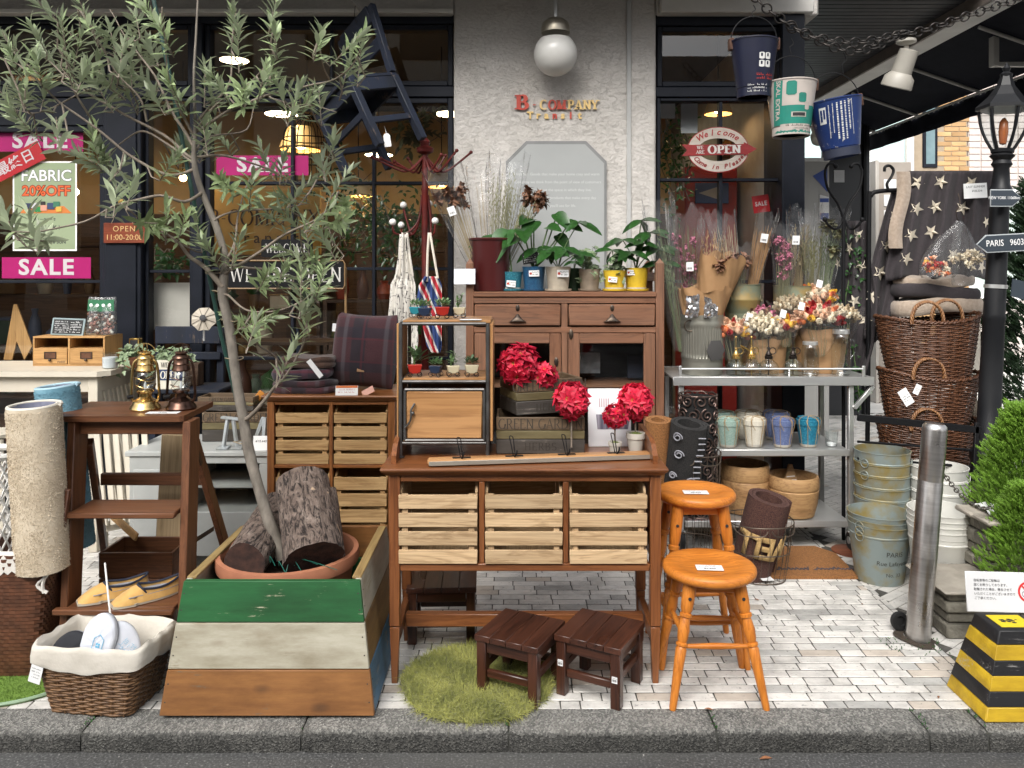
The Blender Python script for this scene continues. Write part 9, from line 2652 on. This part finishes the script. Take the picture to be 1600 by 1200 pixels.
for k,(x,z,s_,c)in enumerate(((-.10,.0,.04,(.02,.03,.07)),(-.065,.004,.035,(.5,.5,.52)),(-.04,-.02,.04,(.02,.2,.05)),(-.01,.015,.03,(.02,.015,.015)),(-.005,-.012,.04,(.6,.28,.2)),(.04,.0,.045,(.03,.05,.12)),(.075,.01,.04,(.04,.16,.09)),(.09,-.02,.035,(.6,.36,.06)))):MB().box(x-s_/2,x+s_/2,-.003-.0004*k,-.002-.0004*k,z-s_*.45,z+s_*.45,.003).build('picture',plain('poster_col%d'%k,c,.5),po)
for s_,z,sz in(('ウィークデーで',-.085,.020),('てくと OK !',-.135,.036),('OK ?',-.165,.030),('10.2 FRI – 10.18 SUN',-.225,.030)):textm(s_,sz,M_ink,po,(.0,-.0014,z),ext=.0001,bold=.0006)
textm('B-COMPANY',.012,M_ink,po,(-.0,-.0014,-.258),ext=.0001);
rb_=thing('red_ribbon','red diagonal last day ribbon across the corner of the fabric poster','banner',P(10,262,4.985),rot=(0,R(-27),0))
MB().box(-.28,.245,-.001,.001,-.062,.062,0).build('sheet',M_redd,rb_);textm('本日最終日',.085,M_dw,rb_,(-.02,-.002,0),ext=.0002,bold=.001)
M_mah=wood('mahogany',(.22,.05,.022),(.14,.03,.014),'x',rough=.4)
os_=thing('hours_sign','small mahogany OPEN hours board hanging on the navy door post','sign',P(194,364,4.90))
MB().box(-.128,.128,0,.014,-.062,.062,.003).build('board',M_mah,os_)
M_gp=plain('gilt_paint',(.56,.36,.15),.5)
textm('OPEN',.048,M_gp,os_,(0,-.0012,.024),ext=.0003,spacing=1.2);textm('11:00-20:00',.048,M_gp,os_,(0,-.0012,-.028),ext=.0003)
MB().lathe([(.02,0),(.018,.008),(.001,.01)],16,TM(P(190,316,4.90)-V(os_.location),(PI/2,0,0))).build('hook_boss',M_brd,os_)
for px_ in(174,208):MB().tube([P(190,316,4.895)-V(os_.location),P(px_,349,4.90)-V(os_.location)],.0015,4).build('cord',MATS['twine'],os_)
M_blackb=plain('board_black',(.008,.008,.009),.55,spec=.15);M_lt=mat('letter_pale',(.55,.53,.50),(.5,.48,.45),rough=.5)
M_rope=mat('gilt_frame',(.26,.16,.07),(.2,.12,.05),rough=.5)
def black_sign(lbl,px0,px1,py0,py1,txt,hh,d=4.90,frame=True,sx=.95):
 t=thing('black_sign',lbl,'sign',P((px0+px1)/2,(py0+py1)/2,d));w,h=(px1-px0)*d/1250,(py1-py0)*d/1250
 MB().poly([(x*w/2,z*h/2)for x,z in((-1,-.8),(-.97,-1),(.97,-1),(1,-.8),(1,.8),(.97,1),(-.97,1),(-1,.8))],.012).build('board',M_blackb,t,smooth=False)
 if frame:
  MB().tube([(x*w/2,-.002,z*h/2)for x,z in((-1.01,-.8),(-.98,-1.04),(.98,-1.04),(1.01,-.8),(1.01,.8),(.98,1.04),(-.98,1.04),(-1.01,.8))],.005,6,closed=True).build('frame',M_rope,t)
 serif(txt,hh,.11,.035,gap=.07,sx=sx).build('lettering',M_lt,t,loc=(0,-.0012,-hh/2),smooth=False)
 return t
black_sign('black WE ARE OPEN board in a gilt rope frame behind the olive branches',355,538,408,450,'WE ARE OPEN',.088)
black_sign('smaller black WELCOME board above the larger one',408,488,374,402,'WELCOME',.055,frame=False,sx=.8)
sg_=thing('sign_stand','dark iron stand carrying the black boards in the window','stand',P(536,440,4.93))
MB().tube([P(536,412,4.94)-V(sg_.location),P(540,420,4.94)-V(sg_.location),P(540,560,4.94)-V(sg_.location)],.008,7).build('post',M_rope,sg_)
aw=thing('welcome_sign','oval red and white arrow sign saying welcome and open on the right window','sign',P(1122,234,4.955),rot=(0,R(-1),0))
ka=4.955/1250
def ov(rx,rz,n=56):return[(rx*math.cos(2*PI*k/n),rz*math.sin(2*PI*k/n))for k in range(n)]
M_sw=worn_paint('sign_white',(.60,.55,.50),(.35,.2,.14),'x',.50);M_sr=worn_paint('sign_red_paint',(.30,.018,.020),(.5,.4,.35),'x',.50)
def ring_prism(rx0,rz0,rx1,rz1,y0,th):
 a,c=ov(rx0,rz0),ov(rx1,rz1);n=len(a);b=MB()
 vs=[(x,y0,z)for x,z in a]+[(x,y0,z)for x,z in c]+[(x,y0+th,z)for x,z in a]+[(x,y0+th,z)for x,z in c]
 fs=[]
 for k in range(n):
  j=(k+1)%n;fs+=[(k,j,n+j,n+k),(n+k,n+j,3*n+j,3*n+k),(j,k,2*n+k,2*n+j),(2*n+k,3*n+k,3*n+j,2*n+j)]
 return b.add(vs,fs)
ring_prism(47*ka,34.5*ka,31*ka,18*ka,-.004,.012).build('ring',M_sw,aw,ang=30)
ring_prism(48.2*ka,35.7*ka,46.5*ka,34*ka,-.003,.010).build('rim',M_sr,aw,ang=30)
MB().poly([(x*ka,z*ka)for x,z in((-57,9),(-49,0),(-57,-9),(40,-8),(40,-11),(60,0),(40,11),(40,8),(-40,8))],.010,TM((0,-.009,0))).build('arrow',M_sr,aw,smooth=False)
serif('OPEN',12.5*ka,.24,.09,gap=.12,sx=1.22).build('lettering',M_lt,aw,loc=(9*ka,-.0102,-6.0*ka),smooth=False)
for s_,z in(('WE',1.2),('ARE',-6.0)):serif(s_,5*ka,.2,.08,gap=.1,sx=1.1).build('lettering',M_lt,aw,loc=(-28.5*ka,-.0102,z*ka),smooth=False)
def arc_text(txt,rx,rz,a0,a1,size,up):
 n=len(txt)
 for k,chh in enumerate(txt):
  if chh==' ':continue
  a=R(a0+(a1-a0)*(k+.5)/n);x,z=rx*math.cos(a),rz*math.sin(a)
  tx,tz=-rx*math.sin(a),rz*math.cos(a);
  if up:tx,tz=-tx,-tz
  ang_=math.atan2(tz,tx)
  lt=textm(chh,size,M_sr,aw,(x*ka,-.0048,z*ka),(PI/2,-ang_,0),ext=.0004,shear=.25,bold=.0012)
arc_text('Welcome',40,27,142,36,.052,True)
arc_text('Come in Please',40,27.5,205,338,.040,False)
decal('sale_card','small red SALE card hanging inside the right window','card',1176,1202,305,332,M_redd,'SALE',.040,d=5.10,rot=-8,sx=.8,bold=.001)
# INSIDE THE SHOP
def glow(name,c,s):
 if name in MATS:return MATS[name]
 m,n,bb=_new(name);out=n.nodes['Material Output'];e=n.nodes.new('ShaderNodeEmission');e.inputs[0].default_value=rgba(c);e.inputs[1].default_value=s
 n.links.new(e.outputs[0],out.inputs[0]);MATS[name]=m;return m
M_warm=glow('warm_lamp',(1,.66,.32),30)
M_disc=glow('disc_lamp',(1,.80,.50),15)
def pendant(lbl,px,py,d,kind='disc',r=.11):
 p=P(px,py,d);t=thing('pendant_lamp',lbl,'lamp',p,group='lit lamps inside the shop')
 if kind=='disc':
  MB().lathe([(r,0),(r,.01),(.03,.04),(.012,.10)],26).build('shade',M_black,t);MB().lathe([(r*.92,-.002),(r*.9,-.004)],26).build('light',M_disc,t)
 elif kind=='bulb':
  MB().ball((0,0,0),r,14,10).build('bulb',M_warm,t);MB().lathe([(.015,r),(.015,r+.05)],10).build('socket',M_brd,t)
 else:
  MB().lathe([(r*.6,r*.8),(r,-r*.2),(r*.95,-r*.3)],24,cap0=False,cap1=False).build('shade',mat('lamp_shade',(.70,.50,.26),(.62,.42,.2)),t);MB().ball((0,0,.1*r),r*.35,12,8).build('bulb',M_warm,t)
 MB().tube([(0,0,.08),(0,0,max(.3,3.2-p.z))],.004,5).build('cord',M_black,t)
for q in(('flat disc lamp glowing high behind the left part of the middle window',366,94,6.3,'disc',.12),('flat disc lamp glowing behind the hanging blue chair',592,242,7.0,'disc',.13),('warm shaded lamp lighting the shelves behind the middle window',560,300,5.75,'shade',.11),('flat disc lamp high behind the right window',1080,66,6.6,'disc',.10),('bare warm bulb behind the narrow window left of the trunk',234,277,6.4,'bulb',.028),('second bare warm bulb behind the narrow window',286,278,6.4,'bulb',.028),('shaded warm lamp behind the coat rack at the pillar',690,285,6.0,'shade',.12),('bare warm bulb low behind the fabric poster',118,300,6.2,'bulb',.026),('warm bulb high in the left bay behind the olive crown',60,170,7.2,'shade',.2),('large shaded lamp deep behind the middle window',470,225,7.6,'shade',.20),('added warm lamp brightening the room behind the right window',1122,172,5.7,'shade',.10)):  # last entry is an added lamp that brightens the right window interior
 pendant(*q)
for k in range(5):
 p=(-5.2+k*1.55,7.3,2.95);t=thing('ceiling_lamp','round warm ceiling lamp deep inside the shop, %s from the left'%('first','second','third','fourth','fifth')[k],'lamp',p,group='round ceiling lamps deep in the shop')
 MB().lathe([(.16,0),(.17,.03),(.05,.05)],24).build('case',M_black,t);MB().lathe([(.15,-.002),(.148,-.004)],24).build('light',M_disc,t)
q_=random.Random(17)
GOODS=[mat('good_%d'%i,c,rough=.5)for i,c in enumerate(((.30,.06,.03),(.42,.36,.26),(.05,.09,.05),(.25,.15,.07),(.08,.10,.16),(.50,.42,.30),(.12,.05,.03),(.36,.22,.08)))]
def shelf_unit(lbl,px0,px1,d,z1,rows,item_lbl):
 x0,x1=PX(px0,d),PX(px1,d);t=thing('shop_shelf',lbl,'shelf',((x0+x1)/2,d,0));w=(x1-x0)/2
 for x in(-w,w-.03):MB().box(x,x+.03,0,.35,.01,z1,.003).build('upright',M_dkwood,t)
 for k in range(rows+1):
  z=.06+(z1-.08)*k/rows;MB().box(-w+.031,w-.031,0,.35,z-.012,z+.012,.002).build('board',M_dkwood,t)
  if k==rows:continue
  x=-w+.12;g=0
  while x<w-.12:
   hgt=min((z1/rows)*q_.uniform(.35,.7),.32);r=q_.uniform(.04,.085)
   kind=q_.random();gi=q_.randrange(8);m=GOODS[gi];g+=1
   it=thing('shelf_item','%s %s, %s along the %s board %s'%(('red','beige','dark green','brown','slate blue','cream','dark brown','tan')[gi],'vase' if kind<.45 else 'lidded box' if kind<.75 else 'pot plant',('first','second','third','fourth','fifth','sixth','seventh','eighth','ninth','tenth')[min(g,10)-1],('lowest','second','third','fourth')[k],item_lbl),'vase' if kind<.45 else 'box' if kind<.75 else 'pot plant',(t.location.x+x,d+.15,z+.013),group='goods '+item_lbl)
   if kind<.45:MB().lathe([(r*.7,0),(r,hgt*.3),(r*.85,hgt*.6),(r*.4,hgt*.85),(r*.5,hgt)],18).build('vase',m,it)
   elif kind<.75:MB().box(-r,r,-.08,.08,0,hgt*.8,.006).build('box',m,it);MB().box(-r-.004,r+.004,-.084,.084,hgt*.8+.001,hgt*.9,.005).build('lid',q_.choice(GOODS),it)
   else:MB().lathe([(r*.6,0),(r*.9,hgt*.45),(r*.86,hgt*.45)],16).build('pot',m,it);MB().ball((0,0,hgt*.65),r*1.1,8,6,rough=.3).build('foliage',M_lf_mid,it)
   x+=r*2+q_.uniform(.03,.14)
 return t
shelf_unit('dark wooden goods shelf inside behind the left bay window',-60,160,6.6,1.75,4,'behind the left window')
shelf_unit('dark wooden goods shelf inside behind the middle window',505,700,6.4,1.70,4,'of the middle window shelf')
shelf_unit('tall dark goods shelf under the yellow name board',322,500,6.62,1.58,4,'under the yellow name board')
shelf_unit('low dark goods shelf close behind the middle window',340,520,5.7,1.02,2,'of the low window shelf')
bcg=thing('birdcage','tall dark wire birdcage hanging in the middle window','birdcage',P(480,288,5.35))
for k in range(22):
 a=2*PI*k/22;r=.155
 MB().tube(spath([V((r*math.cos(a),r*math.sin(a),0)),V((r*math.cos(a),r*math.sin(a),.30)),V((r*.75*math.cos(a),r*.75*math.sin(a),.40)),V((r*.2*math.cos(a),r*.2*math.sin(a),.46))],3),.0026,5).build('bar',M_black,bcg)
for z,r in((0,.155),(.01,.158),(.15,.156),(.30,.156)):MB().tube([(r*math.cos(2*PI*k/28),r*math.sin(2*PI*k/28),z)for k in range(28)],.004,5,closed=True).build('hoop',M_black,bcg)
MB().tube([(.02*math.cos(2*PI*k/14),0,.485+.02*math.sin(2*PI*k/14))for k in range(14)],.003,5,closed=True).build('ring',M_black,bcg);MB().tube([(0,0,.5),(0,0,1.0)],.003,4).build('cord',M_black,bcg)
def green_mass(lbl,px,py,d,w,h,n,m,seed,L=.05):
 t=thing('hanging_plant',lbl,'plant',P(px,py,d));q=random.Random(seed);b=MB();o=V(t.location)
 for k in range(n):
  p=P(px+q.gauss(0,w),py+q.gauss(0,h),d+q.uniform(-.12,.12))-o
  b.leaf(p,(q.uniform(-1,1),q.uniform(-1,.4),q.uniform(-1,.5)),(0,-.6,.6),L*q.uniform(.6,1.3),L*.42,.2,.15)
 b.build('foliage',m,t,kind='stuff',ang=80)
 st=MB()
 for k in range(5):st.tube([p_-o for p_ in spath([P(px+q.gauss(0,w),py-h*1.8,d),P(px+q.gauss(0,w),py,d),P(px+q.gauss(0,w),py+h*1.6,d)])],.004,4)
 st.build('stems',M_twig,t,kind='stuff')
green_mass('dark bushy plant inside the window behind the coat rack',615,355,5.45,30,28,520,M_lf_dark,1);green_mass('loose dark plant inside the window left of the coat rack',545,330,5.7,22,34,260,M_lf_dark,2)
green_mass('pale dried plant hanging inside the middle window',650,200,5.5,16,18,130,M_dry['olive'],3,.07);green_mass('leafy plant inside the right window behind the arrow sign',1052,250,5.6,14,40,220,M_lf_mid,4);green_mass('leafy plant deep inside the narrow window',262,410,5.6,16,12,140,M_lf_mid,5,.06)
st_=thing('stair','wooden staircase with lit handrail rising inside the right window','staircase',P(1140,300,6.2))
o=V(st_.location)
MB().bar(P(1128,232,6.2)-o,P(1246,108,6.2)-o,.05,.06,.004).build('handrail',wood('rail_oak',(.46,.26,.09),(.34,.18,.06),'x'),st_)
MB().bar(P(1120,268,6.25)-o,P(1246,136,6.25)-o,.04,.10,.004).build('stringer',M_dkwood,st_)
rc=thing('red_cabinet','dark red cabinet with a blue picture panel inside the right window','cabinet',(PX(1112,5.9),5.9,.01));zr_=lambda py:PZ(py,5.9)
MB().box(PX(1070,5.9)-PX(1112,5.9),PX(1152,5.9)-PX(1112,5.9),0,.35,0,zr_(262),.006).build('case',mat('cabinet_red',(.30,.025,.018),(.24,.02,.015),rough=.4),rc)
MB().box(PX(1086,5.9)-PX(1112,5.9),PX(1138,5.9)-PX(1112,5.9),-.012,-.001,zr_(320),zr_(288),.003).build('panel',mat('panel_blue',(.03,.06,.16),(.04,.08,.2)),rc)
MB().poly([(-.10,zr_(304)),(.06,zr_(293)),(.06,zr_(315))],.001,TM((0,-.0145,0))).build('arrow',mat('arrow_grey',(.3,.32,.33),(.34,.36,.37)),rc,smooth=False)
for q,(px0,px1,py0,py1)in enumerate(((1028,1055,160,185),(1064,1090,160,208))):tag(MB().box(0,(px1-px0)*5.2/1250,-.001,.001,0,(py1-py0)*5.2/1250,0).build('paper_sheet',mat('paper_bluish',(.50,.53,.55),(.56,.58,.6)),loc=P(px0,py1,5.2)),'pale paper notice inside the top %s of the right window'%('left corner' if q==0 else 'left, longer sheet'),'notice')
bd_=tag(MB().box(0,.40,0,.004,0,.30,.001).build('white_board',mat('frosted',(.46,.44,.40),(.5,.48,.44),rough=.6),loc=P(231,515,5.12)),'plain pale board standing inside the narrow window behind the olive trunk','board')
for q,(px_,lbl)in enumerate(((22,'folded cream napkin shape standing in the left window'),)):
 t=tag(MB().poly([(-.085,0),(-.03,0),(0,.12),(.05,0),(.10,.09),(.0,.36),(-.02,.36)],.01).build('folded_easel',M_pine['z'],loc=(PX(26,5.2),5.2,PZ(562,5.2))),lbl,'easel')
lfm=MB().leaf((0,0,0),(1,0,.05),(0,0,1),1,.38,.1,.2).mesh('fallen_leaf',mat('dead_leaf',(.30,.12,.05),(.18,.08,.035),rough=.8))
for px_,z,py,L,rz,lbl in((1187,-.068,1187,.045,.2,'orange dead leaf lying in the road gutter'),(1186,.003,939,.028,2.2,'dark fallen leaf on the paving beside the low orange stool'),(1466,.003,1092,.022,1.0,'small reddish leaf on the paving near the striped block'),(1346,.003,945,.016,.6,'tiny tan leaf on the paving below the doormat'),(1114,.004,1110,.03,2.8,'curled brown leaf lying at the kerb joint by the orange stool')):
 d=GD(py,z);inst('fallen_leaf',lfm,None,loc=(PX(px_,d),d,z+.002),rot=(0,0,rz),scale=(L,)*3,label=lbl,cat='leaf',group='fallen leaves')
b=MB();q_=random.Random(8)
for k in range(70):
 x,y=q_.uniform(-2,2.2),2.63-abs(q_.gauss(0,.10));b.ball((x,y,-.069),q_.uniform(.0012,.004),5,3,sq=(1,1,.5))
b.build('grit',mat('grit_pale',(.4,.39,.36),(.2,.19,.18)),kind='stuff',label='pale grit scattered along the gutter',cat='grit')
b=MB()
for k in range(160):
 x=q_.choice(kx[4:13])+q_.gauss(0,.006)if k<90 else q_.uniform(1.5,1.75);y=q_.uniform(2.65,2.775)if k<90 else 3.25+q_.gauss(0,.05)
 b.leaf((x,y,-.002 if k<90 else .001),(q_.uniform(-.6,.6),q_.uniform(-1,.2),.6),(0,-1,.2),q_.uniform(.006,.014),.004)
b.build('moss',M_lf_mid,kind='stuff',label='thin moss in the kerb joints and at the bollard foot',cat='moss')
